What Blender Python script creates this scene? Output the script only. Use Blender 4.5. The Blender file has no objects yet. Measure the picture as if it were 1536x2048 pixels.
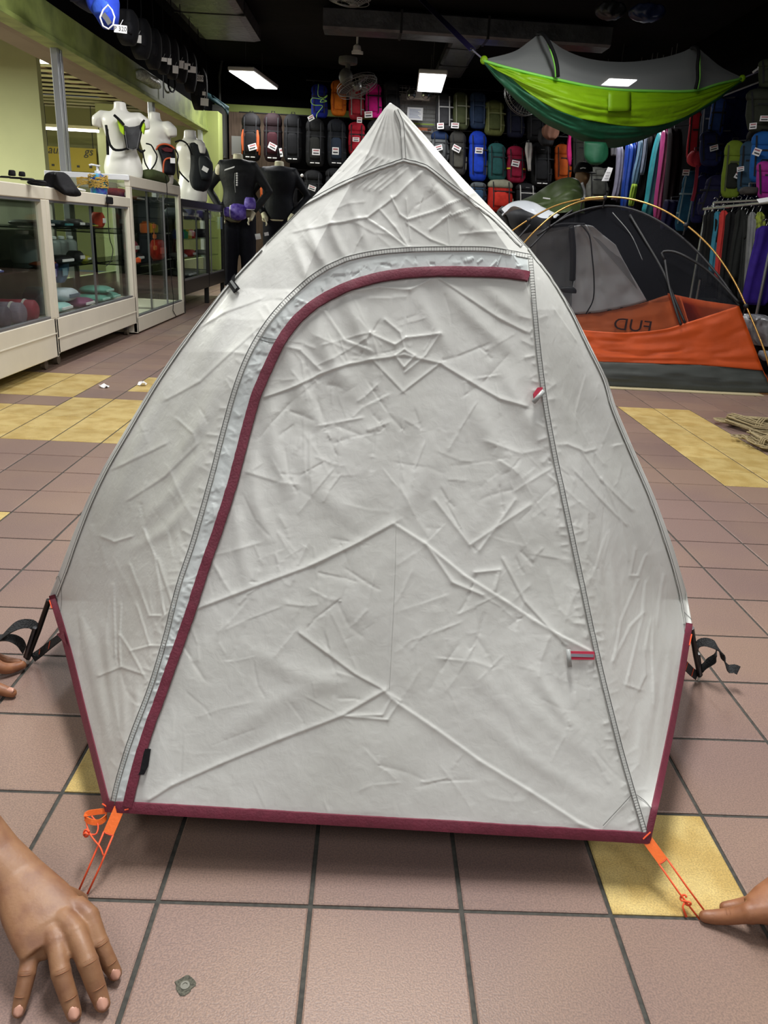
import bpy, math, random
import numpy as np
from mathutils import Matrix, Vector
random.seed(7); RNG = np.random.RandomState(11)
SC = bpy.context.scene; COL = SC.collection
# ---------------------------------------------------------------- camera (image frame 1536 x 2048)
FPX, PIT, YAW, ROL = 1561.07, .345938, .02604024, .05273151
CAM = np.array([.048959, -.791507, .840546])
_r = np.array([math.cos(YAW), -math.sin(YAW), 0]); _f = np.array([math.sin(YAW), math.cos(YAW), 0]); _u = np.array([0, 0, 1.])
FW = _f*math.cos(PIT) - _u*math.sin(PIT); UP0 = _u*math.cos(PIT) + _f*math.sin(PIT)
RT = _r*math.cos(ROL) + UP0*math.sin(ROL); UPV = UP0*math.cos(ROL) - _r*math.sin(ROL)
cd = bpy.data.cameras.new('camera'); cam = bpy.data.objects.new('camera', cd); COL.objects.link(cam)
cd.sensor_fit = 'VERTICAL'; cd.sensor_height = 36; cd.lens = FPX/2048*36; cd.clip_start = .02; cd.clip_end = 60
cam.matrix_world = Matrix(((RT[0], UPV[0], -FW[0], CAM[0]), (RT[1], UPV[1], -FW[1], CAM[1]), (RT[2], UPV[2], -FW[2], CAM[2]), (0, 0, 0, 1)))
SC.camera = cam
# ---------------------------------------------------------------- world, lights, exposure
w = bpy.data.worlds.new('world'); SC.world = w; w.use_nodes = True
w.node_tree.nodes['Background'].inputs[0].default_value = (.86, .93, 1, 1); w.node_tree.nodes['Background'].inputs[1].default_value = .16
SC.view_settings.view_transform = 'Standard'; SC.view_settings.look = 'None'; SC.view_settings.gamma = 1; SC.view_settings.exposure = 0
SC.view_settings.use_curve_mapping = False
LAMP_Z = 2.65
# (x, y, rot, watts): row of ceiling troffers; the first three are in view, the rest hang over and behind the camera
LAMPS = [(-1.65, 10.8, -7, 30), (.645, 10.28, -1.5, 30), (2.83, 9.92, -3, 20), (-1.1, 4.1, 0, 44), (1.35, 4.2, 0, 42), (.1, .75, 0, 85), (-2.2, .2, 0, 26), (2.5, .0, 0, 30), (-.5, -2.2, 0, 20), (1.3, -2.4, 0, 14)]
def lin(c):
    if isinstance(c, str): c = [int(c[i:i+2], 16)/255 for i in (0, 2, 4)]
    return [((x+.055)/1.055)**2.4 if x > .04045 else x/12.92 for x in c]
def area(x, y, z, sx, sy, rot, W, col=(1, .985, .96), down=True, name='ceiling_lamp_light'):
    l = bpy.data.lights.new(name, 'AREA'); l.shape = 'RECTANGLE'; l.size = sx; l.size_y = sy; l.energy = W; l.color = col
    o = bpy.data.objects.new(name, l); COL.objects.link(o); o.location = (x, y, z); o.rotation_euler = (0, 0, math.radians(rot)); return o
for (x, y, r, W) in LAMPS: area(x, y, LAMP_Z-.055, .30, 1.18, r, W)
area(-4.6, 9.2, 2.20, 1.2, .1, 0, 190, (.98, 1, .88)); area(-4.4, 5.6, 2.2, 1.2, .1, 0, 190, (.98, 1, .88))
# ---------------------------------------------------------------- pixel helpers: a point of the photograph at a given depth / height
def wp(x, y, z): u, v = px((x, y, z)); return (u, v, y)
def ray(u, v): return FW*FPX + RT*(u-768) - UPV*(v-1024)
def atY(u, v, Y): d = ray(u, v); return CAM + d*(Y-CAM[1])/d[1]
def atZ(u, v, z=0.): d = ray(u, v); return CAM + d*(z-CAM[2])/d[2]
def atX(u, v, X): d = ray(u, v); return CAM + d*(X-CAM[0])/d[0]
def px(p): q = np.array(p)-CAM; z = q@FW; return 768+FPX*(q@RT)/z, 1024-FPX*(q@UPV)/z
# ---------------------------------------------------------------- materials
MATS = {}
def M(name, col, rough=.7, metal=0, noise=0, scale=60, bump=0, bscale=None, spec=.5, emit=0, alpha=1, sheen=0, col2=None, stretch=None):
    if name in MATS: return MATS[name]
    m = bpy.data.materials.new(name); m.use_nodes = True; nt = m.node_tree; b = nt.nodes['Principled BSDF']
    c = lin(col)+[1]; b.inputs['Base Color'].default_value = c; b.inputs['Roughness'].default_value = rough; b.inputs['Metallic'].default_value = metal
    b.inputs['Specular IOR Level'].default_value = spec
    if sheen: b.inputs['Sheen Weight'].default_value = sheen
    if alpha < 1: b.inputs['Alpha'].default_value = alpha
    if emit: b.inputs['Emission Color'].default_value = c; b.inputs['Emission Strength'].default_value = emit
    if noise or bump:
        tc = nt.nodes.new('ShaderNodeTexCoord'); mp = nt.nodes.new('ShaderNodeMapping'); nt.links.new(tc.outputs['Object'], mp.inputs[0])
        if stretch: mp.inputs['Scale'].default_value = stretch
    if noise:
        n = nt.nodes.new('ShaderNodeTexNoise'); n.inputs['Scale'].default_value = scale; n.inputs['Detail'].default_value = 4; nt.links.new(mp.outputs[0], n.inputs[0])
        r = nt.nodes.new('ShaderNodeValToRGB'); nt.links.new(n.outputs[0], r.inputs[0])
        c2 = lin(col2)+[1] if col2 else [x*(1-noise) for x in c[:3]]+[1]
        r.color_ramp.elements[0].color = c2; r.color_ramp.elements[0].position = .35; r.color_ramp.elements[1].color = c; r.color_ramp.elements[1].position = .62
        nt.links.new(r.outputs[0], b.inputs['Base Color'])
    if bump:
        n = nt.nodes.new('ShaderNodeTexNoise'); n.inputs['Scale'].default_value = bscale or scale; n.inputs['Detail'].default_value = 3; nt.links.new(mp.outputs[0], n.inputs[0])
        bp = nt.nodes.new('ShaderNodeBump'); bp.inputs['Strength'].default_value = bump; bp.inputs['Distance'].default_value = .01
        nt.links.new(n.outputs[0], bp.inputs['Height']); nt.links.new(bp.outputs[0], b.inputs['Normal'])
    MATS[name] = m; return m
def glass(name, tint=(.9, .95, .92), mixf=.10, rough=.02):
    m = bpy.data.materials.new(name); m.use_nodes = True; nt = m.node_tree; nt.nodes.clear()
    o = nt.nodes.new('ShaderNodeOutputMaterial'); t = nt.nodes.new('ShaderNodeBsdfTransparent'); g = nt.nodes.new('ShaderNodeBsdfGlossy'); mx = nt.nodes.new('ShaderNodeMixShader')
    lw = nt.nodes.new('ShaderNodeLayerWeight'); lw.inputs[0].default_value = .5; pw = nt.nodes.new('ShaderNodeMath'); pw.operation = 'POWER'; pw.inputs[1].default_value = 4.5; pm = nt.nodes.new('ShaderNodeMath'); pm.operation = 'MULTIPLY'; pm.inputs[1].default_value = .45; ad = nt.nodes.new('ShaderNodeMath'); ad.operation = 'ADD'; ad.inputs[1].default_value = mixf; ad.use_clamp = True
    t.inputs[0].default_value = (*tint, 1); g.inputs['Roughness'].default_value = rough; g.inputs[0].default_value = (.8, .8, .8, 1)
    nt.links.new(lw.outputs['Facing'], pw.inputs[0]); nt.links.new(pw.outputs[0], pm.inputs[0]); nt.links.new(pm.outputs[0], ad.inputs[0]); nt.links.new(ad.outputs[0], mx.inputs[0]); nt.links.new(t.outputs[0], mx.inputs[1]); nt.links.new(g.outputs[0], mx.inputs[2]); nt.links.new(mx.outputs[0], o.inputs[0])
    return m
def netting(name, col, op):
    m = bpy.data.materials.new(name); m.use_nodes = True; nt = m.node_tree; nt.nodes.clear()
    o = nt.nodes.new('ShaderNodeOutputMaterial'); t = nt.nodes.new('ShaderNodeBsdfTransparent'); g = nt.nodes.new('ShaderNodeBsdfDiffuse'); mx = nt.nodes.new('ShaderNodeMixShader')
    g.inputs[0].default_value = (*lin(col), 1); mx.inputs[0].default_value = op
    nt.links.new(t.outputs[0], mx.inputs[1]); nt.links.new(g.outputs[0], mx.inputs[2]); nt.links.new(mx.outputs[0], o.inputs[0]); return m
def cloth(col, rough=.75, spec=.3, bump=.25): return M('cloth_'+col+str(rough), col, rough, spec=spec*.6, noise=.22, scale=14, bump=bump, bscale=45)
def shiny(col): return M('nylon_'+col, col, .33, spec=.6, noise=.2, scale=9, bump=.5, bscale=16)
BLACK = cloth('17171a'); WHITE_TAG = M('tag_paper', 'e9e9ea', .6, spec=.2); INK = M('ink', '33343a', .7)
# ---------------------------------------------------------------- object helpers
def tag(o, label=None, cat=None, group=None, kind=None):
    if label: o['label'] = label
    if cat: o['category'] = cat
    if group: o['group'] = group
    if kind: o['kind'] = kind
    return o
def thing(name, label, cat, loc, rz=0, group=None):
    o = bpy.data.objects.new(name, None); COL.objects.link(o); o.empty_display_size = .05
    o.location = tuple(float(x) for x in loc); o.rotation_euler = (0, 0, rz); return tag(o, label, cat, group)
def wm(o):
    m = Matrix.Identity(4)
    while o is not None: m = Matrix.Translation(o.location) @ o.rotation_euler.to_matrix().to_4x4() @ m; o = o.parent
    return m
class MB:
    def __init__(s): s.v = []; s.f = []; s.mi = []
    def add(s, vs, fs, mi=0):
        b = len(s.v); s.v += [tuple(map(float, p)) for p in vs]; s.f += [tuple(i+b for i in f) for f in fs]; s.mi += [mi]*len(fs); return s
    def box(s, lo, hi, bev=0, mi=0):
        lo = np.minimum(lo, hi).astype(float) if True else lo; hi = np.maximum(lo, np.array(hi, float)); x0, y0, z0 = lo; x1, y1, z1 = hi
        if not bev:
            return s.add([(x0, y0, z0), (x1, y0, z0), (x1, y1, z0), (x0, y1, z0), (x0, y0, z1), (x1, y0, z1), (x1, y1, z1), (x0, y1, z1)],
                         [(0, 3, 2, 1), (4, 5, 6, 7), (0, 1, 5, 4), (1, 2, 6, 5), (2, 3, 7, 6), (3, 0, 4, 7)], mi)
        b = min(bev, (x1-x0)*.45, (y1-y0)*.45, (z1-z0)*.45)
        R = []
        for z, k in ((z0, b), (z0+b, 0), (z1-b, 0), (z1, b)):
            R.append([(x0+k+(b if not k else 0)*0, y0+b, z), (x0+b, y0+k, z), (x1-b, y0+k, z), (x1-k, y0+b, z), (x1-k, y1-b, z), (x1-b, y1-k, z), (x0+b, y1-k, z), (x0+k, y1-b, z)])
        return s.rings(R, True, mi)
    def obox(s, c, ax, ay, az, hx, hy, hz, mi=0):
        c = np.array(c, float); A = [np.array(a, float)/np.linalg.norm(a) for a in (ax, ay, az)]
        vs = [c+A[0]*hx*i+A[1]*hy*j+A[2]*hz*k for k in (-1, 1) for j in (-1, 1) for i in (-1, 1)]
        return s.add(vs, [(0, 2, 3, 1), (4, 5, 7, 6), (0, 1, 5, 4), (2, 6, 7, 3), (0, 4, 6, 2), (1, 3, 7, 5)], mi)
    def rings(s, R, cap=True, mi=0, close=True):
        n = len(R[0]); vs = [p for r in R for p in r]; fs = []
        for i in range(len(R)-1):
            for j in range(n if close else n-1):
                k = (j+1) % n; fs.append((i*n+j, i*n+k, (i+1)*n+k, (i+1)*n+j))
        if cap: fs += [tuple(range(n-1, -1, -1)), tuple((len(R)-1)*n+j for j in range(n))]
        return s.add(vs, fs, mi)
    def tube(s, pts, r, n=8, cap=True, mi=0, closed=False):
        P = [np.array(p, float) for p in pts]; rr = r if isinstance(r, (list, tuple)) else [r]*len(P); R = []; pn = None
        for i, p in enumerate(P):
            t = (P[min(i+1, len(P)-1)]-P[max(i-1, 0)]) if not closed else P[(i+1) % len(P)]-P[i-1]
            t = t/(np.linalg.norm(t)+1e-12)
            a = pn if pn is not None else (np.array([0, 0, 1.]) if abs(t[2]) < .9 else np.array([1., 0, 0]))
            a = a-t*(a@t); a /= np.linalg.norm(a)+1e-12; pn = a; b = np.cross(t, a)
            R.append([p+rr[i]*(a*math.cos(2*math.pi*k/n)+b*math.sin(2*math.pi*k/n)) for k in range(n)])
        if closed: R.append(R[0]); cap = False
        return s.rings(R, cap, mi)
    def sphere(s, c, r, nu=16, nv=10, mi=0, sc=(1, 1, 1)):
        R = []
        for i in range(nv+1):
            a = math.pi*i/nv; a = min(max(a, .04), math.pi-.04)
            R.append([(c[0]+r*sc[0]*math.sin(a)*math.cos(2*math.pi*k/nu), c[1]+r*sc[1]*math.sin(a)*math.sin(2*math.pi*k/nu), c[2]-r*sc[2]*math.cos(a)) for k in range(nu)])
        return s.rings(R, True, mi)
    def lathe(s, c, prof, n=20, axis=2, mi=0):
        R = []
        for (r, h) in prof:
            ring = []
            for k in range(n):
                a = 2*math.pi*k/n; q = [0, 0, 0]; q[axis] = h; q[(axis+1) % 3] = r*math.cos(a); q[(axis+2) % 3] = r*math.sin(a); ring.append((c[0]+q[0], c[1]+q[1], c[2]+q[2]))
            R.append(ring)
        return s.rings(R, True, mi)
    def grid(s, G, mi=0):
        G = np.asarray(G); h, w = G.shape[:2]; return s.add(G.reshape(-1, 3), [(i*w+j, i*w+j+1, (i+1)*w+j+1, (i+1)*w+j) for i in range(h-1) for j in range(w-1)], mi)
    def ribbon(s, pts, width, wdir, th=.0015, mi=0):
        P = [np.array(p, float) for p in pts]; R = []; W = width if isinstance(width, (list, tuple)) else [width]*len(P)
        for i, p in enumerate(P):
            t = P[min(i+1, len(P)-1)]-P[max(i-1, 0)]; t /= np.linalg.norm(t)+1e-12; wd = np.array(wdir[i] if isinstance(wdir, list) else wdir, float); wd = wd-t*(wd@t); wd /= np.linalg.norm(wd)+1e-12; nn = np.cross(t, wd)
            a = wd*W[i]/2; b = nn*th/2; R.append([p-a-b, p+a-b, p+a+b, p-a+b])
        return s.rings(R, True, mi)
    def build(s, name, mat, parent=None, smooth=False, local=False, solid=0, sub=0):
        me = bpy.data.meshes.new(name); vs = s.v
        if parent is not None and not local:
            inv = wm(parent).inverted(); vs = [tuple(inv @ Vector(p)) for p in vs]
        me.from_pydata(vs, [], s.f); ms = mat if isinstance(mat, (list, tuple)) else [mat]
        for m in ms: me.materials.append(m)
        if len(ms) > 1: me.polygons.foreach_set('material_index', s.mi)
        if smooth: me.polygons.foreach_set('use_smooth', [True]*len(s.f)); 
        if smooth == 'auto': me.set_sharp_from_angle(angle=math.radians(38))
        me.update(); o = bpy.data.objects.new(name, me); COL.objects.link(o)
        if parent is not None: o.parent = parent
        if solid: md = o.modifiers.new('s', 'SOLIDIFY'); md.thickness = solid; md.offset = 0
        if sub: md = o.modifiers.new('u', 'SUBSURF'); md.levels = sub; md.render_levels = sub
        return o
def resample(pts, n):
    P = np.array(pts, float); d = np.r_[0, np.cumsum(np.linalg.norm(np.diff(P[:, :2], axis=0), axis=1))]; t = np.linspace(0, d[-1], n)
    # smooth (Catmull-Rom like) resampling
    k = len(P)
    if k < 3: return np.stack([np.interp(t, d, P[:, i]) for i in range(P.shape[1])], 1)
    m = np.zeros_like(P); m[1:-1] = (P[2:]-P[:-2])/(d[2:]-d[:-2])[:, None]; m[0] = (P[1]-P[0])/(d[1]-d[0]); m[-1] = (P[-1]-P[-2])/(d[-1]-d[-2])
    idx = np.clip(np.searchsorted(d, t, side='right')-1, 0, k-2); h = d[idx+1]-d[idx]; x = ((t-d[idx])/h)[:, None]; h = h[:, None]
    return (2*x**3-3*x**2+1)*P[idx]+(x**3-2*x**2+x)*h*m[idx]+(-2*x**3+3*x**2)*P[idx+1]+(x**3-x**2)*h*m[idx+1]
def vnoise(x, y, seed=0):
    r = np.random.RandomState(seed); T = r.rand(256, 256); xi = np.floor(x).astype(int); yi = np.floor(y).astype(int); fx = x-xi; fy = y-yi; fx = fx*fx*(3-2*fx); fy = fy*fy*(3-2*fy)
    a = T[yi % 256, xi % 256]; b = T[yi % 256, (xi+1) % 256]; c = T[(yi+1) % 256, xi % 256]; d = T[(yi+1) % 256, (xi+1) % 256]
    return (a*(1-fx)+b*fx)*(1-fy)+(c*(1-fx)+d*fx)*fy-.5
def sheet(curves, n=40, m=24, crinkle=0, cs=6, seed=1, mb=None, mi=0):
    """surface through successive curves, each a list of (u, v, Y)"""
    C = [resample(c, n) for c in curves]; t = np.linspace(0, len(C)-1, m); G = np.zeros((m, n, 3))
    for i, q in enumerate(t):
        k = min(int(q), len(C)-2); fq = q-k; G[i] = C[k]*(1-fq)+C[k+1]*fq
    W = np.array([[atY(*p) for p in row] for row in G])
    if crinkle:
        x, y = np.meshgrid(np.linspace(0, cs, n), np.linspace(0, cs*.8, m)); W[:, :, 1] += crinkle*(1-2*np.abs(vnoise(x, y, seed)*2))+crinkle*.4*vnoise(x*3, y*3, seed+1)
    mb = mb or MB(); mb.grid(W, mi); return mb
def hang(rows, Y, d, folds=0, famp=.12, n=28, mb=None, mi=0, sq=2.6, yaw=0, seed=0, m=None):
    """soft hanging body: rows of (uLeft, uRight, v) silhouette at depth Y, thickness d"""
    rows = resample([(r[2], (r[0]+r[1])/2, (r[1]-r[0])/2)+tuple(r[3:]) for r in rows], m or max(len(rows)*4, 14)); R = []
    for i, r in enumerate(rows):
        c = atY(r[1], r[0], Y); e = atY(r[1]+r[2], r[0], Y); hw = max(abs(e[0]-c[0]), .002); q = i/(len(rows)-1); dd = d*min(1, .35+2.2*math.sqrt(max(0, min(q, 1-q)))); ring = []
        for k in range(n):
            a = 2*math.pi*k/n; ca, sa = math.cos(a), math.sin(a); x = math.copysign(abs(ca)**(2/sq), ca); y = math.copysign(abs(sa)**(2/sq), sa)
            fo = 1+famp*math.sin(folds*a+seed+3*q) if folds else 1
            X, Yy = hw*x, dd/2*y*fo; ring.append((c[0]+X*math.cos(yaw)-Yy*math.sin(yaw)*.0, c[1]+Yy+X*math.sin(yaw), c[2]))
        R.append(ring)
    mb = mb or MB(); mb.rings(R, True, mi); return mb
def remesh(mb, name, mat, parent, voxel, sm=6, smf=.5, decim=0):
    me = bpy.data.meshes.new('t'); me.from_pydata(mb.v, [], mb.f); o = bpy.data.objects.new('t', me); COL.objects.link(o)
    md = o.modifiers.new('r', 'REMESH'); md.mode = 'VOXEL'; md.voxel_size = voxel; md.use_smooth_shade = True
    md = o.modifiers.new('s', 'SMOOTH'); md.iterations = sm; md.factor = smf
    bpy.context.view_layer.update(); dg = bpy.context.evaluated_depsgraph_get(); nm = bpy.data.meshes.new_from_object(o.evaluated_get(dg), preserve_all_data_layers=False, depsgraph=dg)
    bpy.data.objects.remove(o); nm.name = name; nm.materials.clear(); nm.materials.append(mat)
    if parent is not None: nm.transform(wm(parent).inverted())
    nm.polygons.foreach_set('use_smooth', [True]*len(nm.polygons))
    q = bpy.data.objects.new(name, nm); COL.objects.link(q); q.parent = parent; return q
def text3d(body, size, mat, parent, loc, rot, name='lettering', ext=.0006, sx=1, shear=0):
    cu = bpy.data.curves.new(name, 'FONT'); cu.body = body; cu.size = size; cu.extrude = ext; cu.align_x = 'CENTER'; cu.align_y = 'CENTER'; cu.resolution_u = 3; cu.shear = shear
    o = bpy.data.objects.new('t', cu); COL.objects.link(o); bpy.context.view_layer.update(); dg = bpy.context.evaluated_depsgraph_get()
    nm = bpy.data.meshes.new_from_object(o.evaluated_get(dg)); bpy.data.objects.remove(o); nm.materials.clear(); nm.materials.append(mat)
    q = bpy.data.objects.new(name, nm); COL.objects.link(q); q.parent = parent; q.location = loc; q.rotation_euler = rot; q.scale = (sx, 1, 1); return q
# ================================================================ SETTING
YB = 12.0   # back wall
FLX0, FLX1, FLY0 = -2.4, 3.55, -2.6
T = .2
grout = M('grout', '45443f', .9, noise=.4, scale=120)
def tilemat(name, c1, c2, c3):
    m = bpy.data.materials.new(name); m.use_nodes = True; nt = m.node_tree; b = nt.nodes['Principled BSDF']; b.inputs['Roughness'].default_value = .42; b.inputs['Specular IOR Level'].default_value = .4
    g = nt.nodes.new('ShaderNodeNewGeometry'); n1 = nt.nodes.new('ShaderNodeTexNoise'); n1.inputs['Scale'].default_value = c3 or 2.2; n1.inputs['Detail'].default_value = 5 if c3 else 2
    n2 = nt.nodes.new('ShaderNodeTexNoise'); n2.inputs['Scale'].default_value = 420; n2.inputs['Detail'].default_value = 1
    for n in (n1, n2): nt.links.new(g.outputs['Position'], n.inputs[0])
    r1 = nt.nodes.new('ShaderNodeValToRGB'); r1.color_ramp.elements[0].color = (*lin(c1), 1); r1.color_ramp.elements[1].color = (*lin(c2), 1); r1.color_ramp.elements[0].position = .38; r1.color_ramp.elements[1].position = .6
    r2 = nt.nodes.new('ShaderNodeValToRGB'); r2.color_ramp.elements[0].color = (.37, .37, .37, 1); r2.color_ramp.elements[1].color = (.68, .66, .60, 1); r2.color_ramp.elements[0].position = .35; r2.color_ramp.elements[1].position = .65
    mx = nt.nodes.new('ShaderNodeMix'); mx.data_type = 'RGBA'; mx.blend_type = 'OVERLAY'; mx.inputs[0].default_value = .6
    nt.links.new(n1.outputs[0], r1.inputs[0]); nt.links.new(n2.outputs[0], r2.inputs[0]); nt.links.new(r1.outputs[0], mx.inputs[6]); nt.links.new(r2.outputs[0], mx.inputs[7])
    oi = nt.nodes.new('ShaderNodeObjectInfo'); mr = nt.nodes.new('ShaderNodeMapRange'); mr.inputs[3].default_value = .93; mr.inputs[4].default_value = 1.06; nt.links.new(oi.outputs['Random'], mr.inputs[0])
    hs = nt.nodes.new('ShaderNodeHueSaturation'); nt.links.new(mr.outputs[0], hs.inputs['Value']); nt.links.new(mx.outputs[2], hs.inputs['Color']); nt.links.new(hs.outputs[0], b.inputs['Base Color'])
    bp = nt.nodes.new('ShaderNodeBump'); bp.inputs['Strength'].default_value = .18; bp.inputs['Distance'].default_value = .002; nt.links.new(n2.outputs[0], bp.inputs['Height']); nt.links.new(bp.outputs[0], b.inputs['Normal'])
    return m
TB = tilemat('tile_mauve_brown', '7d6863', '867065', 0); TY = tilemat('tile_yellow', 'b0965a', 'c4ae74', 13)
floor = MB().box((FLX0-4.2, FLY0, -.06), (FLX1, YB, -.0028)).build('floor', grout); tag(floor, kind='structure')
def yellow(i, j):
    if (i, j) in ((2, 0), (-2, 1), (-6, 6), (-6, 16), (-6, 17), (-5, 16), (-5, 17), (-4, 16), (-4, 17)): return True
    if 7 <= i <= 8 and 10 <= j <= 16: return True
    if -7 <= i <= -3 and 11 <= j <= 14: return True
    if i in (-8, -9) and 11 <= j <= 13: return True
    if -10 <= i <= -8 and 15 <= j <= 17: return True
    if 9 <= i <= 18 and j == 20: return True
    return False
def tile_geo(mb, x, y, mi=0, dz=0):
    a, b = .0031, .0046; x0, x1, y0, y1 = x+a, x+T-a, y+a, y+T-a; c = b-a+.0006
    vs = [(x0, y0, -.0035), (x1, y0, -.0035), (x1, y1, -.0035), (x0, y1, -.0035), (x0, y0, -.0012+dz), (x1, y0, -.0012+dz), (x1, y1, -.0012+dz), (x0, y1, -.0012+dz),
          (x0+c, y0+c, dz), (x1-c, y0+c, dz), (x1-c, y1-c, dz), (x0+c, y1-c, dz)]
    mb.add(vs, [(0, 1, 5, 4), (1, 2, 6, 5), (2, 3, 7, 6), (3, 0, 4, 7), (4, 5, 9, 8), (5, 6, 10, 9), (6, 7, 11, 10), (7, 4, 8, 11), (8, 9, 10, 11)], mi)
TENT_POLY = [(215, 1622), (100, 1195), (255, 870), (455, 560), (780, 207), (1060, 500), (1230, 830), (1382, 1245), (1297, 1685)]
def inpoly(x, y, P):
    x = np.asarray(x, float); y = np.asarray(y, float); c = np.zeros(x.shape, bool); n = len(P)
    for i in range(n):
        x1, y1 = P[i]; x2, y2 = P[i-1]
        if y1 == y2: continue
        c ^= ((y1 > y) != (y2 > y)) & (x < (x2-x1)*(y-y1)/(y2-y1)+x1)
    return c
cand = []; rest = MB()
for i in range(-33, 18):
    for j in range(-13, 60):
        x, y = i*T, j*T
        if x < FLX0-4.2 or x+T > FLX1 or y+T > YB or y < FLY0: continue
        cs = []
        for (a, b) in ((0, 0), (T, 0), (T, T), (0, T), (T/2, T/2)):
            q = np.array([x+a, y+b, 0])-CAM
            cs.append(px((x+a, y+b, 0)) if q@FW > .1 else (1e5, 1e5))
        X = np.array(cs); A = .5*abs(sum(X[k, 0]*X[(k+1) % 4, 1]-X[(k+1) % 4, 0]*X[k, 1] for k in range(4)))
        vis = ((X[:, 0] > -8) & (X[:, 0] < 1544) & (X[:, 1] < 2056) & (X[:, 1] > 400)).any() and not inpoly(X[:, 0], X[:, 1], TENT_POLY).all() and x > -2.0
        cand.append((A if vis else 0, i, j))
cand.sort(reverse=True); near = set((i, j) for A, i, j in cand[:290] if A > 150)
tm = {}
for yv, mat in ((False, TB), (True, TY)):
    mb = MB(); tile_geo(mb, -T/2, -T/2); o = mb.build('tile', mat); tm[yv] = o.data; bpy.data.objects.remove(o)
for A, i, j in cand:
    if (i, j) in near:
        o = bpy.data.objects.new('tile', tm[yellow(i, j)]); COL.objects.link(o); o.parent = floor; o.location = ((i+.5)*T, (j+.5)*T, random.uniform(-.0004, .0002)); o.rotation_euler = (random.uniform(-.001, .001), random.uniform(-.001, .001), random.uniform(-.002, .002))
    else: tile_geo(rest, i*T, j*T, 1 if yellow(i, j) else 0)
o = rest.build('far_tiles', [TB, TY], floor); tag(o, kind='stuff')
# worn fixing hole in the tile by the left hand, with a plug
c = atZ(370, 1971); mb = MB(); R1 = []; n = 18
for rr, z in ((1, .0001), (.93, .0007), (.7, .0004), (.55, -.0002), (.3, -.0002)):
    R1.append([(c[0]+rr*.0115*(1+.16*math.sin(3*a)+.1*math.sin(7*a+1))*math.cos(a), c[1]+rr*.0125*(1+.12*math.cos(4*a)+.08*math.sin(9*a))*math.sin(a), z) for a in [2*math.pi*k/n for k in range(n)]])
o = mb.rings(R1, True).build('worn_fixing_hole', M('old_plug', '5d5c50', .9, noise=.6, scale=400), floor); MB().lathe(c, [(.0055, -.001), (.0055, .0009), (.003, .0012), (.003, .0002)], 16).build('plug', M('plug_grey', '7b7a70', .8), o)
# rooms: walls, ceiling
wall_dark = M('wall_black', '08080a', 1, spec=.05); greenwall = M('wall_green', 'a9b56c', .8, noise=.08, scale=4)
creamwall = M('wall_pale_green', 'b6ba8e', .85, noise=.05, scale=3); board = M('weathered_board', '6b5a4c', .85, noise=.35, scale=8, stretch=(6, 6, .6))
def struct(name, mb, mat, label=None, **k): o = mb.build(name, mat, **k); tag(o, label, kind='structure'); return o
struct('wall_back', MB().box((-2.45, YB, -.05), (3.7, YB+.1, 3.05)), wall_dark)
struct('wall_right', MB().box((FLX1, 1.2, -.05), (FLX1+.1, YB+.1, 3.05)), wall_dark)
ceil = struct('ceiling', MB().box((-2.45, FLY0, 3.0), (FLX1+.1, YB+.1, 3.1)), M('ceiling_black', '101011', .9, noise=.5, scale=2, bump=.4, bscale=5, spec=.15))
# dark boarding along the left above the beam
struct('wall_left', MB().box((-2.46, 1.5, 2.26), (-2.40, YB, 3.0)), wall_dark)
for k, y in enumerate((1.5,)):
    b = MB().box((-2.46, 1.5, 2.03), (-2.36, 11.3, 2.25), .004).box((-2.48, 1.5, 2.00), (-2.34, 11.3, 2.035), .004)
    struct('trim_1', b, M('beam_green', '8f9c55', .55, noise=.22, scale=5, col2='6d7a40'), 'green painted beam above the glass counters')
struct('trim_2', MB().box((-2.62, 1.5, 2.035), (-2.48, 11.3, 2.07)), M('beam_underside', '87796a', .8, noise=.15, scale=3))
struct('trim_3', MB().box((-2.46, YB-.04, 2.36), (1.0, YB, 2.46), .004), M('beam_green2', '7c8a45', .7), 'green rail along the top of the back wall')
# green corner column with grey electrical panel beside it
a0 = atY(418, 300, 11.3); a1 = atY(440, 300, 11.3)
struct('trim_4', MB().box((-2.47, 11.15, 0), (-2.20, 11.45, 2.26), .004), greenwall, 'green painted column at the far left corner')
struct('trim_5', MB().box((-2.20, YB-.035, 0), (-1.3, YB, 2.36), .002), board, 'brown boarding beside the green column')
p = thing('electrical_panel', 'grey electrical panel box on the back wall beside the green column', 'electrical box', (atY(448, 290, 11.7)[0], 11.8, 1.75))
x, _, _ = atY(446, 290, 11.7); grey = M('panel_grey', '4b4c48', .6)
MB().box((x-.18, 11.78, 1.72), (x+.02, 11.96, 2.42), .006).build('housing', grey, p); MB().box((x-.16, 11.76, 1.75), (x+.0, 11.78, 2.38), .004).build('door', grey, p)
MB().tube([(x-.06, 11.85, 2.42), (x-.06, 11.85, 2.8), (x-.03, 11.9, 3.0)], .018).build('conduit', grey, p)
p = thing('notice_sheet', 'white notice sheet pinned on the brown boarding right of the electrical panel', 'paper', (x+.13, 11.95, 1.8))
MB().box((x+.08, 11.955, 1.78), (x+.22, 11.962, 2.04)).build('sheet', M('paper_grey', 'a3a49e', .8), p)
# posts in the glazed opening (aluminium)
alu = M('aluminium', 'b9bcc0', .35, .7)
for k, (u, v) in enumerate(((127, 200), (308, 225), (404, 262))):
    q = atX(u, v, -2.40); y = q[1]
    mb = MB().box((-2.45, y-.055, .02), (-2.40, y-.012, 2.03), .003).box((-2.45, y+.012, .02), (-2.40, y+.055, 2.03), .003).box((-2.455, y-.014, .02), (-2.43, y+.014, 2.03))
    struct('window_%d' % (k+1), mb, alu, 'aluminium mullion standing behind the glass counters')
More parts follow.
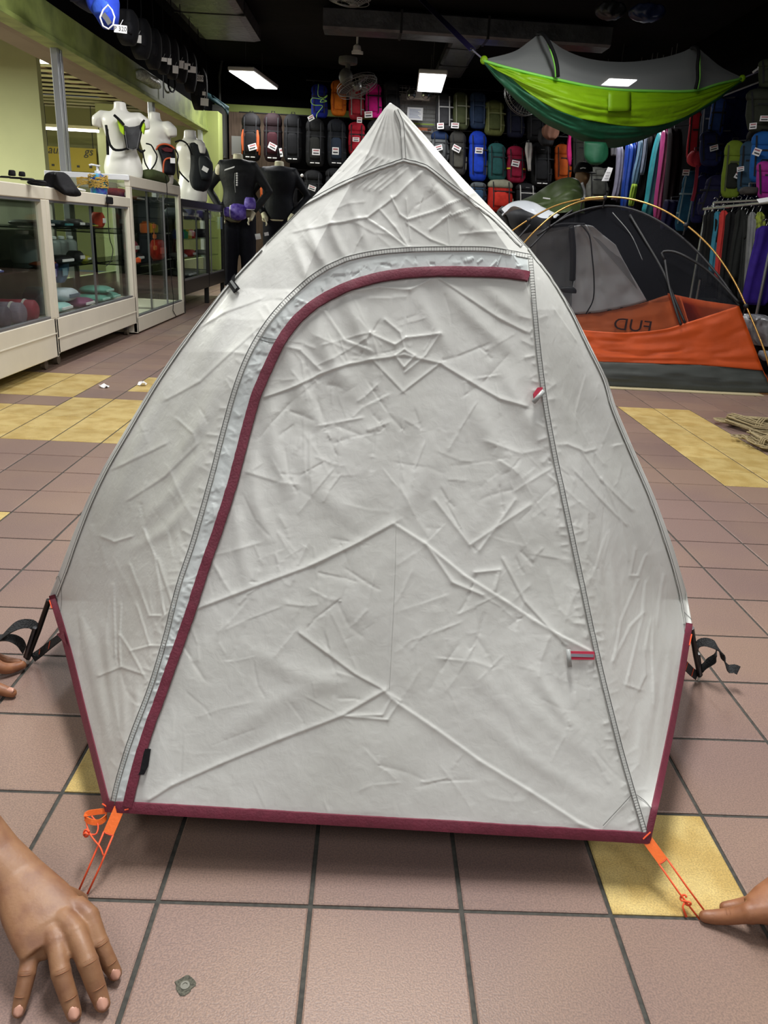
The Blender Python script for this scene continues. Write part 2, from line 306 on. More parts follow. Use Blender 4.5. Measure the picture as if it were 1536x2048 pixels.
# low wall behind the counters
struct('wall_counter', MB().box((-2.47, 1.5, 0), (-2.42, 11.2, .35)), creamwall)
# neighbouring room seen through the opening
struct('wall_next_room_near', MB().box((-6.6, 8.0, -.05), (atY(88, 300, 8.0)[0], 8.1, 2.45)), creamwall)
struct('wall_next_room_far', MB().box((-6.7, YB+1.2, -.05), (-2.4, YB+1.3, 2.6)), M('wall_olive', '8d8b5f', .9))
struct('wall_next_room_side', MB().box((-6.7, 1.5, -.05), (-6.6, YB+1.3, 2.9)), creamwall)
struct('wall_next_room_pier', MB().box((atY(196, 300, 12.2)[0], 12.2, -.05), (atY(250, 300, 12.2)[0], 12.3, 2.4)), creamwall)
struct('ceiling_next_room', MB().box((-6.7, 1.5, 2.62), (-2.46, YB+1.3, 2.7)), M('ceiling_next', '26231d', .9, noise=.5, scale=3))
jm = M('joist_cream', 'cfc9a6', .8, noise=.15, scale=4); nr = bpy.data.objects['ceiling_next_room']
for k in range(30):
    y = 3.0+k*.36; MB().box((-6.6, y, 2.43), (-2.64, y+.05, 2.45)).build('joist', jm, nr)
MB().box((-4.1, 1.5, 2.46), (-3.98, YB+1.1, 2.58)).build('carrier_beam', M('joist_brown', '6f5a41', .8, noise=.3, scale=6), nr)
MB().box((-2.9, 1.5, 2.07), (-2.62, 11.3, 2.10)).build('soffit_board', M('soffit', '8b7f70', .85, noise=.12, scale=2), nr)
MB().box((-2.93, 1.5, 2.10), (-2.9, 11.3, 2.46)).build('soffit_edge', M('soffit2', '6f6350', .85), nr)
tubem = M('tube_light', 'ffffff', .5, emit=9)
for (u0, v0, u1, v1, lab) in ((3, 119, 142, 127, 'white fluorescent tube in the next room, upper one at the far left'), (85, 256, 160, 261, 'white fluorescent tube low behind the first aluminium post'), (288, 240, 390, 250, 'white fluorescent tube behind the right shoulder of the vest mannequin')):
    A = atZ(u0, v0, 2.36); B = atZ(u1, v1, 2.36); c = (A+B)/2; h = (B-A)/2; h = h/np.linalg.norm(h)*min(np.linalg.norm(h), .62)
    if abs(c[1]) > 12.9: c = atY((u0+u1)/2, (v0+v1)/2, 12.0); h = np.array([.55, 0, 0])
    p = thing('tube_lamp', lab, 'lamp', c); MB().tube([c-h, c+h], .016, 10).build('tube', tubem, p)
    MB().obox(c+np.array([0, 0, .04]), h, np.cross(h, [0, 0, 1]), (0, 0, 1), np.linalg.norm(h), .03, .02).build('batten', jm, p); MB().tube([c+(0, 0, .05), (c[0], c[1], 2.62)], .012, 6).build('hanger', jm, p)
p = thing('shop_banner', 'yellow banner with black script letters on the next room wall', 'sign', atY(140, 310, 12.9))
a, b = atY(88, 292, 12.9), atY(195, 345, 12.9)
MB().box((a[0], 12.9, b[2]), (b[0], 12.93, a[2])).build('banner', M('banner_yellow', 'a8963c', .8), p); [MB().tube([(xx, 12.92, a[2]-.01), (xx, 12.92, 2.45), (xx, 13.2, 2.46)], .006, 5).build('hanging_wire', INK, p) for xx in (a[0]+.05, b[0]-.05)]
tl_ = text3d('aul        gs', .17, INK, p, ((a[0]+b[0])/2-p.location[0], -.01, .06), (math.pi/2, 0, 0), shear=.3); tag(tl_, kind='stuff')
for k in range(5): MB().box((a[0]+.1+k*.2, 12.885, b[2]+.06), (a[0]+.14+k*.2, 12.9, b[2]+.09)).build('square_mark', INK, p)
# black goods shelving below the banner
# ================================================================ CEILING LAMPS AND CEILING THINGS
lampm = M('lamp_diffuser', 'ffffff', .5, emit=4); lampw = M('lamp_body', 'd9d9d6', .5)
LLAB = ['white ceiling lamp panel at upper left above the black packs', 'white ceiling lamp panel above the emergency light in the middle', 'white ceiling lamp panel seen through the hammock net', 'ceiling lamp panel out of view over the left counters', 'ceiling lamp panel above the hanging hammock', 'ceiling lamp panel over the silver tent', 'ceiling lamp panel over the left shop front', 'ceiling lamp panel over the right shop front', 'ceiling lamp panel behind the camera left', 'ceiling lamp panel behind the camera right']
for (x, y, r, W), lb in zip(LAMPS, LLAB):
    p = thing('ceiling_lamp', lb, 'lamp', (x, y, LAMP_Z-.05), math.radians(r))
    MB().box((-.17, -.62, .012), (.17, .62, .06), .01).build('housing', lampw, p, local=True)
    MB().box((-.158, -.6, 0), (.158, .6, .012), .003).build('diffuser', lampm, p, local=True)
    for yy in (-.4, .4): MB().tube([(0, yy, .06), (0, yy, 3.0-LAMP_Z+.05)], .004, 6).build('hanger_rod', grey, p, local=True)
film = M('duct_film', '55575a', .32, noise=.5, scale=5, bump=.9, bscale=14, spec=.7)
def duct(name, lab, pts, w, h):
    p = thing(name, lab, 'duct', pts[0]); mb = MB(); R = []
    for i, q in enumerate(pts):
        q = np.array(q, float); t = np.array(pts[min(i+1, len(pts)-1)], float)-np.array(pts[max(i-1, 0)], float); t /= np.linalg.norm(t); s = np.cross(t, [0, 0, 1]); s /= np.linalg.norm(s)
        R.append([q+s*w/2*a+np.array([0, 0, 1.])*h/2*b for a, b in ((-1, -.8), (-.8, -1), (.8, -1), (1, -.8), (1, .8), (.8, 1), (-.8, 1), (-1, .8))])
    mb.rings(R).build('casing', film, p)
    for i in range(1, len(pts)-1):
        q = np.array(pts[i], float); t = np.array(pts[i+1], float)-np.array(pts[i-1], float); t /= np.linalg.norm(t); s = np.cross(t, [0, 0, 1])
        MB().obox(q, s, t, (0, 0, 1), w/2+.006, .012, h/2+.006).build('joint_band', M('band', '1c1c1d', .5), p)
    return p
duct('air_duct', 'film wrapped air duct crossing the ceiling above the middle lamp', [(-.6, 8.6, 2.86), (.2, 8.6, 2.86), (1.1, 8.65, 2.86), (2.4, 8.7, 2.86)], .34, .2)
duct('air_duct', 'wide crinkled air duct dropping behind the middle lamp', [(.96, 8.95, 2.9), (.95, 9.6, 2.92), (.94, 10.6, 2.92), (.93, 11.4, 2.92)], .36, .10)
duct('air_duct', 'dull square air duct running along the upper left ceiling', [(-1.75, 3.6, 2.9), (-1.75, 6, 2.9), (-1.75, 8.4, 2.9), (-1.75, 9.6, 2.9)], .7, .16)
duct('air_duct', 'crinkled air duct at the top of the picture left of the hammock', [(.2, 5.9, 2.93), (.9, 6.0, 2.93), (1.7, 6.1, 2.93), (3.4, 6.2, 2.93)], .5, .12)
def bundle(lab, u, v, Y, col, w):
    c = atY(u, v, Y); p = thing('bundled_cloth', lab, 'cloth', (c[0], c[1], 3.0)); hang([(u-w*.6, u+w*.6, v-16), (u-w, u+w, v-5), (u-w*.9, u+w*.8, v+8), (u-w*.3, u+w*.4, v+16)], Y, .2, folds=7, famp=.2).build('cloth', shiny(col), p, smooth=True)
    MB().tube([c+np.array([0, 0, .02]), (c[0], c[1], 3.0)], .004, 6).build('tie_cord', BLACK, p)
bundle('crinkled black plastic bundle under the ceiling, left of the blue one', 1222, 22, 6.9, '26272b', 30); bundle('blue plastic bundle tied under the dark ceiling', 1295, 26, 6.5, '17244a', 36)
# fans
def fan(lab, c, tilt, R, up=True):
    p = thing('wall_fan', lab, 'fan', c); c = np.array(c, float); ax = np.array([math.sin(tilt[0])*math.cos(tilt[1]), math.sin(tilt[0])*math.sin(tilt[1]), math.cos(tilt[0])]); a = np.cross(ax, [0, 1, 0]); a /= np.linalg.norm(a); b = np.cross(ax, a)
    wire = M('fan_wire', '8d8e8c', .35, .6)
    mb = MB()
    for rr, off in ((R, 0), (R*.97, .035), (R*.97, -.035), (R*.6, .06), (R*.6, -.06)):
        mb.tube([c+ax*off+rr*(a*math.cos(t)+b*math.sin(t)) for t in np.linspace(0, 2*math.pi, 33)[:-1]], .006 if off == 0 else .003, 5, closed=True)
    for t in np.linspace(0, 2*math.pi, 37)[:-1]:
        d = a*math.cos(t)+b*math.sin(t)
        for sg in (1, -1): mb.tube([c+d*.05+ax*.07*sg, c+d*R*.6+ax*.06*sg, c+d*R], .0017, 4)
    mb.build('guard', wire, p)
    for k in range(3):
        t = 2.1*k; pts = []
        for q in np.linspace(.05, R*.86, 6): pts.append(c+q*(a*math.cos(t+q)+b*math.sin(t+q)))
        MB().ribbon(pts, [.05, .09, .12, .13, .11, .06], [ax*.35+np.cross(ax, x-c+1e-6)/np.linalg.norm(x-c+1e-6) for x in pts], .003).build('blade', M('fan_blade', '3b3c3e', .4), p)
    MB().sphere(c, .055).build('hub', wire, p, smooth=True)
    m = c-ax*.0+np.array([-.12, .05, .12]); body = M('fan_body', '6a6b68', .5)
    MB().sphere(m+np.array([-.02, 0, -.02]), .085, sc=(1, 1, 1.1)).build('motor', body, p, smooth=True)
    MB().tube([m, m+np.array([0, .02, .12])], .03, 10).build('neck', body, p); MB().lathe(m+np.array([0, .02, .12]), [(.11, 0), (.115, .02), (.11, .07), (.05, .085)], 20).build('ceiling_base', body, p, smooth='auto')
fan('tilted wire cage fan hanging in front of the orange and pink packs', atY(714, 172, 9.8), (.42, 2.6), .25)
fan('wire cage fan half hidden by the left end of the hammock', atY(1046, 190, 9.6), (1.2, -1.2), .24)
fan('round wire fan guard just entering the top edge of the picture', atY(690, -14, 6.2), (.15, 0), .2)
# sprinkler / camera bracket
c = atY(714, 102, 9.2); p = thing('ceiling_bracket', 'small pale ceiling bracket above the tilted fan', 'bracket', c)
MB().lathe(c, [(.05, 0), (.04, .05), (.012, .07), (.012, .6)], 14).build('stem', lampw, p); MB().box(c+np.array([-.06, -.01, -.03]), c+np.array([.07, .02, .0]), .004).build('foot', lampw, p)
# emergency light, wire grid, price list
YE = 11.55; rail0 = M('rail0', '77787a', .4, .3)
g = thing('wire_grid_panel', 'white wire grid panel on the back wall behind the tent peak', 'grid', atY(835, 270, 11.9)); a, b = atY(798, 170, 11.9), atY(872, 275, 11.9); mb = MB()
for x in np.arange(a[0], b[0], .052): mb.tube([(x, 11.9, b[2]), (x, 11.9, a[2])], .0032, 5)
for z in np.arange(b[2], a[2], .052): mb.tube([(a[0], 11.893, z), (b[0], 11.893, z)], .0032, 5)
o = mb.build('wires', M('wire_white', 'b9bbbb', .4, .3), g); tag(o, kind='stuff')
MB().box((a[0]-.1, 11.93, b[2]-.05), (b[0]+.1, 11.95, a[2]-.1)).build('backing_board', M('backing', 'aeb2b2', .6), g)
c = atY(837, 190, YE); p = thing('emergency_light', 'white twin-head emergency light under the middle lamp', 'lamp', c); a, b = atY(814, 180, YE), atY(860, 201, YE)
MB().box((a[0]+.1, YE+.06, b[2]+.03), (b[0]-.1, 12.0, a[2]-.03)).build('wall_bracket', rail0, p); MB().box((a[0], YE-.05, b[2]), (b[0], YE+.06, a[2]), .012).build('housing', M('em_white', 'e6e8e6', .5), p, smooth='auto')
for u in (823, 852):
    c = atY(u, 189, YE-.07); MB().lathe(c, [(.0, -.06), (.05, -.045), (.062, -.03), (.062, 0), (.05, .03)], 20, axis=1).build('lamp_head', M('em_head', 'a4a8a8', .15, .8), p, smooth='auto')
    MB().lathe(c, [(.0, -.066), (.028, -.06), (.03, -.05)], 16, axis=1).build('bulb', M('em_bulb', '2c2d2c', .2), p)
c = atY(830, 226, YE); p = thing('notice_sheet', 'white printed notice sheet hung on the wire grid', 'paper', c); a, b = atY(815, 214, YE), atY(845, 241, YE)
MB().box((a[0], YE, b[2]), (b[0], YE+.004, a[2])).build('sheet', M('paper_w', 'dfe2e6', .7), p); MB().tube([((a[0]+b[0])/2, YE+.004, a[2]-.01), ((a[0]+b[0])/2, 11.9, a[2]+.01)], .004, 5).build('hook', rail0, p); mb = MB()
for k in range(7): z = b[2]+.03+(a[2]-b[2]-.06)*k/6; mb.box((a[0]+.03, YE-.0015, z-.004), (b[0]-.03-.02*(k % 3), YE, z+.004))
mb.build('print_lines', M('print_blue', '8f98b5', .8), p)
for (u, v, uu, vv, col, lab) in ((812, 245, 868, 251, '9fc04a', 'lime green banner strip low on the wire grid'), (822, 254, 862, 262, 'b8683c', 'orange strip low on the wire grid under the lime one')):
    a, b = atY(u, v, 11.8), atY(uu, vv, 11.8); p = thing('banner_strip', lab, 'banner', (a+b)/2); MB().tube([((a[0]+b[0])/2, 11.79, (a[2]+b[2])/2), ((a[0]+b[0])/2, 12.0, (a[2]+b[2])/2)], .006, 5).build('pin', rail0, p); MB().box((a[0], 11.79, b[2]), (b[0], 11.8, a[2])).build('strip', M('strip'+col, col, .6), p)
# ================================================================ SILVER-GREY TENT
tent = thing('tent', 'silver-grey two-person tent with burgundy trim standing in the middle of the floor', 'tent', (.075, .9, 0))
LBP = np.array([(212, 1622), (194, 1550), (158, 1410), (128, 1290), (99, 1192), (120, 1140), (140, 1085), (172, 1005), (205, 938), (252, 858), (300, 778), (350, 704), (400, 638), (452, 572), (520, 500), (580, 440), (640, 380), (700, 312), (745, 252), (768, 218), (779, 206)], float)
RBP = np.array([(1298, 1686), (1322, 1580), (1347, 1460), (1366, 1360), (1384, 1247), (1372, 1180), (1345, 1090), (1310, 995), (1268, 900), (1232, 815), (1215, 760), (1180, 690), (1145, 620), (1105, 555), (1060, 498), (1015, 452), (960, 394), (900, 330), (850, 272), (800, 218), (782, 206)], float)
def yinterp(P, y): o = np.argsort(P[:, 1]); return np.interp(y, P[o, 1], P[o, 0])
NR, NC = 680, 540
tt = np.linspace(0, 1, NR); ss = np.linspace(0, 1, NC)
yL = 1622+tt*(206-1622); yR = 1686+tt*(206-1686); xL = yinterp(LBP, yL); xR = yinterp(RBP, yR)
U = xL[:, None]+(xR-xL)[:, None]*ss; V = yL[:, None]+(yR-yL)[:, None]*ss
def edgeY(y): return np.where(y > 1200, .56-(y-1200)/430*.495, .56-(1200-y)/1000*.13)
# seam lines (pixels) that carry the fold between the front plane and the sides
SL = np.array([(222, 1612), (262, 1480), (303, 1370), (330, 1280), (358, 1170), (388, 1080), (422, 960), (447, 860), (470, 780), (500, 705), (540, 640), (600, 578), (640, 480), (690, 390), (740, 300), (775, 215)], float)
SR = np.array([(1290, 1670), (1252, 1540), (1215, 1400), (1182, 1260), (1157, 1140), (1127, 1000), (1097, 850), (1080, 740), (1068, 620), (1040, 530), (975, 440), (900, 352), (840, 280), (795, 222)], float)
s1 = np.clip((yinterp(SL, V)-xL[:, None])/np.maximum(xR-xL, 1)[:, None], .02, .48); s2 = np.clip((yinterp(SR, V)-xL[:, None])/np.maximum(xR-xL, 1)[:, None], .52, .98)
S = np.broadcast_to(ss, U.shape)
D = FW*FPX + RT*(U[..., None]-768) - UPV*(V[..., None]-1024)
# front plane through hem and peak, slightly bowed
A0, B0 = .068, .082; k = (.43-A0)/(1.0-B0)
tp = (A0-B0*k-CAM[1]+k*CAM[2])/(D[..., 1]-k*D[..., 2]); Pz = CAM[2]+tp*D[..., 2]; Yp = CAM[1]+tp*D[..., 1]
Yp = Yp+.035*np.sin(np.pi*np.clip((Pz-.08)/.92, 0, 1))
_sm = lambda e, n=141: np.convolve(np.pad(e, n//2, mode='edge'), np.hanning(n)/np.hanning(n).sum(), 'valid')
xLs, xRs = _sm(xL)[:, None], _sm(xR)[:, None]; XS1 = xL[:, None]+s1*(xR-xL)[:, None]; XS2 = xL[:, None]+s2*(xR-xL)[:, None]
wL = np.clip((XS1-U)/np.maximum(XS1-xLs, 6), 0, 1); wR = np.clip((U-XS2)/np.maximum(xRs-XS2, 6), 0, 1); wgt = np.maximum(wL, wR)
wgt = np.where(wgt > 0, wgt**1.15, 0); sm_ = lambda e: np.convolve(np.pad(e, 45, mode='edge'), np.hanning(91)/np.hanning(91).sum(), 'valid'); w4 = wgt**5
Ye = np.where(wL >= wR, sm_(edgeY(yL))[:, None]*(1-w4)+edgeY(yL)[:, None]*w4, sm_(edgeY(yR))[:, None]*(1-w4)+edgeY(yR)[:, None]*w4); Y = Yp+(np.maximum(Ye, Yp)-Yp)*wgt
cc = np.clip((S-s1)/(s2-s1), 0, 1); Y = Y-.012*np.sin(np.pi*cc)*np.sin(np.pi*np.clip(tt*1.1, 0, 1))[:, None]  # slight belly
# ---- creases: sharp kinks along polylines (pixels), amplitude in mm
disp = np.zeros_like(U)
def seg(p, q, amp, wd, side=0, fade=1):
    x1, y1 = p; x2, y2 = q; m = wd*6; r = (U > min(x1, x2)-m) & (U < max(x1, x2)+m) & (V > min(y1, y2)-m) & (V < max(y1, y2)+m)
    if not r.any(): return
    dx, dy = x2-x1, y2-y1; L2 = dx*dx+dy*dy+1e-9; u = U[r]-x1; v = V[r]-y1; t = (u*dx+v*dy)/L2; tc = np.clip(t, 0, 1); L = math.sqrt(L2)
    sd = (u*dy-v*dx)/L; d = np.hypot(u-tc*dx, v-tc*dy)
    e = np.exp(-d/wd)
    if side: e = e*(.5+.5*np.tanh(side*sd/(wd*.35)))
    if fade: e = e*np.clip(np.minimum(tc, 1-tc)*5+.35, 0, 1)
    disp[r] = np.where(np.abs(disp[r]) > np.abs(amp*e), disp[r]+.4*amp*e, disp[r]*.4+amp*e)
def crease(pts, amp=1.5, wd=9, side=0):
    amp *= 1.05; wd *= .55
    for a, b in zip(pts[:-1], pts[1:]): seg(a, b, amp, wd, side, fade=0)
# main fold lines read off the photograph
crease([(300, 1600), (345, 1572), (440, 1530), (560, 1480), (685, 1432), (770, 1383)], 2.2, 12, 1)
crease([(770, 1383), (800, 1408), (870, 1455), (960, 1520), (1060, 1580), (1160, 1645), (1200, 1662)], 2.2, 12, -1)
crease([(600, 1268), (650, 1305), (710, 1350), (770, 1383)], 1.8, 9, 1); crease([(385, 1222), (470, 1190), (540, 1163), (630, 1130), (720, 1085), (790, 1047)], 2.0, 11, 1)
crease([(790, 1047), (850, 1085), (930, 1150), (1010, 1200), (1070, 1240), (1130, 1275), (1180, 1300)], 2.0, 11, -1)
crease([(790, 1047), (788, 1150), (780, 1300), (775, 1380)], .5, 5); crease([(815, 560), (812, 640), (808, 700), (805, 860), (792, 1040)], .5, 5)
crease([(530, 795), (590, 775), (640, 750), (700, 730), (740, 722), (808, 712), (880, 728), (940, 765), (1000, 800), (1050, 815)], 2.0, 9, 1)
crease([(740, 668), (790, 690), (812, 676), (880, 668)], 1.6, 7); crease([(808, 700), (790, 712), (808, 735), (830, 712), (808, 700)], 1.6, 6); crease([(745, 722), (806, 785), (880, 728)], 1.5, 7, 1)
crease([(770, 640), (800, 665), (810, 700)], 1.4, 6); crease([(880, 668), (850, 712), (810, 745)], 1.2, 6)
crease([(880, 560), (940, 600), (1000, 640), (1050, 665)], 1.8, 10, 1); crease([(560, 690), (600, 700), (640, 740)], 1.4, 9); crease([(690, 585), (760, 575), (820, 580), (860, 560)], 1.6, 8)
crease([(600, 600), (650, 620), (690, 680), (740, 700)], 1.8, 12, -1); crease([(770, 1383), (800, 1402), (775, 1440), (690, 1432), (765, 1430), (782, 1398)], 1.3, 5)
crease([(850, 1085), (905, 1165), (965, 1190)], 1.5, 7); crease([(950, 1145), (1000, 1140), (990, 1180)], 1.4, 6); crease([(1005, 1120), (1050, 1205), (1110, 1270), (1130, 1290)], 1.7, 8, 1)
crease([(870, 1000), (940, 1090), (1000, 1050), (1060, 1010)], 1.2, 9); crease([(1030, 1000), (960, 1100)], 1.2, 8); crease([(640, 1120), (620, 1130), (720, 1085)], 1.1, 6)
# upper panel creases
crease([(590, 465), (660, 450), (735, 437), (790, 395)], 1.7, 8, 1); crease([(735, 437), (770, 460), (812, 492), (840, 500)], 1.7, 7, -1); crease([(760, 420), (790, 455), (815, 492)], 1.2, 6); crease([(782, 395), (800, 430), (815, 440)], 1.2, 5)
crease([(790, 395), (830, 358), (850, 340)], 1.3, 8); crease([(815, 440), (880, 420), (930, 395), (970, 375)], 1.3, 6); crease([(860, 460), (900, 430), (885, 440), (940, 418)], 1.2, 5); crease([(895, 440), (900, 490)], 1, 6); crease([(920, 468), (1010, 462)], 1, 5); crease([(815, 450), (860, 480), (900, 495)], 1.4, 6, 1)
crease([(590, 410), (585, 440), (640, 520)], .8, 14); crease([(880, 330), (925, 385), (985, 450)], 1.5, 12, 1); crease([(812, 400), (820, 480)], .8, 5)
for k in range(12): x = 640+k*11; crease([(x+60, 300+k*3), (x, 360+k*2)], .9, 7)
# side panels
for a in ([(335, 800), (400, 765), (520, 655)], [(260, 1000), (330, 955), (395, 890)], [(170, 960), (250, 930), (330, 890)], [(392, 660), (450, 630), (520, 600)]): crease(a, 1.6, 10, 1)
for a in ([(228, 1170), (232, 1310)], [(262, 1130), (300, 1230), (320, 1230)], [(315, 1120), (345, 1215), (325, 1235)], [(275, 1210), (300, 1290), (350, 1290)], [(243, 1210), (240, 1270), (242, 1335), (200, 1352)], [(242, 1270), (262, 1300), (290, 1352)], [(242, 1335), (288, 1350)], [(205, 1075), (230, 1085), (262, 1075)], [(290, 1060), (310, 1110), (330, 1230)], [(300, 1290), (262, 1300)]): crease(a, 2.0, 6, random.choice((1, -1)))
for a in ([(1080, 560), (1110, 620), (1150, 680)], [(1210, 970), (1240, 1040), (1255, 1120)], [(1272, 1100), (1262, 1150), (1275, 1150), (1290, 1110)], [(1275, 1160), (1240, 1240), (1230, 1300), (1224, 1320)], [(1290, 1165), (1285, 1225), (1260, 1250), (1225, 1320)], [(1300, 1240), (1290, 1290), (1292, 1300)], [(1285, 1225), (1255, 1350), (1250, 1370), (1278, 1380), (1292, 1350), (1290, 1300)], [(1305, 1240), (1303, 1300), (1305, 1410)], [(1325, 1150), (1312, 1250)], [(1160, 900), (1200, 960), (1260, 1020)], [(1135, 890), (1170, 905), (1190, 900)], [(1230, 890), (1260, 885), (1290, 895)], [(1150, 945), (1200, 1000), (1250, 1050)]): crease(a, 1.8, 7, random.choice((1, -1)))
# many small random tucks
zones = [(560, 1040, 560, 1000, 60, 1.2), (420, 1180, 1080, 1600, 70, 1.0), (600, 1000, 330, 500, 26, .9), (140, 420, 800, 1560, 60, 1.3), (1110, 1340, 750, 1560, 60, 1.3), (850, 1150, 900, 1300, 40, 1.2), (560, 760, 580, 900, 26, 1.5), (480, 700, 900, 1200, 26, 1.2)]
for (x0, x1, y0, y1, n, am) in zones:
    for _ in range(n):
        x = RNG.uniform(x0, x1); y = RNG.uniform(y0, y1); side = x < 420 or x > 1110; a = RNG.normal(1.45, .3) if side else RNG.uniform(0, math.pi); L = RNG.uniform(20, 85); p = (x, y); b = a+RNG.normal(0, .2)
        q = (x+L*math.cos(a), y+L*math.sin(a)); r2 = (q[0]+L*.6*math.cos(b), q[1]+L*.6*math.sin(b)); am2 = .8*am*RNG.uniform(.3, 1.1)*RNG.choice((1, 1, -1)); wd = RNG.uniform(2.5, 6)
        seg(p, q, am2, wd, RNG.choice((0, 1, -1))); seg(q, r2, am2*.7, wd)
# puckers along the seams
for P in (SL[:12], SR[:9]):
    Q = resample(P, 60)
    for i in range(1, 59):
        x, y = Q[i]; t = Q[i+1]-Q[i-1]; t /= np.linalg.norm(t); nrm = np.array([t[1], -t[0]])
        for sd in (1, -1):
            if RNG.rand() < .7: L = RNG.uniform(10, 34); a = RNG.normal(0, .3); d = nrm*math.cos(a)+t*math.sin(a); seg((x+sd*nrm[0]*7, y+sd*nrm[1]*7), (x+sd*d[0]*L, y+sd*d[1]*L), RNG.uniform(.4, 1.1), RNG.uniform(3, 6))
# soft billows and fine crumple
disp *= 1.25; disp += 5.0*vnoise(U/150+3, V/170, 5)+1.8*vnoise(U/62, V/75, 8)+.5*vnoise(U/28, V/36, 9)+.22*vnoise(U/11, V/13, 10)
def fold(pts, amp, wd):
    P = resample(np.array(pts, float), 12)
    acc = np.full(U.shape, 1e9); tt_ = np.zeros(U.shape)
    x0, x1, y0, y1 = P[:, 0].min()-wd*3, P[:, 0].max()+wd*3, P[:, 1].min()-wd*3, P[:, 1].max()+wd*3; r = (U > x0) & (U < x1) & (V > y0) & (V < y1)
    if not r.any(): return
    a_ = np.full(r.sum(), 1e9); t_ = np.zeros(r.sum())
    for i in range(11):
        dx, dy = P[i+1]-P[i]; u = U[r]-P[i, 0]; v = V[r]-P[i, 1]; t = np.clip((u*dx+v*dy)/(dx*dx+dy*dy+1e-9), 0, 1); d = np.hypot(u-t*dx, v-t*dy); m = d < a_; a_ = np.where(m, d, a_); t_ = np.where(m, (i+t)/11, t_)
    disp[r] += amp*np.exp(-(a_/wd)**2)*np.sin(np.pi*np.clip(t_*.96+.02, 0, 1))**.6
for pts, a_, w_ in (([(655, 425), (672, 480), (700, 530)], 2.6, 10), ([(610, 440), (635, 500), (662, 548)], 2.6, 10), ([(700, 400), (722, 460), (738, 505)], 2, 9), ([(580, 470), (600, 520), (618, 565)], 2.2, 11), ([(840, 335), (872, 385), (905, 430)], 3, 13), ([(870, 370), (930, 440), (990, 480)], 2.4, 12), ([(800, 330), (815, 380), (812, 430)], 2, 12), ([(760, 335), (752, 380), (735, 430)], 1.6, 12),
    ([(690, 592), (712, 640), (748, 712)], 4.5, 18), ([(625, 632), (652, 700), (700, 780)], 4, 20), ([(575, 690), (600, 780), (640, 860)], 3, 20), ([(540, 800), (550, 900), (585, 1000)], 3, 18), ([(505, 900), (512, 1000), (540, 1090)], 3, 16), ([(470, 1010), (480, 1090), (500, 1180)], 2.4, 15), ([(830, 575), (860, 640), (900, 700)], 2.2, 14), ([(880, 560), (950, 640), (1020, 700)], 3, 16), ([(960, 560), (1010, 610), (1055, 640)], 2.6, 14), ([(1000, 730), (1050, 830), (1100, 900)], 3, 18), ([(930, 790), (1000, 900), (1080, 1000)], 2.5, 22), ([(600, 900), (660, 1000), (740, 1060)], 2, 24), ([(860, 860), (850, 950), (800, 1030)], 2, 22),
    ([(1060, 1330), (1120, 1420), (1170, 1480)], 2.6, 15), ([(1000, 1350), (1100, 1450), (1200, 1520)], 2, 18), ([(900, 1280), (1020, 1420), (1120, 1530)], 1.8, 20), ([(960, 1430), (1080, 1530), (1200, 1600)], 2.2, 18), ([(420, 1500), (560, 1400), (680, 1360)], 1.6, 22), ([(480, 1290), (600, 1350), (720, 1370)], 1.8, 20),
    ([(180, 1260), (198, 1360), (222, 1500)], 3.4, 11), ([(208, 1250), (222, 1360), (236, 1480)], 3, 10), ([(245, 1360), (250, 1450), (250, 1520)], 2.6, 9), ([(160, 1210), (180, 1330), (205, 1450)], 2.6, 10), ([(275, 1360), (272, 1420), (262, 1470)], 2.2, 8),
    ([(1345, 1270), (1325, 1420), (1305, 1560)], 3, 11), ([(1320, 1290), (1300, 1430), (1285, 1560)], 2.8, 10), ([(1365, 1260), (1345, 1400), (1325, 1530)], 2.6, 9), ([(1290, 1400), (1280, 1480), (1272, 1560)], 2.4, 9), ([(1240, 960), (1290, 1080), (1335, 1200)], 3.4, 14), ([(1200, 760), (1240, 880), (1280, 980)], 3, 16), ([(1130, 640), (1175, 760), (1220, 880)], 3, 18), ([(1110, 780), (1150, 860), (1170, 960)], 2.4, 14), ([(1165, 1000), (1190, 1120), (1215, 1230)], 2.4, 12), ([(1215, 1060), (1228, 1180), (1235, 1280)], 2.6, 10),
    ([(560, 480), (470, 600), (400, 760)], 4, 22), ([(500, 560), (420, 690), (350, 830)], 3, 20), ([(470, 700), (420, 800), (360, 900)], 3.4, 16), ([(440, 800), (380, 880), (320, 960)], 3, 14), ([(410, 900), (350, 980), (290, 1040)], 3, 14), ([(385, 1000), (330, 1060), (260, 1100)], 2.6, 12), ([(300, 830), (250, 960), (200, 1090)], 3.2, 16), ([(360, 740), (300, 840), (260, 930)], 2.6, 16)): fold(pts, a_, w_)
# crinkled storm flap: short diagonal tucks between seam and zip
FZ = [(1055, 535), (1000, 528), (900, 524), (800, 528), (745, 538), (690, 552), (620, 592), (560, 650), (522, 715), (492, 790), (462, 880), (440, 970), (410, 1080), (380, 1190), (345, 1290), (312, 1390), (280, 1480), (250, 1570)]
for q in resample(np.array(FZ, float), 150):
    a = RNG.uniform(0, math.pi); L = RNG.uniform(8, 30); o = RNG.normal(0, 5, 2); seg((q[0]+o[0]-L*math.cos(a)/2, q[1]+o[1]-L*math.sin(a)/2), (q[0]+o[0]+L*math.cos(a)/2, q[1]+o[1]+L*math.sin(a)/2), RNG.uniform(.5, 1.2)*RNG.choice((1, -1)), RNG.uniform(3.5, 7))
tension = np.sin((np.arctan2(V-205, U-781)-1.57)*46+2*vnoise(U/90, V/90, 31)); disp += .8*tension*np.clip((430-V)/200, 0, 1)*np.clip((V-215)/60, 0, 1)
fall = np.clip(np.minimum(S, 1-S)/.03, 0, 1)*np.clip(tt/.02, 0, 1)[:, None]*np.clip((V-206)/60, 0, 1)
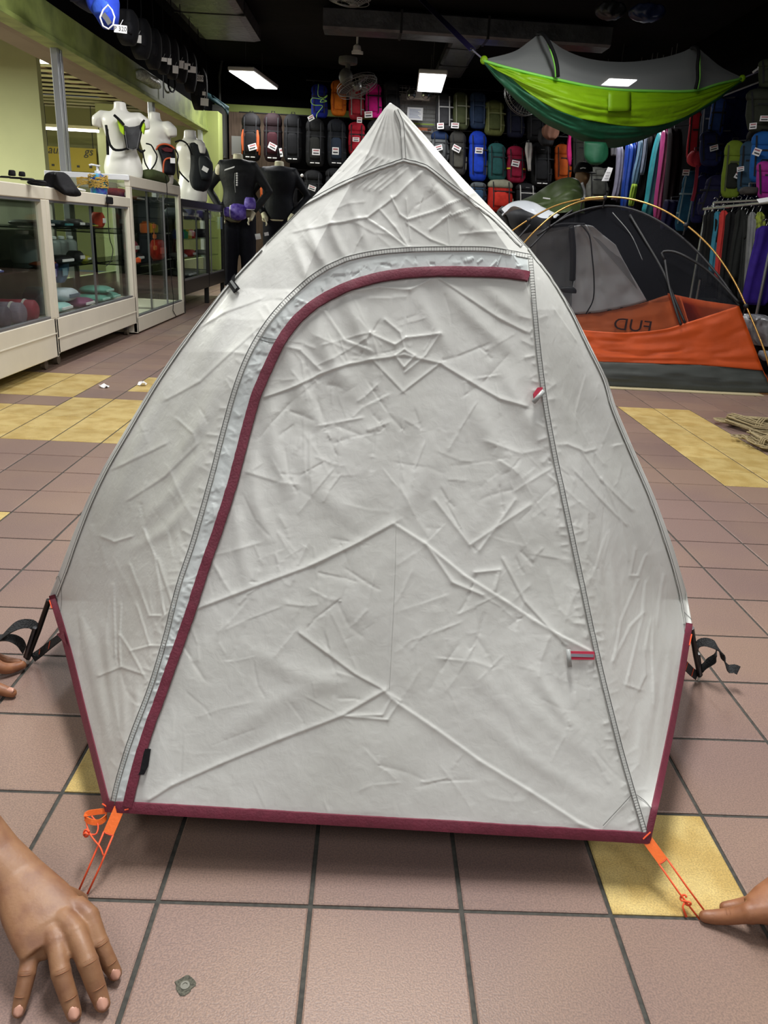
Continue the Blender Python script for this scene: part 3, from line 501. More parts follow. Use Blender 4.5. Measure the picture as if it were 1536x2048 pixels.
# flat look of the taut door bottom
disp *= 1-.22*np.clip((V-1360)/120, 0, 1)
G = CAM+D*((Y-CAM[1])/D[..., 1])[..., None]; NRM = np.array([0, -.92, .38]); G = G+NRM*(disp*fall*.001)[..., None]
def tri(v, y0, y1): return np.clip((v-y0)/(y1-y0), 0, 1)
# zip line and door outline in pixels
ZIP = np.array([(1057, 555), (1030, 550), (1000, 547), (950, 545), (900, 545), (850, 546), (800, 550), (745, 560), (690, 578), (640, 603), (600, 635), (565, 680), (535, 740), (510, 800), (488, 880), (465, 970), (440, 1050), (412, 1130), (385, 1215), (355, 1300), (325, 1385), (298, 1460), (274, 1540), (257, 1610)], float)
SEAML = np.array([(226, 1606), (240, 1550), (262, 1480), (303, 1370), (330, 1280), (358, 1170), (388, 1080), (422, 960), (447, 860), (470, 780), (500, 705), (540, 640), (590, 585), (640, 545), (700, 518), (760, 506), (820, 501), (900, 499), (980, 500), (1060, 514)], float)
SEAMR = np.array([(1060, 514), (1068, 620), (1080, 740), (1095, 840), (1127, 1000), (1157, 1140), (1182, 1260), (1215, 1400), (1252, 1540), (1290, 1668)], float)
CAPL = np.array([(806, 322), (740, 345), (680, 372), (640, 393), (600, 415), (560, 448), (525, 485)], float); CAPR = np.array([(806, 322), (850, 335), (900, 372), (940, 402), (990, 440), (1042, 492)], float)
Uc = (U[:-1, :-1]+U[1:, 1:])/2; Vc = (V[:-1, :-1]+V[1:, 1:])/2
door = inpoly(Uc, Vc, [tuple(p) for p in ZIP]+[(240, 1700), (1320, 1700)]+[tuple(p) for p in SEAMR[::-1]])
flap = inpoly(Uc, Vc, [tuple(p) for p in SEAML]+[(1060, 555)]+[tuple(p) for p in ZIP]+[(215, 1650)]) & ~door
cap = inpoly(Uc, Vc, [(500, 480)]+[tuple(p) for p in CAPL[::-1]]+[tuple(p) for p in CAPR[1:]]+[(1100, 490), (900, 190), (700, 190)])
right = ~door & ~flap & ~cap & (Uc > np.where(Vc < 514, 1060, yinterp(SEAMR, Vc)))
left = ~(door | flap | cap | right)
def fabricmat(name, col, c2, rough=.38):
    m = M(name, col, rough, spec=.45, noise=.1, scale=7, col2=c2); nt = m.node_tree; b = nt.nodes['Principled BSDF']
    g = nt.nodes.new('ShaderNodeNewGeometry'); n = nt.nodes.new('ShaderNodeTexNoise'); n.inputs['Scale'].default_value = 55; n.inputs['Detail'].default_value = 5; n.inputs['Distortion'].default_value = .4; nt.links.new(g.outputs['Position'], n.inputs[0])
    bp = nt.nodes.new('ShaderNodeBump'); bp.inputs['Strength'].default_value = .24; bp.inputs['Distance'].default_value = .003; nt.links.new(n.outputs[0], bp.inputs['Height']); nt.links.new(bp.outputs[0], b.inputs['Normal']); return m
FAB = fabricmat('tent_silver', 'c7c8c4', 'bfc0bb'); FABL = fabricmat('tent_silver_flap', 'c3c9c8', 'bac1c0', .36); BUR = M('burgundy_webbing', '6b2336', .6, noise=.18, scale=90, bump=.12, bscale=300)
vid = np.arange(NR*NC).reshape(NR, NC); Q4 = np.stack([vid[:-1, :-1], vid[:-1, 1:], vid[1:, 1:], vid[1:, :-1]], -1)
def part(mask, name, mat, off=0, label=None):
    q = Q4[mask]; ids, inv = np.unique(q, return_inverse=True); v = G.reshape(-1, 3)[ids]+NRM*off; me = bpy.data.meshes.new(name)
    loc = np.array(tent.location); me.from_pydata((v-loc).tolist(), [], inv.reshape(-1, 4).tolist()); me.materials.append(mat); me.polygons.foreach_set('use_smooth', [True]*len(q)); me.update()
    o = bpy.data.objects.new(name, me); COL.objects.link(o); o.parent = tent; md = o.modifiers.new('s', 'SOLIDIFY'); md.thickness = .0006; md.offset = -1; return tag(o, label)
part(door, 'door_panel', FAB); part(flap, 'storm_flap', FABL, .0012, 'bluish silver storm flap between seam and burgundy zip'); part(cap, 'peak_panel', FAB); part(right, 'side_panel', FAB); part(left, 'side_panel', FAB)
# rear of the fly
GL = resample(np.c_[LBP[4:], LBP[4:, 1]], 40)[:, :2]; GR = resample(np.c_[RBP[4:], RBP[4:, 1]], 40)[:, :2]
def surf(u, v):
    v_ = v; s = .5; t = .5
    for _ in range(30):
        yl = 1622+t*(206-1622); yr = 1686+t*(206-1686); a = yinterp(LBP, yl); b = yinterp(RBP, yr); s = (u-a)/max(b-a, 1e-3); s = min(max(s, -.02), 1.02); y0 = 1622+(1686-1622)*s; t = (v-y0)/(206-y0); t = min(max(t, 0), 1)
    i = t*(NR-1); j = min(max(s, 0), 1)*(NC-1); i0 = min(int(i), NR-2); j0 = min(int(j), NC-2); fi = i-i0; fj = j-j0
    return (G[i0, j0]*(1-fi)+G[i0+1, j0]*fi)*(1-fj)+(G[i0, j0+1]*(1-fi)+G[i0+1, j0+1]*fi)*fj
rim = [surf(*p) for p in GL[:-1]]+[surf(780, 206)]+[surf(*p) for p in GR[::-1][1:]]; rim = np.array(rim); R = []
for q in np.linspace(0, 1, 22):
    k = 1-.5*q**1.3; zz = rim[:, 2]*(1-.60*q**1.1)*(1-.0*q); x = .075+(rim[:, 0]-.075)*k; x = x+np.sin(np.arange(len(x))*.9+q*7)*.003*(q > 0); R.append(np.stack([x, rim[:, 1]+1.7*q+.001, np.maximum(zz, .05)], 1))
MB().grid(np.array(R)).build('rear_canopy', FAB, tent, smooth=True, solid=.0008); MB().add([tuple(p) for p in R[-1]], [tuple(range(len(R[-1])))]).build('rear_end_panel', FAB, tent)
# dark grey inner-tent floor seen as the low bulk inside
MB().box((-.52, .62, .006), (.68, 2.2, .03), .01).build('groundsheet', M('groundsheet', '3c3c3c', .7), tent)
def offp(P, d):
    P = np.asarray(P, float); t = np.gradient(P, axis=0); t /= np.linalg.norm(t, axis=1)[:, None]+1e-9; return P+np.stack([t[:, 1], -t[:, 0]], 1)*d
def strap(name, P, hw, mat, n=60, off=.003, th=.002, parent=tent, lab=None, wob=0, c0=0):
    P = resample(P, n); 
    if wob: P = P+RNG.normal(0, wob, P.shape)
    A = offp(P, c0-hw); B = offp(P, c0+hw); R = []
    for a, b in zip(A, B):
        p, q = surf(*a), surf(*b); o1 = NRM*off; o2 = NRM*(off-th); R.append([p+o2, p+o1, (p+q)/2+o1*1.25, q+o1, q+o2])
    o = MB().rings(R, True).build(name, mat, parent, smooth='auto'); return tag(o, lab)
strap('zip_cover', ZIP, 9.5, BUR, 160, .0065, .006, lab='curved burgundy zip cover', wob=.22)
hemL = LBP[:5]; hemR = RBP[:5]
strap('hem_binding', hemL, 6, BUR, 60, .004, .004, c0=-6 if offp(hemL, 5)[2][0] < hemL[2][0] else 6); strap('hem_binding', hemR, 6, BUR, 60, .004, .004, c0=6 if offp(hemR, 5)[2][0] < hemR[2][0] else -6)
hb = np.array([(212+1086*s, 1622+64*s+5*math.sin(math.pi*s)*0) for s in np.linspace(0, 1, 12)]); strap('hem_binding', hb-np.array([0, 11]), 11, BUR, 90, .0045, .006, wob=.25)
# seams: raised folded strip with two dark thread lines and cross stitches
thread = M('seam_thread', '4c4e4c', .8)
def seam(P, hw, cross=True, nm='seam', n=120, gap=5.5):
    o = strap(nm, P, hw, FAB, n, .0024, .0022, wob=.25); mb = MB(); Pq = resample(P, n)
    for sd in (-1, 1):
        Q = [surf(*a)+NRM*.0029 for a in offp(Pq, sd*hw*.8)]; mb.tube(Q, .00042, 4)
    if cross:
        L = np.linalg.norm(np.diff(Pq, axis=0), axis=1).sum(); Pc = resample(P, int(L/gap)); A, B = offp(Pc, -hw*.75), offp(Pc, hw*.75)
        for a, b in zip(A, B): mb.tube([surf(*a)+NRM*.0030, surf(*b)+NRM*.0030], .00022, 4)
    mb.build('stitching', thread, o)
seam(SEAML, 5.5); seam(SEAMR, 5.5); seam(CAPL, 3.5, False, n=50); seam(CAPR, 3.5, False, n=50); seam(np.array([(792, 222), (803, 250), (806, 290), (808, 320)]), 4.5, False, n=30)
k_ = np.linspace(1, .25, 11)[:, None]; seam(LBP[4:15]+np.array([15, 0])*k_, 2.2, False, n=60); seam(RBP[4:15]-np.array([15, 0])*k_, 2.2, False, n=60)
for P in ([(1205, 1650), (1235, 1618), (1266, 1584)], [(1266, 1584), (1290, 1602), (1303, 1618)], [(404, 0)], [(515, 672), (535, 677), (560, 680)], [(518, 679), (536, 684), (558, 687)], [(105, 1158), (118, 1153), (124, 1200), (118, 1240)], [(1366, 1222), (1376, 1232), (1384, 1240)], [(1366, 1222), (1370, 1280), (1376, 1320)], [(792, 1050), (790, 1150), (784, 1280), (779, 1378)]):
    if len(P) < 2: continue
    MB().tube([surf(*p)+NRM*.0018 for p in resample(np.array(P, float), 24)], .0004 if P[0][0] != 792 else .00014, 4).build('reinforcement_stitching', thread if P[0][0] != 792 else M('thread_light', '8a8c88', .8), tent)
# small fittings
def quad(name, P, mat, th=.003, off=.004, lab=None, sub=None):
    v = [surf(*p)+NRM*off for p in P]; w2 = [p+NRM*th for p in v]; n = len(v); o = MB().add(v+w2, [tuple(range(n-1, -1, -1)), tuple(range(n, 2*n))]+[(i, (i+1) % n, (i+1) % n+n, i+n) for i in range(n)]).build(name, mat, sub or tent); return tag(o, lab)
quad('hook_tape_tab', [(283, 1540), (292, 1494), (304, 1496), (299, 1530), (291, 1546), (280, 1546)], BLACK, lab='black hook-and-loop tab beside the zip'); q = quad('vent_clip', [(449, 557), (457, 551), (470, 566), (482, 582), (470, 591), (458, 573)], BLACK, .005, lab='black vent clip on the left edge')
quad('clip_slot', [(462, 568), (466, 565), (478, 582), (474, 586)], M('clip_light', '55585a', .4), .0015, .010, sub=q)
redw = M('red_webbing', 'b02340', .6); gw = M('reflective_grey', '8a8b95', .45, .2); togg = M('toggle_grey', '9a9d9b', .4)
tl = quad('door_tie', [(1136, 1301), (1186, 1302), (1186, 1318), (1136, 1318)], redw, .002, .004, 'red and grey door tie with a toggle, lower right'); quad('reflective_strip', [(1138, 1306), (1184, 1307), (1184, 1313), (1138, 1312)], gw, .0008, .0062, sub=tl)
MB().tube([surf(1133, 1297)+NRM*.008, surf(1137, 1332)+NRM*.008], .0032, 8).build('toggle', togg, tl, smooth=True)
tl = quad('door_tie', [(1064, 790), (1072, 778), (1082, 777), (1083, 786), (1074, 800), (1066, 808)], redw, .004, .004, 'red door tie folded over its grey toggle, upper right'); MB().tube([surf(1063, 808)+NRM*.010, surf(1083, 786)+NRM*.012], .0034, 8).build('toggle', togg, tl, smooth=True)
# pole tips, straps, corner loops
polem = M('pole_black', '121214', .3, .2); wb = M('black_webbing', '1b1c1e', .75, bump=.5, bscale=300); orange = M('orange_webbing', 'f2712b', .6, bump=.08, bscale=300); cord = M('orange_cord', 'e4552c', .6); rub = M('clear_tip', 'c9c6bb', .3)
def side(sgn, top, foot, r2, strapP, loop, loop2, Yt, Yf):
    A = atY(*top, Yt); F = atZ(*foot, .006); Yg = F[1]
    o = MB().tube([A, (A+F)/2, F+np.array([0, 0, .006])], .0052, 10).build('pole_end', polem, tent, smooth='auto'); MB().tube([F+np.array([0, 0, .008]), F+np.array([0, 0, -.005])], [.004, .0026], 8).build('pole_tip', rub, o)
    MB().tube([atY(*r2[0], Yg-.004), atY(*r2[1], Yg-.004)], .0055, 10).build('strap_adjuster', polem, tent, smooth='auto')
    MB().ribbon([atY(u, v, Yg-.01) for u, v in resample(np.array(r2, float), 4)], .004, (1, 0, 0), .008).build('adjuster_rib', M('rib_grey', '4a4b50', .25, .5), tent)
    MB().ribbon([atY(u, v, y) for u, v, y in strapP], .017, (.2, .25, 1), .002).build('corner_strap', wb, tent)
    for i in (1, 2):
        if i < len(strapP)-1: c = atY(*strapP[i]); d = atY(*strapP[i+1])-c; MB().obox(c, d, (.2, .25, 1), np.cross(d, (.2, .25, 1)), .0007, .0085, .002).build('orange_bar_tack', cord, tent)
    for L in (loop, loop2):
        P3 = [atY(*p) for p in resample(np.array(L, float), 26)]; MB().ribbon(P3, .018, [(.25*math.sin(i*.35), .8, .5+.3*math.sin(i*.3)) for i in range(len(P3))], .0018).build('webbing_tail', wb, tent, smooth='auto')
side(-1, (98, 1200), (56, 1322), ((71, 1256), (52, 1314)), [(66, 1316, .57), (80, 1306, .57), (100, 1290, .55), (118, 1276, .52), (128, 1268, .49)], [(74, 1256, .575), (62, 1248, .57), (40, 1249, .56), (18, 1262, .55), (0, 1278, .55), (-20, 1292, .55)], [(49, 1300, .57), (40, 1285, .56), (22, 1276, .55), (0, 1276, .55), (-20, 1282, .55)], .555, .57)
side(1, (1383, 1256), (1398, 1356), ((1395, 1308), (1400, 1350)), [(1394, 1352, .6), (1384, 1344, .58), (1372, 1332, .55), (1362, 1322, .5)], [(1392, 1300, .60), (1396, 1288, .6), (1410, 1284, .59), (1428, 1290, .58), (1442, 1305, .58), (1450, 1326, .57), (1458, 1338, .57), (1468, 1337, .57), (1477, 1341, .56)], [(1403, 1338, .6), (1416, 1326, .59), (1430, 1316, .58), (1433, 1304, .57)], .555, .6)
def tri_tab(P, Ys): pass
# burgundy gusset at the left strap
MB().add([atY(113, 1268, .5), atY(127, 1262, .47), atY(133, 1290, .42), atY(113, 1268, .507), atY(127, 1262, .477), atY(133, 1290, .427)], [(0, 1, 2), (5, 4, 3), (0, 3, 4, 1), (1, 4, 5, 2), (2, 5, 3, 0)]).build('strap_gusset', BUR, tent)
# corner guy loops
def guy(c_px, off, stake, lab, knot=None):
    c = surf(*c_px)+NRM*.003; s = atZ(*stake, .004); d = s-c; L = np.linalg.norm(d); d /= L; wv = np.cross(d, NRM); wv /= np.linalg.norm(wv); e = c+d*L*off
    o = MB().ribbon([c-d*.004, c+d*L*off*.5, e], .0145, wv, .0022).build('guy_loop_tab', orange, tent); tag(o, lab)
    for k in (-1, 1): MB().tube([e+wv*k*.0065, e+(s-e)*.5+wv*k*.0066+np.array([0, 0, -.0015]), s+wv*k*.006], .0013, 6).build('guy_cord', cord, tent, smooth=True)
    MB().tube([e+wv*.0068, e+wv*.003+d*.001, e-wv*.003+d*.001, e-wv*.0068], .0013, 6).build('guy_cord_bight', cord, tent)
    if knot:
        wk = wv*(1 if wv[0] < 0 else -1); kc = e+(s-e)*knot+wk*.0066; pts = [kc+.0042*np.array([math.cos(2.2*t), math.sin(1.7*t), .6*math.sin(3.1*t)])+d*(t-2)*.0022 for t in np.linspace(0, 4, 26)]
        MB().tube(pts, .0014, 6).tube([kc, kc+wk*.008+d*.004, kc+wk*.012+d*.016], [.0015, .0012, .002], 6).build('cord_knot', cord, tent, smooth=True)
guy((238, 1620), .28, (166, 1785), 'orange webbing tab at the left corner'); guy((1296, 1682), .26, (1407, 1834), 'orange webbing tab at the right corner', .66)
for P in ([(1283, 1675), (1298, 1661)], [(207, 1605), (216, 1610)], [(1376, 1290), (1382, 1268)], [(99, 1200), (106, 1216)], [(252, 1617), (260, 1615)]): MB().tube([surf(*P[0])+NRM*.006, surf(*P[1])+NRM*.006], .0011, 5).build('orange_bar_tack', cord, tent)
zc = surf(214, 1618)[2]; Yc = surf(214, 1618)[1]
P3 = [atY(u, v, Yc+dy) for u, v, dy in resample(np.array([(210, 1622, 0), (192, 1624, -.004), (174, 1628, -.01), (172, 1638, -.014), (184, 1644, -.02), (200, 1644, -.016), (212, 1634, -.008), (212, 1622, 0)], float), 26)]
MB().ribbon(P3, .0075, [(0, .5, 1)]*len(P3), .0014).build('loose_corner_loop', orange, tent)
P3 = [atY(u, v, y) for u, v, y in resample(np.array([(173, 1636, Yc-.012), (174, 1652, Yc-.02), (180, 1668, Yc-.03), (190, 1682, Yc-.04), (200, 1694, Yc-.048), (207, 1712, Yc-.055)], float), 20)]; mb = MB().tube(P3, .0012, 6)
P3 = [atY(u, v, y) for u, v, y in resample(np.array([(183, 1632, Yc-.012), (196, 1650, Yc-.02), (192, 1668, Yc-.03), (178, 1668, Yc-.03), (170, 1664, Yc-.03)], float), 20)]; mb.tube(P3, .0012, 6)
kc = atY(172, 1668, Yc-.03); mb.tube([kc+.004*np.array([math.cos(2.6*t), math.sin(1.9*t), math.sin(2.9*t)]) for t in np.linspace(0, 5, 30)], .0015, 6); mb.build('loose_cord', cord, tent, smooth=True)
# ================================================================ GLASS DISPLAY COUNTERS (left)
GL1 = glass('case_glass', (.955, .98, .965), .05); cream = M('case_cream', 'd9d3c2', .5, noise=.05, scale=6); whitep = M('case_white', 'e4e6ea', .4); blk = M('case_black', '1c1c1b', .4)
dark_in = M('case_back', '50503f', .7, noise=.25, scale=4); shelfg = glass('shelf_glass', (.86, .93, .90), .14, .05); rail = M('rail_grey', '77787a', .4, .3)
XF = -1.74
def case(label, y0, y1, zb, zt, mat, win, posts, shelves, depth=.60, legs='caster', panes=2, name='display_case', backm=None, sidewin=False, boards=()):
    p = thing(name, label, 'display case', (XF-depth/2, (y0+y1)/2, 0)); x0, x1 = XF-depth, XF; w0, w1 = win; fw = .055
    MB().box((x0, y0, w0-.03), (x1-.002, y1, w0-.005)).build('bottom_board', mat, p)
    MB().box((x1-.03, y0, zb), (x1, y1, w0), .004).build('front_panel', mat, p)
    for b in boards: MB().box((x1, y0, b-.004), (x1+.004, y1, b+.004), .001).build('panel_bead', mat, p)
    MB().box((x1-.04, y0, w1), (x1, y1, zt), .004).build('top_rail', mat, p); MB().box((x0, y0, w1), (x0+.04, y1, zt), .004).build('top_rail', mat, p)
    for yy in (y0, y1-.03): MB().box((x0+.04, yy, zt-.034), (x1-.04, yy+.03, zt), .003).build('top_rail', mat, p)
    MB().box((x0+.03, y0+.02, zt-.012), (x1-.03, y1-.02, zt-.004)).build('top_glass', GL1, p)
    for a, b in ((y0, y0+posts[0]), (y1-posts[1], y1)):
        MB().box((x1-.035, a, w0), (x1+.0, b, w1), .003).build('post', mat, p); MB().box((x0, a, zb), (x0+.03, b, w1), .003).build('post', mat, p)
    MB().box((x0, y0, zb), (x1, y0+.02, w0)).build('end_panel', mat, p); MB().box((x0, y1-.02, zb), (x1, y1, w0)).build('end_panel', mat, p)
    for yy in (y0+.006, y1-.01): MB().box((x0+.03, yy, w0), (x1-.035, yy+.004, zt-.034)).build('end_glass', GL1, p)
    ya, yb = y0+posts[0], y1-posts[1]; L = (yb-ya)/panes
    for k in range(panes):
        xx = x1-.018-.009*(k % 2); MB().box((xx, ya+k*L-.02*(k > 0), w0), (xx+.005, ya+(k+1)*L+.02*(k < panes-1), w1)).build('sliding_glass', GL1, p)
        if k: MB().box((xx-.002, ya+k*L-.024, w0), (xx+.010, ya+k*L-.012, w1)).build('glass_edge_strip', rail, p)
    MB().box((x1-.034, ya, w0), (x1-.004, yb, w0+.012)).build('bottom_track', rail, p); MB().box((x1-.034, ya, w1-.012), (x1-.004, yb, w1)).build('top_track', rail, p)
    for s in shelves: MB().box((x0+.03, y0+.03, s-.004), (x1-.07, y1-.03, s+.004)).build('shelf', shelfg, p)
    MB().box((x0+.002, y0+.02, w0), (x0+.008, y1-.02, w1)).build('back_glass', backm or GL1, p)
    if legs == 'caster':
        for yy in (y0+.12, y1-.06):
            for xx in (x0+.08, x1-.07):
                o = MB().box((xx-.018, yy-.02, .045), (xx+.018, yy+.02, w0-.03), .003).build('caster_fork', rail, p); MB().lathe((xx, yy+.012, .027), [(.012, -.014), (.027, -.012), (.027, .012), (.012, .014)], 16, axis=0).build('wheel', M('wheel', '6b6152', .6), o, smooth='auto')
    elif legs == 'leg':
        for yy in (y0+.03, (y0+y1)/2+.1, y1-.03):
            for xx in (x0+.03, x1-.03): MB().box((xx-.022, yy-.022, 0), (xx+.022, yy+.022, zb+.02), .003).build('leg', mat, p)
    return p
backc = M('case_back_panel', '8b8d74', .8, noise=.2, scale=5)
cA = case('cream display counter nearest the left edge, red rolls behind its glass', 2.25, 3.735, .07, .97, cream, (.285, .905), (.06, .055), (.54, .765), boards=(.2,), backm=backc)
cB = case('cream display counter with two sliding panes and blue packets inside', 3.74, 5.285, .085, .97, cream, (.28, .905), (.05, .055), (.54, .755), boards=(.17,), backm=backc)
cC = case('taller white display cabinet carrying the vest mannequin', 5.29, 6.83, .012, 1.12, cream, (.125, 1.045), (.05, .075), (.50, .72, .96), legs=None, panes=3, name='display_cabinet')
MB().box((XF-.60, 5.28, 1.085), (XF, 5.30, 1.122), .003).build('white_end_rail', whitep, cC); MB().box((XF-.60, 5.28, .97), (XF-.57, 5.30, 1.085), .003).build('white_end_post', whitep, cC)
cD = case('black framed display cabinet beyond the white one', 6.86, 8.95, .17, 1.02, blk, (.30, .955), (.03, .05), (.48, .66, .84), legs='leg', panes=3, name='display_cabinet', backm=M('dback', '33342c', .7))
MB().box((XF-.03, 8.0, .17), (XF+.004, 8.05, .96), .003).build('centre_post', blk, cD)
q = atX(443, 447, XF+.003); MB().box((XF, q[1]-.06, q[2]-.06), (XF+.004, q[1]+.05, q[2]+.07)).build('price_card', M('card_blue', '8fa9bd', .5), cD)
# goods inside
def bottle(lab, x, y, z, r, h, col, name='bottle', cat='bottle', grp=None, cap='e0e0e0'):
    p = thing(name, lab, cat, (x, y, z), 0, grp); m = M('item_'+col, col, .4); MB().lathe((0, 0, 0), [(r*.9, 0), (r, .01), (r, h*.72), (r*.75, h*.82), (r*.4, h*.86), (r*.4, h*.9)], 16).build('body', m, p, smooth='auto', local=True)
    MB().lathe((0, 0, 0), [(r*.48, h*.88), (r*.5, h*.98), (r*.3, h)], 14).build('cap', M('cap_'+cap, cap, .4), p, smooth='auto', local=True); return p
def pouch(lab, x, y, z, sx, sy, sz, col, name='pouch', cat='pouch', tilt=0, grp=None, lid=None):
    p = thing(name, lab, cat, (x, y, z+sy/2*abs(math.sin(tilt))), 0, grp); m = cloth(col, .5); R = []
    for k in range(9):
        t = k/8; s = (math.sin(math.pi*(.12+.76*t)))**.45
        R.append([(sx/2*s*math.copysign(abs(math.cos(a))**.6, math.cos(a)), sy/2*s*math.copysign(abs(math.sin(a))**.6, math.sin(a))+math.sin(tilt)*sz*t*-1, sz*t*math.cos(tilt)) for a in [2*math.pi*i/18 for i in range(18)]])
    MB().rings(R).build('body', m, p, smooth=True, local=True)
    MB().box((sx/2*.9, -sy*.3, sz*.3*math.cos(tilt)), (sx/2+.004, sy*.3, sz*.62*math.cos(tilt)), .002).build('label_patch', M('patch_'+(lid or 'd8d8d8'), lid or 'd8d8d8', .5), p, local=True); return p
def roll(lab, x, y, z, r, L, col, axis=1, name='rolled_bag', cat='bag', grp=None):
    p = thing(name, lab, cat, (x, y, z), 0, grp); m = cloth(col, .55); prof = [(r*.75, -L/2), (r, -L/2+.012), (r*.96, -L*.1), (r, L*.12), (r, L/2-.012), (r*.75, L/2)]
    MB().lathe((0, 0, r), prof, 20, axis=axis).build('body', m, p, smooth=True, local=True)
    mb = MB()
    c = [0, 0, r]; q = [(r+.003)*1, -.012], [(r+.004), 0], [(r+.003), .012]; MB().lathe(c, [(r+.002, L*.25), (r+.005, L*.26), (r+.002, L*.30)], 20, axis=axis).build('strap', M('strap_g', '8c8c88', .5), p, local=True); return p
Z0 = .285
for k, (y, col, lab) in enumerate(((2.62, '6d2230', 'dark red rolled bag, leftmost in the near counter'), (2.84, '7a7a72', 'grey rolled bag at the left edge of the near counter'), (3.02, '8e2436', 'red rolled bag low behind the near glass'), (3.22, '4a4450', 'charcoal rolled bag between two red ones in the near counter'), (3.40, '6b6270', 'dull violet rolled bag in the near counter'), (3.56, '7c2636', 'small red rolled bag nearest the cream post'))): roll(lab, -1.90, y, Z0, .055, .26, col, axis=0, grp=None)
pouch('dark red pouch on the middle shelf of the near counter', -1.93, 3.12, .545, .2, .16, .08, '7b1f30'); pouch('plum coloured packet leaning on the middle shelf of the near counter', -1.87, 3.0, .545, .06, .16, .12, '83536a', name='packet', cat='packet'); pouch('white and blue packet on the middle shelf of the near counter', -1.86, 3.2, .545, .16, .13, .028, 'c9cdd8', name='packet', cat='packet', lid='3b4a86')
pouch('orange and green folded bag on the top shelf of the near counter', -1.95, 3.14, .77, .26, .30, .06, 'b06a2c', name='folded_bag', cat='bag', lid='3f5a2a'); pouch('grey green bundle hanging behind the near counter glass', -2.15, 2.85, .545, .2, .3, .16, '6f745f', name='bundle', cat='bag')
pouch('black flat pouch on the top shelf of the second counter', -1.93, 3.98, .76, .22, .2, .035, '1e1f20'); pouch('teal edged black pouch on the top shelf of the second counter', -1.93, 4.28, .76, .22, .18, .04, '1c2a2c', lid='4a9aa0'); pouch('black sandal-like strap set on the top shelf of the second counter', -1.92, 4.62, .76, .12, .12, .05, '262523', name='strap_set', cat='strap'); pouch('black and yellow pouch on the top shelf of the second counter', -1.92, 4.8, .76, .16, .16, .03, '20201c', lid='b9ad3c'); pouch('red cup on the top shelf of the second counter', -1.92, 5.1, .76, .09, .09, .1, 'b8452f', name='cup', cat='cup')
pouch('long orange and black tool on the middle shelf of the second counter', -1.9, 4.02, .545, .08, .3, .025, 'b4552a', name='hand_tool', cat='tool', lid='20201c'); pouch('black knife case on the middle shelf of the second counter', -1.92, 4.32, .545, .12, .3, .05, '1b1b1c', name='knife_case', cat='case'); pouch('black pouch by the steel cups in the second counter', -1.92, 4.6, .545, .1, .12, .07, '232321'); pouch('yellow topped black box in the second counter', -1.92, 4.74, .545, .09, .09, .04, 'b7b244', name='box', cat='box')
for k, y in enumerate((4.72, 4.86, 5.02)): bottle(['steel flask beside the yellow box in the second counter', 'steel flask in the middle of three in the second counter', 'steel flask nearest the right post in the second counter'][k], -2.1, y, .545, .045, .15, '7c7f7c')
bottle('large steel tumbler shining in the second counter', -2.1, 4.25, .545, .075, .19, 'a9b3b0')
pouch('teal plastic box at the left of the second counter floor', -1.9, 3.88, Z0, .14, .13, .15, '175a66', name='storage_box', cat='box', lid='3a8fa0'); pouch('pale aqua packet stack below the leaning blue packs', -1.88, 4.06, Z0, .18, .26, .05, '9dc9c6', name='packet', cat='packet')
pouch('clear wrapped white packet under the purple pack', -1.88, 4.22, Z0+.05, .16, .26, .07, 'b9c3cb', name='packet', cat='packet', lid='5c6a78'); pouch('mauve tray at the foot of the second counter', -1.84, 4.40, Z0, .14, .24, .05, '7d4a68', name='tray', cat='tray')
pouch('purple pack leaning in the second counter', -1.92, 4.12, Z0+.12, .08, .13, .16, '3c3574', tilt=-.5, name='folded_pack', cat='packet', lid='a59fd0'); pouch('steel blue pack leaning beside the purple one', -1.92, 4.30, Z0+.12, .08, .12, .16, '4b6d8c', tilt=-.5, name='folded_pack', cat='packet', lid='86a6b8')
for k, (y, z) in enumerate(((4.75, 0), (4.98, 0), (4.84, .05))): pouch(['aqua wrapped packet at the bottom right of the second counter', 'aqua wrapped packet touching the right post of the second counter', 'topmost aqua wrapped packet in the second counter'][k], -1.88, y, Z0+z, .2, .22, .045, '67a394', name='packet', cat='packet', lid='a9d8cc')
# cabinet C
pouch('dark red folded bag at the top of the white cabinet', -1.92, 5.5, .965, .2, .18, .07, '6d2330', name='folded_bag', cat='bag'); pouch('brown leather-like folded item at the top of the white cabinet', -1.92, 5.85, .965, .2, .3, .03, '6b4a34', name='folded_item', cat='bag')
bottle('teal hydration bottle on the upper shelf of the white cabinet', -1.86, 5.62, .725, .035, .13, '2f9fb0', cap='2a8090'); bottle('yellow lantern on the upper shelf of the white cabinet', -1.88, 6.2, .725, .045, .09, 'c99a25', name='lantern', cat='lantern', cap='8a6a1a'); bottle('orange lantern beside the yellow one in the white cabinet', -1.86, 6.05, .725, .04, .09, 'c8622a', name='lantern', cat='lantern', cap='8a4a1a'); bottle('dull gold lantern at the right of the upper shelf', -1.9, 6.45, .725, .045, .08, '8f7f2e', name='lantern', cat='lantern', cap='5a5020')
pouch('crimson pouch on the middle shelf of the white cabinet', -1.92, 5.85, .57, .1, .14, .09, '8b1f36'); pouch('black pouch under the crimson one in the white cabinet', -1.94, 5.95, .505, .14, .24, .06, '202024'); pouch('bright red first-aid bag in the white cabinet', -1.86, 6.42, .505, .1, .30, .16, '9c2517', name='first_aid_bag', cat='bag', lid='c4584a')
bottle('small orange whistle lamp on the middle shelf of the white cabinet', -1.85, 5.78, .505, .022, .035, 'e0562c', name='small_lamp', cat='lamp', cap='ff8844')
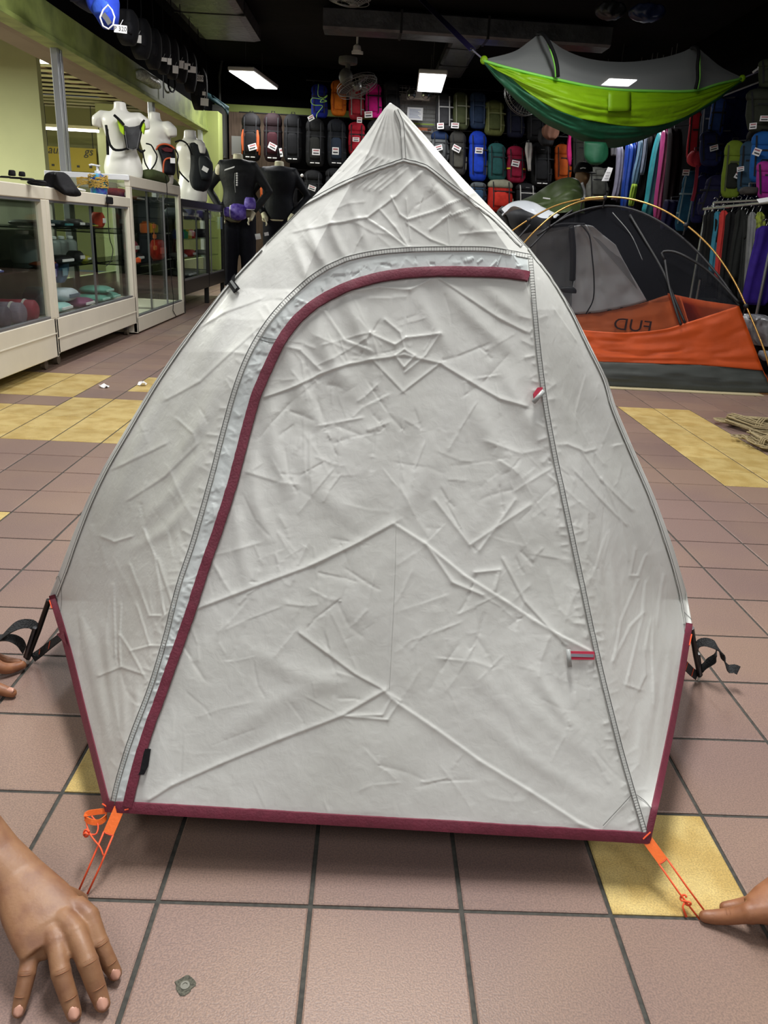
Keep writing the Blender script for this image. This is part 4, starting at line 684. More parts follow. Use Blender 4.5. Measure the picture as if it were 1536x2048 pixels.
p = thing('hanging_buckles', 'strip of orange buckles hanging inside the white cabinet glass', 'buckle', (-1.80, 6.1, .6)); MB().ribbon([(-1.80, 6.1, .80), (-1.80, 6.1, .60)], .022, (0, 1, 0), .003).build('strap', M('buckle_or', 'b8693f', .6), p)
for z in (.78, .70, .61): MB().box((-1.805, 6.07, z-.02), (-1.790, 6.14, z+.015), .004).build('buckle', M('buckle_or2', 'c26a35', .5), p)
# cabinet D
pouch('grey helmet-shaped item at the top of the black cabinet', -1.93, 7.4, .845, .2, .3, .1, '5b5c66', name='helmet', cat='helmet'); pouch('pale violet helmet beside the grey one in the black cabinet', -1.9, 7.75, .845, .2, .3, .1, '6f6f90', name='helmet', cat='helmet'); pouch('dark helmet at the right top of the black cabinet', -1.9, 8.4, .845, .2, .3, .1, '3d3e58', name='helmet', cat='helmet')
for k, (y, col, nm) in enumerate(((7.15, '1f3c8c', 'deep blue'), (7.32, '2b5fb0', 'mid blue'), (7.5, '2f8a58', 'green'), (7.66, 'c8b22e', 'yellow'), (7.82, 'b53126', 'red'))): bottle(nm+' enamel mug in the row inside the black cabinet', -1.88, y, .665, .045, .085, col, name='mug', cat='mug', cap=col)
pouch('red and white box on the lower shelf of the black cabinet', -1.88, 7.7, .485, .12, .2, .07, 'b23a30', name='box', cat='box', lid='dddddd'); pouch('white tray on the lower shelf of the black cabinet', -1.88, 7.2, .485, .14, .36, .05, '9fa19a', name='tray', cat='tray'); pouch('grey boots on the floor of the black cabinet', -1.9, 7.5, .30, .2, .5, .06, '7b7c74', name='shoe', cat='shoe')
pouch('black stove case in the right half of the black cabinet', -1.9, 8.4, .665, .14, .3, .09, '202021', name='stove_case', cat='case'); pouch('grey packet in the right half of the black cabinet', -1.9, 8.4, .485, .14, .3, .05, '83847c', name='packet', cat='packet')
# cables
def cable(lab, pts, r=.003, col=BLACK, name='cable', X=None):
    P = [atX(u, v, X or XF+.006) for u, v in resample(np.array(pts, float), 24)]; p = thing(name, lab, 'cable', P[-1]); MB().tube(P, r, 6).build('cord', col, p, smooth=True); return p
cable('black cable hanging down the front of the white cabinet', [(331, 352), (334, 372), (334, 420), (338, 480), (343, 560), (347, 600), (346, 622), (352, 632)]); c = cable('thin grey cable coiled on the upper part of the white cabinet glass', [(333, 385), (326, 402), (316, 400), (318, 391), (331, 388)], .002, rail)
c = cable('black cable with a plug hanging over the second counter', [(214, 388), (215, 405), (216, 440), (220, 480), (226, 500), (220, 525), (212, 532)], .0028); q = atX(216, 400, XF+.01); MB().box(q-np.array([.0, .05, .025]), q+np.array([.02, .05, .02]), .006).build('plug', BLACK, c)
# things on the counter top
def topcloth(lab, rows, Y, d, col, name, cat, X=None): 
    c = atY((rows[0][0]+rows[0][1])/2, rows[-1][2], Y); p = thing(name, lab, cat, (c[0], Y, c[2])); hang(rows, Y, d, folds=5, famp=.2).build('body', cloth(col), p, smooth=True); return p
TZ = .972
def onTop(u, v, z=TZ): return atZ(u, v, z)
mb = MB(); Yt = 3.95
p = thing('black_bag', 'crumpled black bag draped over the edge of the counters', 'bag', (-1.80, 3.95, TZ))
A = [(96, 372, 4.0), (108, 352, 4.0), (122, 346, 4.0), (134, 356, 4.05), (140, 372, 4.05)]; hang([(108, 126, 344), (98, 134, 352), (94, 142, 362), (96, 150, 372), (120, 156, 382), (136, 153, 392), (142, 148, 393)], 3.95, .18, folds=5, famp=.25, n=30).build('body', BLACK, p, smooth=True)
hang([(66, 92, 360), (58, 98, 364), (60, 100, 369), (70, 98, 372)], 3.9, .14, folds=3).build('strap_bundle', BLACK, p, smooth=True)
p = thing('headlamp_straps', 'row of small black straps lying along the near counter top', 'strap', (-1.9, 3.4, TZ)); mb = MB()
for (u, v, w, h) in ((24, 352, 5, 12), (44, 353, 4, 10), (12, 356, 12, 4), (34, 358, 14, 4), (56, 361, 14, 5), (78, 366, 14, 6)):
    hang([(u-w*.6, u+w*.6, v-h), (u-w, u+w, v-h*.4), (u-w, u+w, v)], 3.55, .06, n=12).build('strap', BLACK, p, smooth=True)
p = thing('scissors', 'white handled tool poking out beside the black bag', 'tool', (-1.76, 4.15, TZ)); MB().tube([atX(148, 376, -1.76), atX(170, 381, -1.76)], .006, 8).build('handle', whitep, p, smooth=True)
# sanitizer bottle wrapped in straw
c = np.array([-1.86, 4.98, TZ]); p = thing('pump_bottle', 'hand pump bottle wrapped in yellow straw on the counter top', 'bottle', c)
MB().lathe(c, [(.05, 0), (.055, .01), (.055, .09), (.045, .12), (.018, .135)], 24).build('body', M('sani_body', '3b3f9c', .25, noise=.6, scale=22, col2='2fa0b8'), p, smooth='auto')
MB().lathe(c, [(.02, .13), (.02, .15), (.008, .152), (.008, .178), (.02, .18), (.02, .187)], 16).build('pump', whitep, p, smooth='auto'); MB().tube([c+(0, 0, .183), c+(-.035, -.01, .187), c+(-.05, -.012, .182)], .006, 8).build('spout', whitep, p)
straw = M('straw', 'c4a14a', .7, noise=.4, scale=90, bump=.6, bscale=150); mb = MB()
for k in range(60):
    a = RNG.uniform(0, 6.28); z = RNG.uniform(.045, .125); mb.tube([c+np.array([.062*math.cos(a+t*1.3), .062*math.sin(a+t*1.3), z+RNG.normal(0, .004)]) for t in np.linspace(0, 1, 7)], .004, 5)
for k in range(14): z = .085+RNG.uniform(-.02, .02); mb.tube([c+np.array([-.055, -.02, z]), c+np.array([-.10, -.03, z+RNG.uniform(-.015, .02)]), c+np.array([-.135, -.03, z+RNG.uniform(-.03, .03)])], .0035, 5)
o = mb.build('straw_wrap', straw, p); tag(o, kind='stuff')
# ================================================================ MANNEQUINS
skin_w = M('mannequin_white', 'e4e3dc', .35, spec=.5)
def torso_mb(c, H, yaw=0, w=.19, male=False, arms=False, neck=True):
    mb = MB(); cy, sy = math.cos(yaw), math.sin(yaw)
    prof = [(0, .155, .115), (.12, .165, .12), (.25, .15, .105), (.40, .118, .085), (.52, .13, .095), (.66, .155, .11), (.76, .172, .105), (.82, .165, .085), (.86, .12, .062), (.885, .062, .055), (.93, .052, .052), (1, .05, .05)]
    R = []
    for t, a, b in resample(np.array([(q[0], q[1], q[2]) for q in prof], float), 30):
        if male and .3 < t < .6: a *= 1.12
        R.append([(c[0]+w/.19*(a*math.cos(k)*cy-b*math.sin(k)*sy), c[1]+w/.19*(a*math.cos(k)*sy+b*math.sin(k)*cy), c[2]+t*H) for k in [2*math.pi*i/28 for i in range(28)]])
    mb.rings(R)
    for s in (-1, 1):
        def L(x, y, z): x *= w/.19; y *= w/.19; return np.array([c[0]+x*cy-y*sy, c[1]+x*sy+y*cy, c[2]+z*H])
        mb.tube([L(s*.08, 0, .80), L(s*.15, 0, .79), L(s*.195, 0, .74), L(s*.205, 0, .66)], [.04, .052, .05, .036], 16)
        mb.sphere(L(s*.175, 0, .775), .046*w/.19, 14, 8)
    return mb
def mann(lab, c, H, yaw, w, male=False):
    p = thing('mannequin_torso', lab, 'mannequin', c); remesh(torso_mb(c, H, yaw, w, male), 'body', skin_w, p, .009, 8)
    MB().lathe((c[0], c[1], c[2]), [(.12, 0), (.12, .012), (.1, .02)], 24).build('base_plate', whitep, p); return p
c1 = np.array([-1.93, 5.80, 1.12]); m1 = mann('white headless mannequin torso in a black and lime running vest', c1, .53, .05, .168)
c2 = np.array([-1.87, 6.55, 1.12]); m2 = mann('white mannequin torso with an orange and black hydration pack, between its two neighbours', c2, .56, -.5, .18, True)
c3 = np.array([-1.90, 8.02, 1.02]); m3 = mann('white mannequin torso turned right and carrying a black backpack', c3, .68, -.9, .23, True)
def vestpts(c, pts): return [np.array(c)+np.array(q) for q in pts]
# running vest on m1 (we see its back panel)
v = thing('running_vest', 'black, grey and lime running vest worn by the first mannequin', 'vest', c1+(0, -.1, .2)); dk = cloth('48494c'); lime = M('lime_mesh', 'b4dc1e', .6)
Yv = 5.66
def patch(name, P, Y, mat, par, th=.012, bul=.0):
    f = [atY(u, v_, Y) for u, v_ in P]; c_ = sum(f)/len(f); b = [p_+np.array([0, th, 0]) for p_ in f]; n = len(f); mb = MB(); mb.add(f+b+[c_+np.array([0, -bul, 0])], [(i, (i+1) % n, 2*n) for i in range(n)]+[tuple(range(2*n-1, n-1, -1))]+[((i+1) % n, i, i+n, (i+1) % n+n) for i in range(n)]); return mb.build(name, mat, par, smooth=False)
patch('back_panel', [(248, 250), (258, 254), (270, 253), (282, 249), (281, 262), (274, 294), (264, 298), (255, 296), (250, 270)], Yv, dk, v, .05, .012)
for P in ([(233, 236), (242, 240), (247, 256), (247, 270), (240, 262)], [(282, 249), (287, 244), (289, 252), (286, 268), (283, 262)]): patch('lime_side', P, Yv-.005, lime, v, .03)
for P in ([(228, 230), (238, 239), (248, 250)], [(289, 240), (284, 246), (281, 254)], [(219, 288), (228, 299), (243, 300), (256, 296)], [(274, 296), (284, 304), (290, 300)], [(212, 250), (216, 275), (220, 290)], [(250, 270), (256, 300)]): MB().ribbon([atY(u, v_, Yv-.012) for u, v_ in resample(np.array(P, float), 8)], .016, (.3, 1, .5), .012).build('strap', BLACK, v)
MB().ribbon([atY(214, 258, Yv), atY(215, 285, Yv), atY(216, 310, Yv)], .02, (1, .3, 0), .006).build('hanging_strap', BLACK, v); MB().tube([atY(u, v_, Yv-.022) for u, v_ in ((250, 262), (255, 296), (265, 300), (274, 297), (281, 262))], .003, 6).build('piping', rail, v)
v = thing('hydration_pack', 'small black hydration pack with orange piping on the second mannequin', 'bag', c2+(0, -.1, .1)); ora = M('orange_pipe', 'c4552a', .6)
hang([(322, 338, 288), (314, 346, 294), (318, 349, 305), (323, 350, 320), (326, 350, 340), (328, 348, 350)], 6.42, .12, n=20).build('body', cloth('1d1c24'), v, smooth=True)
for P in ([(312, 300), (318, 291), (330, 288), (343, 292), (350, 298)], [(326, 350), (328, 325), (332, 318), (342, 316)]): MB().tube([atY(u, v_, 6.345) for u, v_ in resample(np.array(P, float), 12)], .007, 6).build('piping', ora, v, smooth=True)
patch('maroon_panel', [(322, 297), (334, 294), (346, 298), (344, 304), (330, 303)], 6.35, cloth('5a2028'), v, .01)
for P in ([(292, 287), (302, 290), (308, 300), (314, 312), (310, 328), (300, 342)], [(285, 300), (290, 325), (298, 340)], [(350, 298), (356, 310), (354, 330), (357, 358)]): MB().tube([atY(u, v_, 6.36) for u, v_ in resample(np.array(P, float), 14)], .006, 6).build('strap', BLACK, v, smooth=True)
a, b = atY(341, 316, 6.33), atY(351, 327, 6.33); MB().box((a[0], 6.32, b[2]), (b[0], 6.325, a[2])).build('price_tag', WHITE_TAG, v)
v = thing('backpack', 'black day pack strapped on the third mannequin beside the green column', 'bag', c3+(.2, 0, .1))
hang([(386, 400, 284), (380, 410, 292), (382, 418, 312), (382, 424, 335), (380, 422, 360), (386, 414, 378), (395, 408, 384)], 7.92, .24, folds=4, famp=.1, n=26).build('body', cloth('1f2226'), v, smooth=True); hang([(400, 414, 312), (398, 424, 325), (400, 425, 345), (404, 420, 360)], 7.82, .16, n=20).build('front_pocket', cloth('2b2f34'), v, smooth=True)
for P in ([(350, 284), (362, 281), (374, 288), (384, 310)], [(358, 342), (366, 352), (378, 364)]): MB().tube([atY(u, v_, 7.80) for u, v_ in resample(np.array(P, float), 12)], .008, 6).build('strap', BLACK, v, smooth=True)
a, b = atY(405, 332, 7.72), atY(416, 345, 7.72); MB().obox((a+b)/2, (1, 0, -.5), (0, 1, 0), (.5, 0, 1), .03, .003, .022).build('price_tag', WHITE_TAG, v)
# olive cloth on cabinet C
p = thing('olive_cloth', 'olive green jacket lying at the feet of the second mannequin', 'cloth', (-1.8, 6.3, 1.12)); P = [atX(u, v_, -1.76) for u, v_ in ((296, 350), (310, 349), (325, 354), (340, 360), (352, 366), (360, 373))]
MB().tube([q+np.array([-.02, 0, 0]) for q in P], [.03, .04, .042, .036, .032, .02], 14).build('folded_jacket', cloth('4c5636'), p, smooth=True); MB().tube([q+np.array([-.06, .02, -.0]) for q in P[:5]], [.03, .04, .05, .04, .03], 12).build('sleeve', cloth('434d2f'), p, smooth=True)
# two mannequins with long sleeves standing on the floor
def stander(lab, c, Htop, shirt, pants, dx=0, back=False):
    p = thing('mannequin', lab, 'mannequin', (c[0], c[1], 0)); zt = Htop; z0 = .88; H = zt-z0
    mb = torso_mb(np.array([c[0], c[1], z0]), H*.99, .1, .22, True)
    remesh(mb, 'body', M('mannequin_cream', 'dcd7bb', .45), p, .012, 6)
    sh = MB(); cc = np.array([c[0], c[1], z0+.02]); R = []
    for t, a, b in resample(np.array([(0, .17, .12), (.2, .165, .12), (.4, .15, .11), (.62, .185, .135), (.78, .19, .12), (.84, .15, .09), (.88, .075, .07)], float), 20):
        R.append([(cc[0]+a*1.2*math.cos(k), cc[1]+b*1.2*math.sin(k), cc[2]+t*H) for k in [2*math.pi*i/26 for i in range(26)]])
    sh.rings(R)
    for s in (-1, 1):
        S0 = cc+(s*.17, 0, H*.78); E = cc+(s*.36, .04, H*.42); Wp = cc+(s*.19, -.10, H*.10); sh.tube([S0-(s*.08, 0, 0), S0, (S0+E)/2, E, (E+Wp)/2, Wp], [.07, .075, .06, .052, .045, .036], 14)
    remesh(sh, 'long_sleeve_shirt', shirt, p, .011, 4)
    for s in (-1, 1):
        Wp = cc+(s*.19, -.10, H*.10); hd = MB().tube([Wp, Wp+(-s*.03, -.02, -.06), Wp+(-s*.04, -.03, -.10)], [.032, .04, .03], 12)
        for f in range(4): hd.tube([Wp+(-s*.04, -.03+.016*(f-1.5), -.09), Wp+(-s*.055, -.05+.016*(f-1.5), -.13), Wp+(-s*.045, -.06+.016*(f-1.5), -.155)], [.010, .009, .007], 8)
        hd.tube([Wp+(-s*.01, -.03, -.05), Wp+(-s*.0, -.06, -.08), Wp+(-s*.01, -.075, -.10)], [.011, .010, .008], 8); remesh(hd, 'hand', M('mannequin_cream', '', .4), p, .005, 3)
    pn = MB()
    for s in (-1, 1): pn.tube([(c[0]+s*.09, c[1], .94), (c[0]+s*.1, c[1], .7), (c[0]+s*.11, c[1], .45), (c[0]+s*.12, c[1], .1)], [.12, .11, .095, .085], 16)
    pn.sphere((c[0], c[1], .92), .16, sc=(1.15, .85, .7)); remesh(pn, 'trousers', pants, p, .016, 5)
    for s in (-1, 1): MB().box((c[0]+s*.12-.05, c[1]-.16, 0), (c[0]+s*.12+.05, c[1]+.09, .09), .03).build('foot', M('mannequin_cream', '', .4), p, smooth='auto')
    return p
black2 = cloth('26282b', .6); navyp = cloth('14151f')
s2 = stander('rear mannequin in a black long sleeved shirt, half hidden behind the front one', (-1.22, 9.95), 1.60, cloth('15181f', .6), navyp)
s1 = stander('front standing mannequin in a dark grey long sleeved shirt with white dotted zip', (-1.62, 9.25), 1.605, black2, navyp)
mb = MB()
for k in range(6): q = atY(474, 347+k*4.6, 9.02); MB().sphere(q, .011, 8, 6).build('white_dot', WHITE_TAG, s1)
MB().tube([atY(u, v_, 9.03) for u, v_ in ((470, 346), (469, 365), (471, 385))], .004, 5).build('zip', rail, s1)
a = atY(459, 337, 8.98); t = thing('price_tag', 'white tag lying on the shoulder of the front standing mannequin', 'tag', a); MB().obox(a, (1, 0, .35), (0, 1, .4), (-.3, -.4, 1), .06, .022, .002).build('card', WHITE_TAG, t)
pur = M('purple_cloth', '4a2f9c', .6, noise=.5, scale=22, col2='7d6cc4')
for k, (u, v_, r) in enumerate(((477, 424, 15), (500, 407, 11), (458, 424, 9))):
    q = atY(u, v_, 8.92); t = thing('arm_sleeve', ['purple and white gaiter on the front mannequin left wrist', 'purple gaiter on the front mannequin right wrist', 'small purple patterned gaiter at the far left of the belt'][k], 'gaiter', q); rr = r*9.7/1561
    MB().lathe(q, [(rr*.72, -rr), (rr*.95, -rr*.6), (rr, 0), (rr*.9, rr*.6), (rr*.7, rr*.95)], 18, axis=0 if k != 1 else 2).build('tube', pur, t, smooth=True); MB().lathe(q, [(rr*.73, -rr*1.02), (rr*.78, -rr*.9), (rr*.77, -rr*.8)], 18, axis=0 if k != 1 else 2).build('edge_band', WHITE_TAG, t)
bg = cloth('6f6a55')
t = thing('display_bag', 'olive grey display bag under the purple gaiters', 'bag', atY(470, 445, 8.95)); hang([(448, 470, 418), (446, 482, 428), (450, 484, 438), (462, 478, 445)], 9.0, .14, n=20).build('body', bg, t, smooth=True)
t = thing('display_bag', 'olive grey cylinder hanging between the two purple gaiters', 'bag', atY(494, 430, 8.95)); hang([(488, 502, 412), (487, 503, 420), (486, 501, 432), (490, 498, 435)], 8.98, .12, n=20).build('body', bg, t, smooth=True)
for k, (u, v_, w_, h_) in enumerate(((516, 473, 10, 10), (533, 468, 8, 6))):
    a = atY(u, v_, 9.05-.1*k); t = thing('price_tag', ['white price tag on the dark trousers of the front mannequin', 'grey price tag right of the white one on the dark trousers'][k], 'tag', a); MB().obox(a, (1, 0, .2), (0, 1, 0), (-.2, 0, 1), w_/2*9.9/1561, .002, h_/2*9.9/1561).build('card', WHITE_TAG, t)
for k, (u0, v0, u1, v1) in enumerate(((500, 442, 560, 540), (462, 452, 512, 545))):
    pass
# ================================================================ BAGS HANGING ABOVE THE GREEN BEAM
def beambag(lab, rows, Y, col, d=.2, tagp=None, txt=None, name='hanging_bag', accent=None):
    c = atY((rows[0][0]+rows[0][1])/2, rows[0][2], Y); p = thing(name, lab, 'bag', (c[0], Y, c[2])); hang(rows, Y, d, folds=5, famp=.12, n=22).build('body', cloth(col), p, smooth=True)
    MB().tube([c, c+(0, .02, .08), (c[0], Y, min(2.99, c[2]+.4))], .004, 5).build('hook_cord', BLACK, p)
    um = (rows[1][0]+rows[1][1])/2; hw = (rows[1][1]-rows[1][0])*.3; vm = (rows[0][2]+rows[-1][2])/2; hv = (rows[-1][2]-rows[0][2])*.18
    hang([(um-hw*.6, um+hw*.6, vm-hv), (um-hw, um+hw, vm), (um-hw*.8, um+hw*.8, vm+hv)], Y-d*.42, .05, n=14).build('front_pocket', cloth(accent or col), p, smooth=True)
    if tagp:
        for (u, v_, w_, h_, tx) in tagp:
            q = atY(u, v_, Y-d/2-.08); s = (Y+.6)/1561; t = MB().obox(q, (1, 0, -.06), (0, 1, 0), (.06, 0, 1), w_/2*s, .002, h_/2*s).build('price_tag', WHITE_TAG, p)
            if tx: L = text3d(tx, h_*s*.8, INK, t, tuple(q-np.array(p.location)+np.array([0, -.003, 0])), (math.pi/2, .05, 0)); tag(L, kind='stuff')
            MB().tube([q+(0, 0, h_/2*s), q+(0, .06, h_/2*s+.04)], .0015, 4).build('tag_string', WHITE_TAG, p)
    return p
beambag('dark pack at the top left edge beside the bright blue pouch', [(118, 150, -40), (120, 200, -20), (150, 205, 10), (175, 200, 25)], 5.0, '20233a')
b = beambag('bright blue pouch with white piping hanging above the green beam', [(176, 200, -30), (172, 232, -10), (180, 236, 20), (196, 234, 40), (206, 226, 57)], 4.9, '2c48c4', tagp=[(241, 58, 22, 12, 'P 320')], accent='3d63d8')
MB().tube([atY(u, v_, 4.74) for u, v_ in ((200, 35), (206, 20), (216, 10), (224, 20), (229, 34), (226, 50), (217, 58), (206, 52), (200, 35))], .005, 6).build('piping', WHITE_TAG, b); MB().ribbon([atY(u, v_, 4.75) for u, v_ in ((206, 28), (214, 38), (220, 48))], .03, (1, 0, 0), .004).build('grey_stripe', rail, b)
for k, (u, v_, w_, h_, Y, lab, tg) in enumerate(((255, 55, 38, 70, 5.6, 'black bag just right of the bright blue pouch', None), (282, 78, 36, 80, 6.1, 'black bag with a pale smudge, third above the beam', [(277, 78, 10, 12, '')]), (306, 98, 30, 80, 6.7, 'black bag with two steel clips above the beam', None), (326, 108, 26, 80, 7.2, 'black strap bag above the second aluminium mullion', [(327, 119, 12, 6, ''), (339, 123, 7, 10, '')]), (344, 118, 24, 80, 7.7, 'black bag with one white square tag', [(351, 139, 10, 12, '')]), (362, 128, 24, 76, 8.1, 'black bag with pink and white tags', [(363, 129, 10, 12, ''), (374, 133, 12, 10, ''), (384, 139, 14, 10, '')]), (380, 145, 24, 80, 8.6, 'black bag with a red toggle', None), (398, 178, 30, 84, 9.1, 'large black bag with two stacked price tags at the end of the beam', [(397, 156, 17, 10, 'P 280'), (409, 204, 14, 12, ''), (408, 187, 6, 6, '')]))):
    beambag(lab, [(u-w_*.3, u+w_*.3, v_-h_/2), (u-w_*.5, u+w_*.5, v_-h_*.3), (u-w_*.52, u+w_*.52, v_+h_*.2), (u-w_*.3, u+w_*.3, v_+h_/2)], Y, '15161a', tagp=tg, accent='1c1d22')
p = thing('hanging_strap', 'black webbing loop dangling in front of the lit part of the beam', 'strap', atX(342, 150, -2.33)); MB().tube([atX(u, v_, -2.33) for u, v_ in resample(np.array([(337, 158), (337, 172), (341, 182), (346, 184), (350, 176), (349, 158)], float), 18)], .010, 6).build('loop', BLACK, p)
p = thing('hanging_strap', 'straight black webbing end left of the dangling loop', 'strap', atX(326, 150, -2.33)); MB().ribbon([atX(326, 150, -2.33), atX(327, 196, -2.33)], .03, (0, 1, 0), .004).build('strap', BLACK, p)
p = thing('plastic_bag', 'crumpled clear plastic packet resting on the green beam', 'packet', atX(290, 145, -2.33)); P = [atX(u, v_, -2.36) for u, v_ in ((272, 150), (284, 150), (296, 158), (308, 165), (318, 172))]; MB().tube(P, [.03, .06, .055, .06, .03], 10).build('packet', M('clear_plastic', 'cfd3c0', .2, noise=.4, scale=30, bump=1, bscale=30), p, smooth=True)
p = thing('teal_cloth', 'dark teal strap bundle hanging from the bracket beyond the beam', 'cloth', atY(432, 200, 10.2)); sheet([[(412, 184, 10.2), (430, 194, 10.2), (446, 206, 10.2), (458, 214, 10.2)], [(414, 196, 10.1), (430, 206, 10.1), (446, 216, 10.1), (456, 232, 10.1)]], 16, 6, .02).build('cloth', cloth('1d4046'), p, smooth=True, solid=.01); q = atY(414, 186, 10.2); MB().tube([q, (q[0], q[1], 3.0)], .006, 6).build('hanging_cord', BLACK, p)
# ================================================================ BACKPACKS ON THE BACK WALL AND RIGHT WALL
def pack(lab, u0, u1, v0, v1, Y, col, lid=None, acc=None, pocket=None, tags=(), yaw=0, straps='2c2d30', logo=True, side=None, stripe=None, slant=0, d=None, wordmark=False, cover=None):
    uc, vc = (u0+u1)/2, (v0+v1)/2; B = atY(uc+slant/2, v1, Y); Tp = atY(uc-slant/2, v0, Y); H = Tp[2]-B[2]; W = abs(atY(u1, vc, Y)[0]-atY(u0, vc, Y)[0]); D = d or W*.62
    p = thing('backpack', lab, 'backpack', B, yaw); lean = (Tp[0]-B[0])
    def ring(z, sx, sy, oy=0, n=22, sq=3.0):
        r = []
        for k in range(n):
            a = 2*math.pi*k/n; ca, sa = math.cos(a), math.sin(a); r.append((W/2*sx*math.copysign(abs(ca)**(2/sq), ca)+lean*z/H, D/2*sy*math.copysign(abs(sa)**(2/sq), sa)+oy, z))
        return r
    ph = RNG.uniform(0, 6); R = []
    for t, s in ((0, .55), (.03, .78), (.1, .93), (.25, .97), (.4, 1.0), (.55, .95), (.68, .92), (.76, .86), (.8, .7)): R.append(ring(t*H, s*(1+.02*math.sin(9*t+ph)), s))
    MB().rings(R).build('body', cloth(col), p, smooth=True, local=True)
    R = [ring(t*H, s, s*.98, -.01*s) for t, s in ((.72, .80), (.74, .93), (.80, .97), (.87, .93), (.94, .75), (.985, .45), (1.0, .18))]
    lo = MB().rings(R).build('lid', cloth(lid or col), p, smooth=True, local=True)
    R = [ring(t*H, s*.66, .28*s, -D*.5) for t, s in ((.16, .55), (.2, .9), (.34, 1), (.48, .96), (.56, .8), (.6, .45))]
    MB().rings(R).build('front_pocket', cloth(pocket or col), p, smooth=True, local=True)
    for s in (-1, 1):
        R = [[(x*.2+s*W*.39, y*.7, z) for x, y, z in ring(t*H, q, q)] for t, q in ((.1, .6), (.14, .95), (.3, 1), (.42, .8))]
        MB().rings(R).build('side_pocket', cloth(side or acc or col), p, smooth=True, local=True)
        pts = [(s*W*.3+lean*t, -D*.5*f-.012, t*H) for t, f in ((.12, .95), (.3, 1.12), (.5, 1.2), (.66, 1.05), (.78, 1.04), (.9, .8))]; MB().ribbon(pts, .014, (1, 0, 0), .004).build('compression_strap', cloth(straps), p, local=True)
    if acc:
        for s in (-1, 1): MB().ribbon([(s*W*.36+lean*t, -D*.5*f, t*H) for t, f in ((.2, .98), (.35, 1.04), (.5, 1.03), (.64, .92))], [.02, .055, .055, .02], (1, 0, 0), .02).build('side_flash', M('acc'+acc, acc, .6), p, local=True)
    MB().tube([(lean-.03, D*.1, H*.95), (lean-.02, D*.12, H*1.04), (lean+.02, D*.12, H*1.04), (lean+.03, D*.1, H*.95)], .006, 6).build('haul_loop', BLACK, p, local=True)
    top = Vector((lean, D*.2, H*.99)); tw_ = wm(p) @ top; MB().tube([tuple(tw_), (tw_[0], 12.0, tw_[2]+.02) if Y > 9 else (3.55, tw_[1]+.1, tw_[2]+.04)], .007, 6).build('wall_hook', rail, p)
    for t_ in (.30, .62): MB().rings([[(x, y, t_*H+dz) for x, y, z in ring(0, .99, 1.02)] for dz in (-.008, .008)], True).build('cross_strap', cloth(straps), p, local=True)
    if logo: MB().add([(lean*.8-.05*W, -D*.52, .82*H), (lean*.8+.13*W, -D*.52, .82*H), (lean*.8+.11*W, -D*.5, .845*H), (lean*.8-.03*W, -D*.5, .845*H), (lean*.8-.05*W, -D*.4, .82*H), (lean*.8+.13*W, -D*.4, .82*H), (lean*.8+.11*W, -D*.4, .845*H), (lean*.8-.03*W, -D*.4, .845*H)], [(0, 1, 2, 3), (7, 6, 5, 4), (0, 4, 5, 1), (1, 5, 6, 2), (2, 6, 7, 3), (3, 7, 4, 0)]).build('logo_mark', M('logo_grey', 'a8a6a6', .6), lo, local=True)
    if wordmark:
        for a_, b_ in ((-.24, -.04), (.02, .24)): MB().box((a_*W, -D*.5-.012, .065*H), (b_*W, -D*.5-.002, .085*H)).build('white_word', WHITE_TAG, p, local=True)
    if stripe: MB().rings([ring(.36*H, 1.04, 1.22), ring(.40*H, 1.04, 1.22)], True).build('band', M('band'+stripe, stripe, .5), p, local=True)
    for (tu, tv, tw, th, rot) in tags:
        q = np.array(Matrix.Rotation(-yaw, 3, 'Z') @ Vector(atY(tu, tv, Y-D*.55-.07)-B)); s = (Y+.7)/1561
        c_, s_ = math.cos(rot), math.sin(rot); t = MB().obox(q, (c_, 0, s_), (0, 1, 0), (-s_, 0, c_), tw/2*s, .0025, th/2*s).build('price_tag', WHITE_TAG, p, local=True)
        for kk in (.25, -.2): MB().obox(q+np.array([0, -.004, kk*th*s]), (c_, 0, s_), (0, 1, 0), (-s_, 0, c_), tw*.36*s, .001, th*.1*s).build('print_line', M('tag_red', 'a8646a', .7) if kk > 0 else INK, t, local=True)
    return p
W0 = 11.45
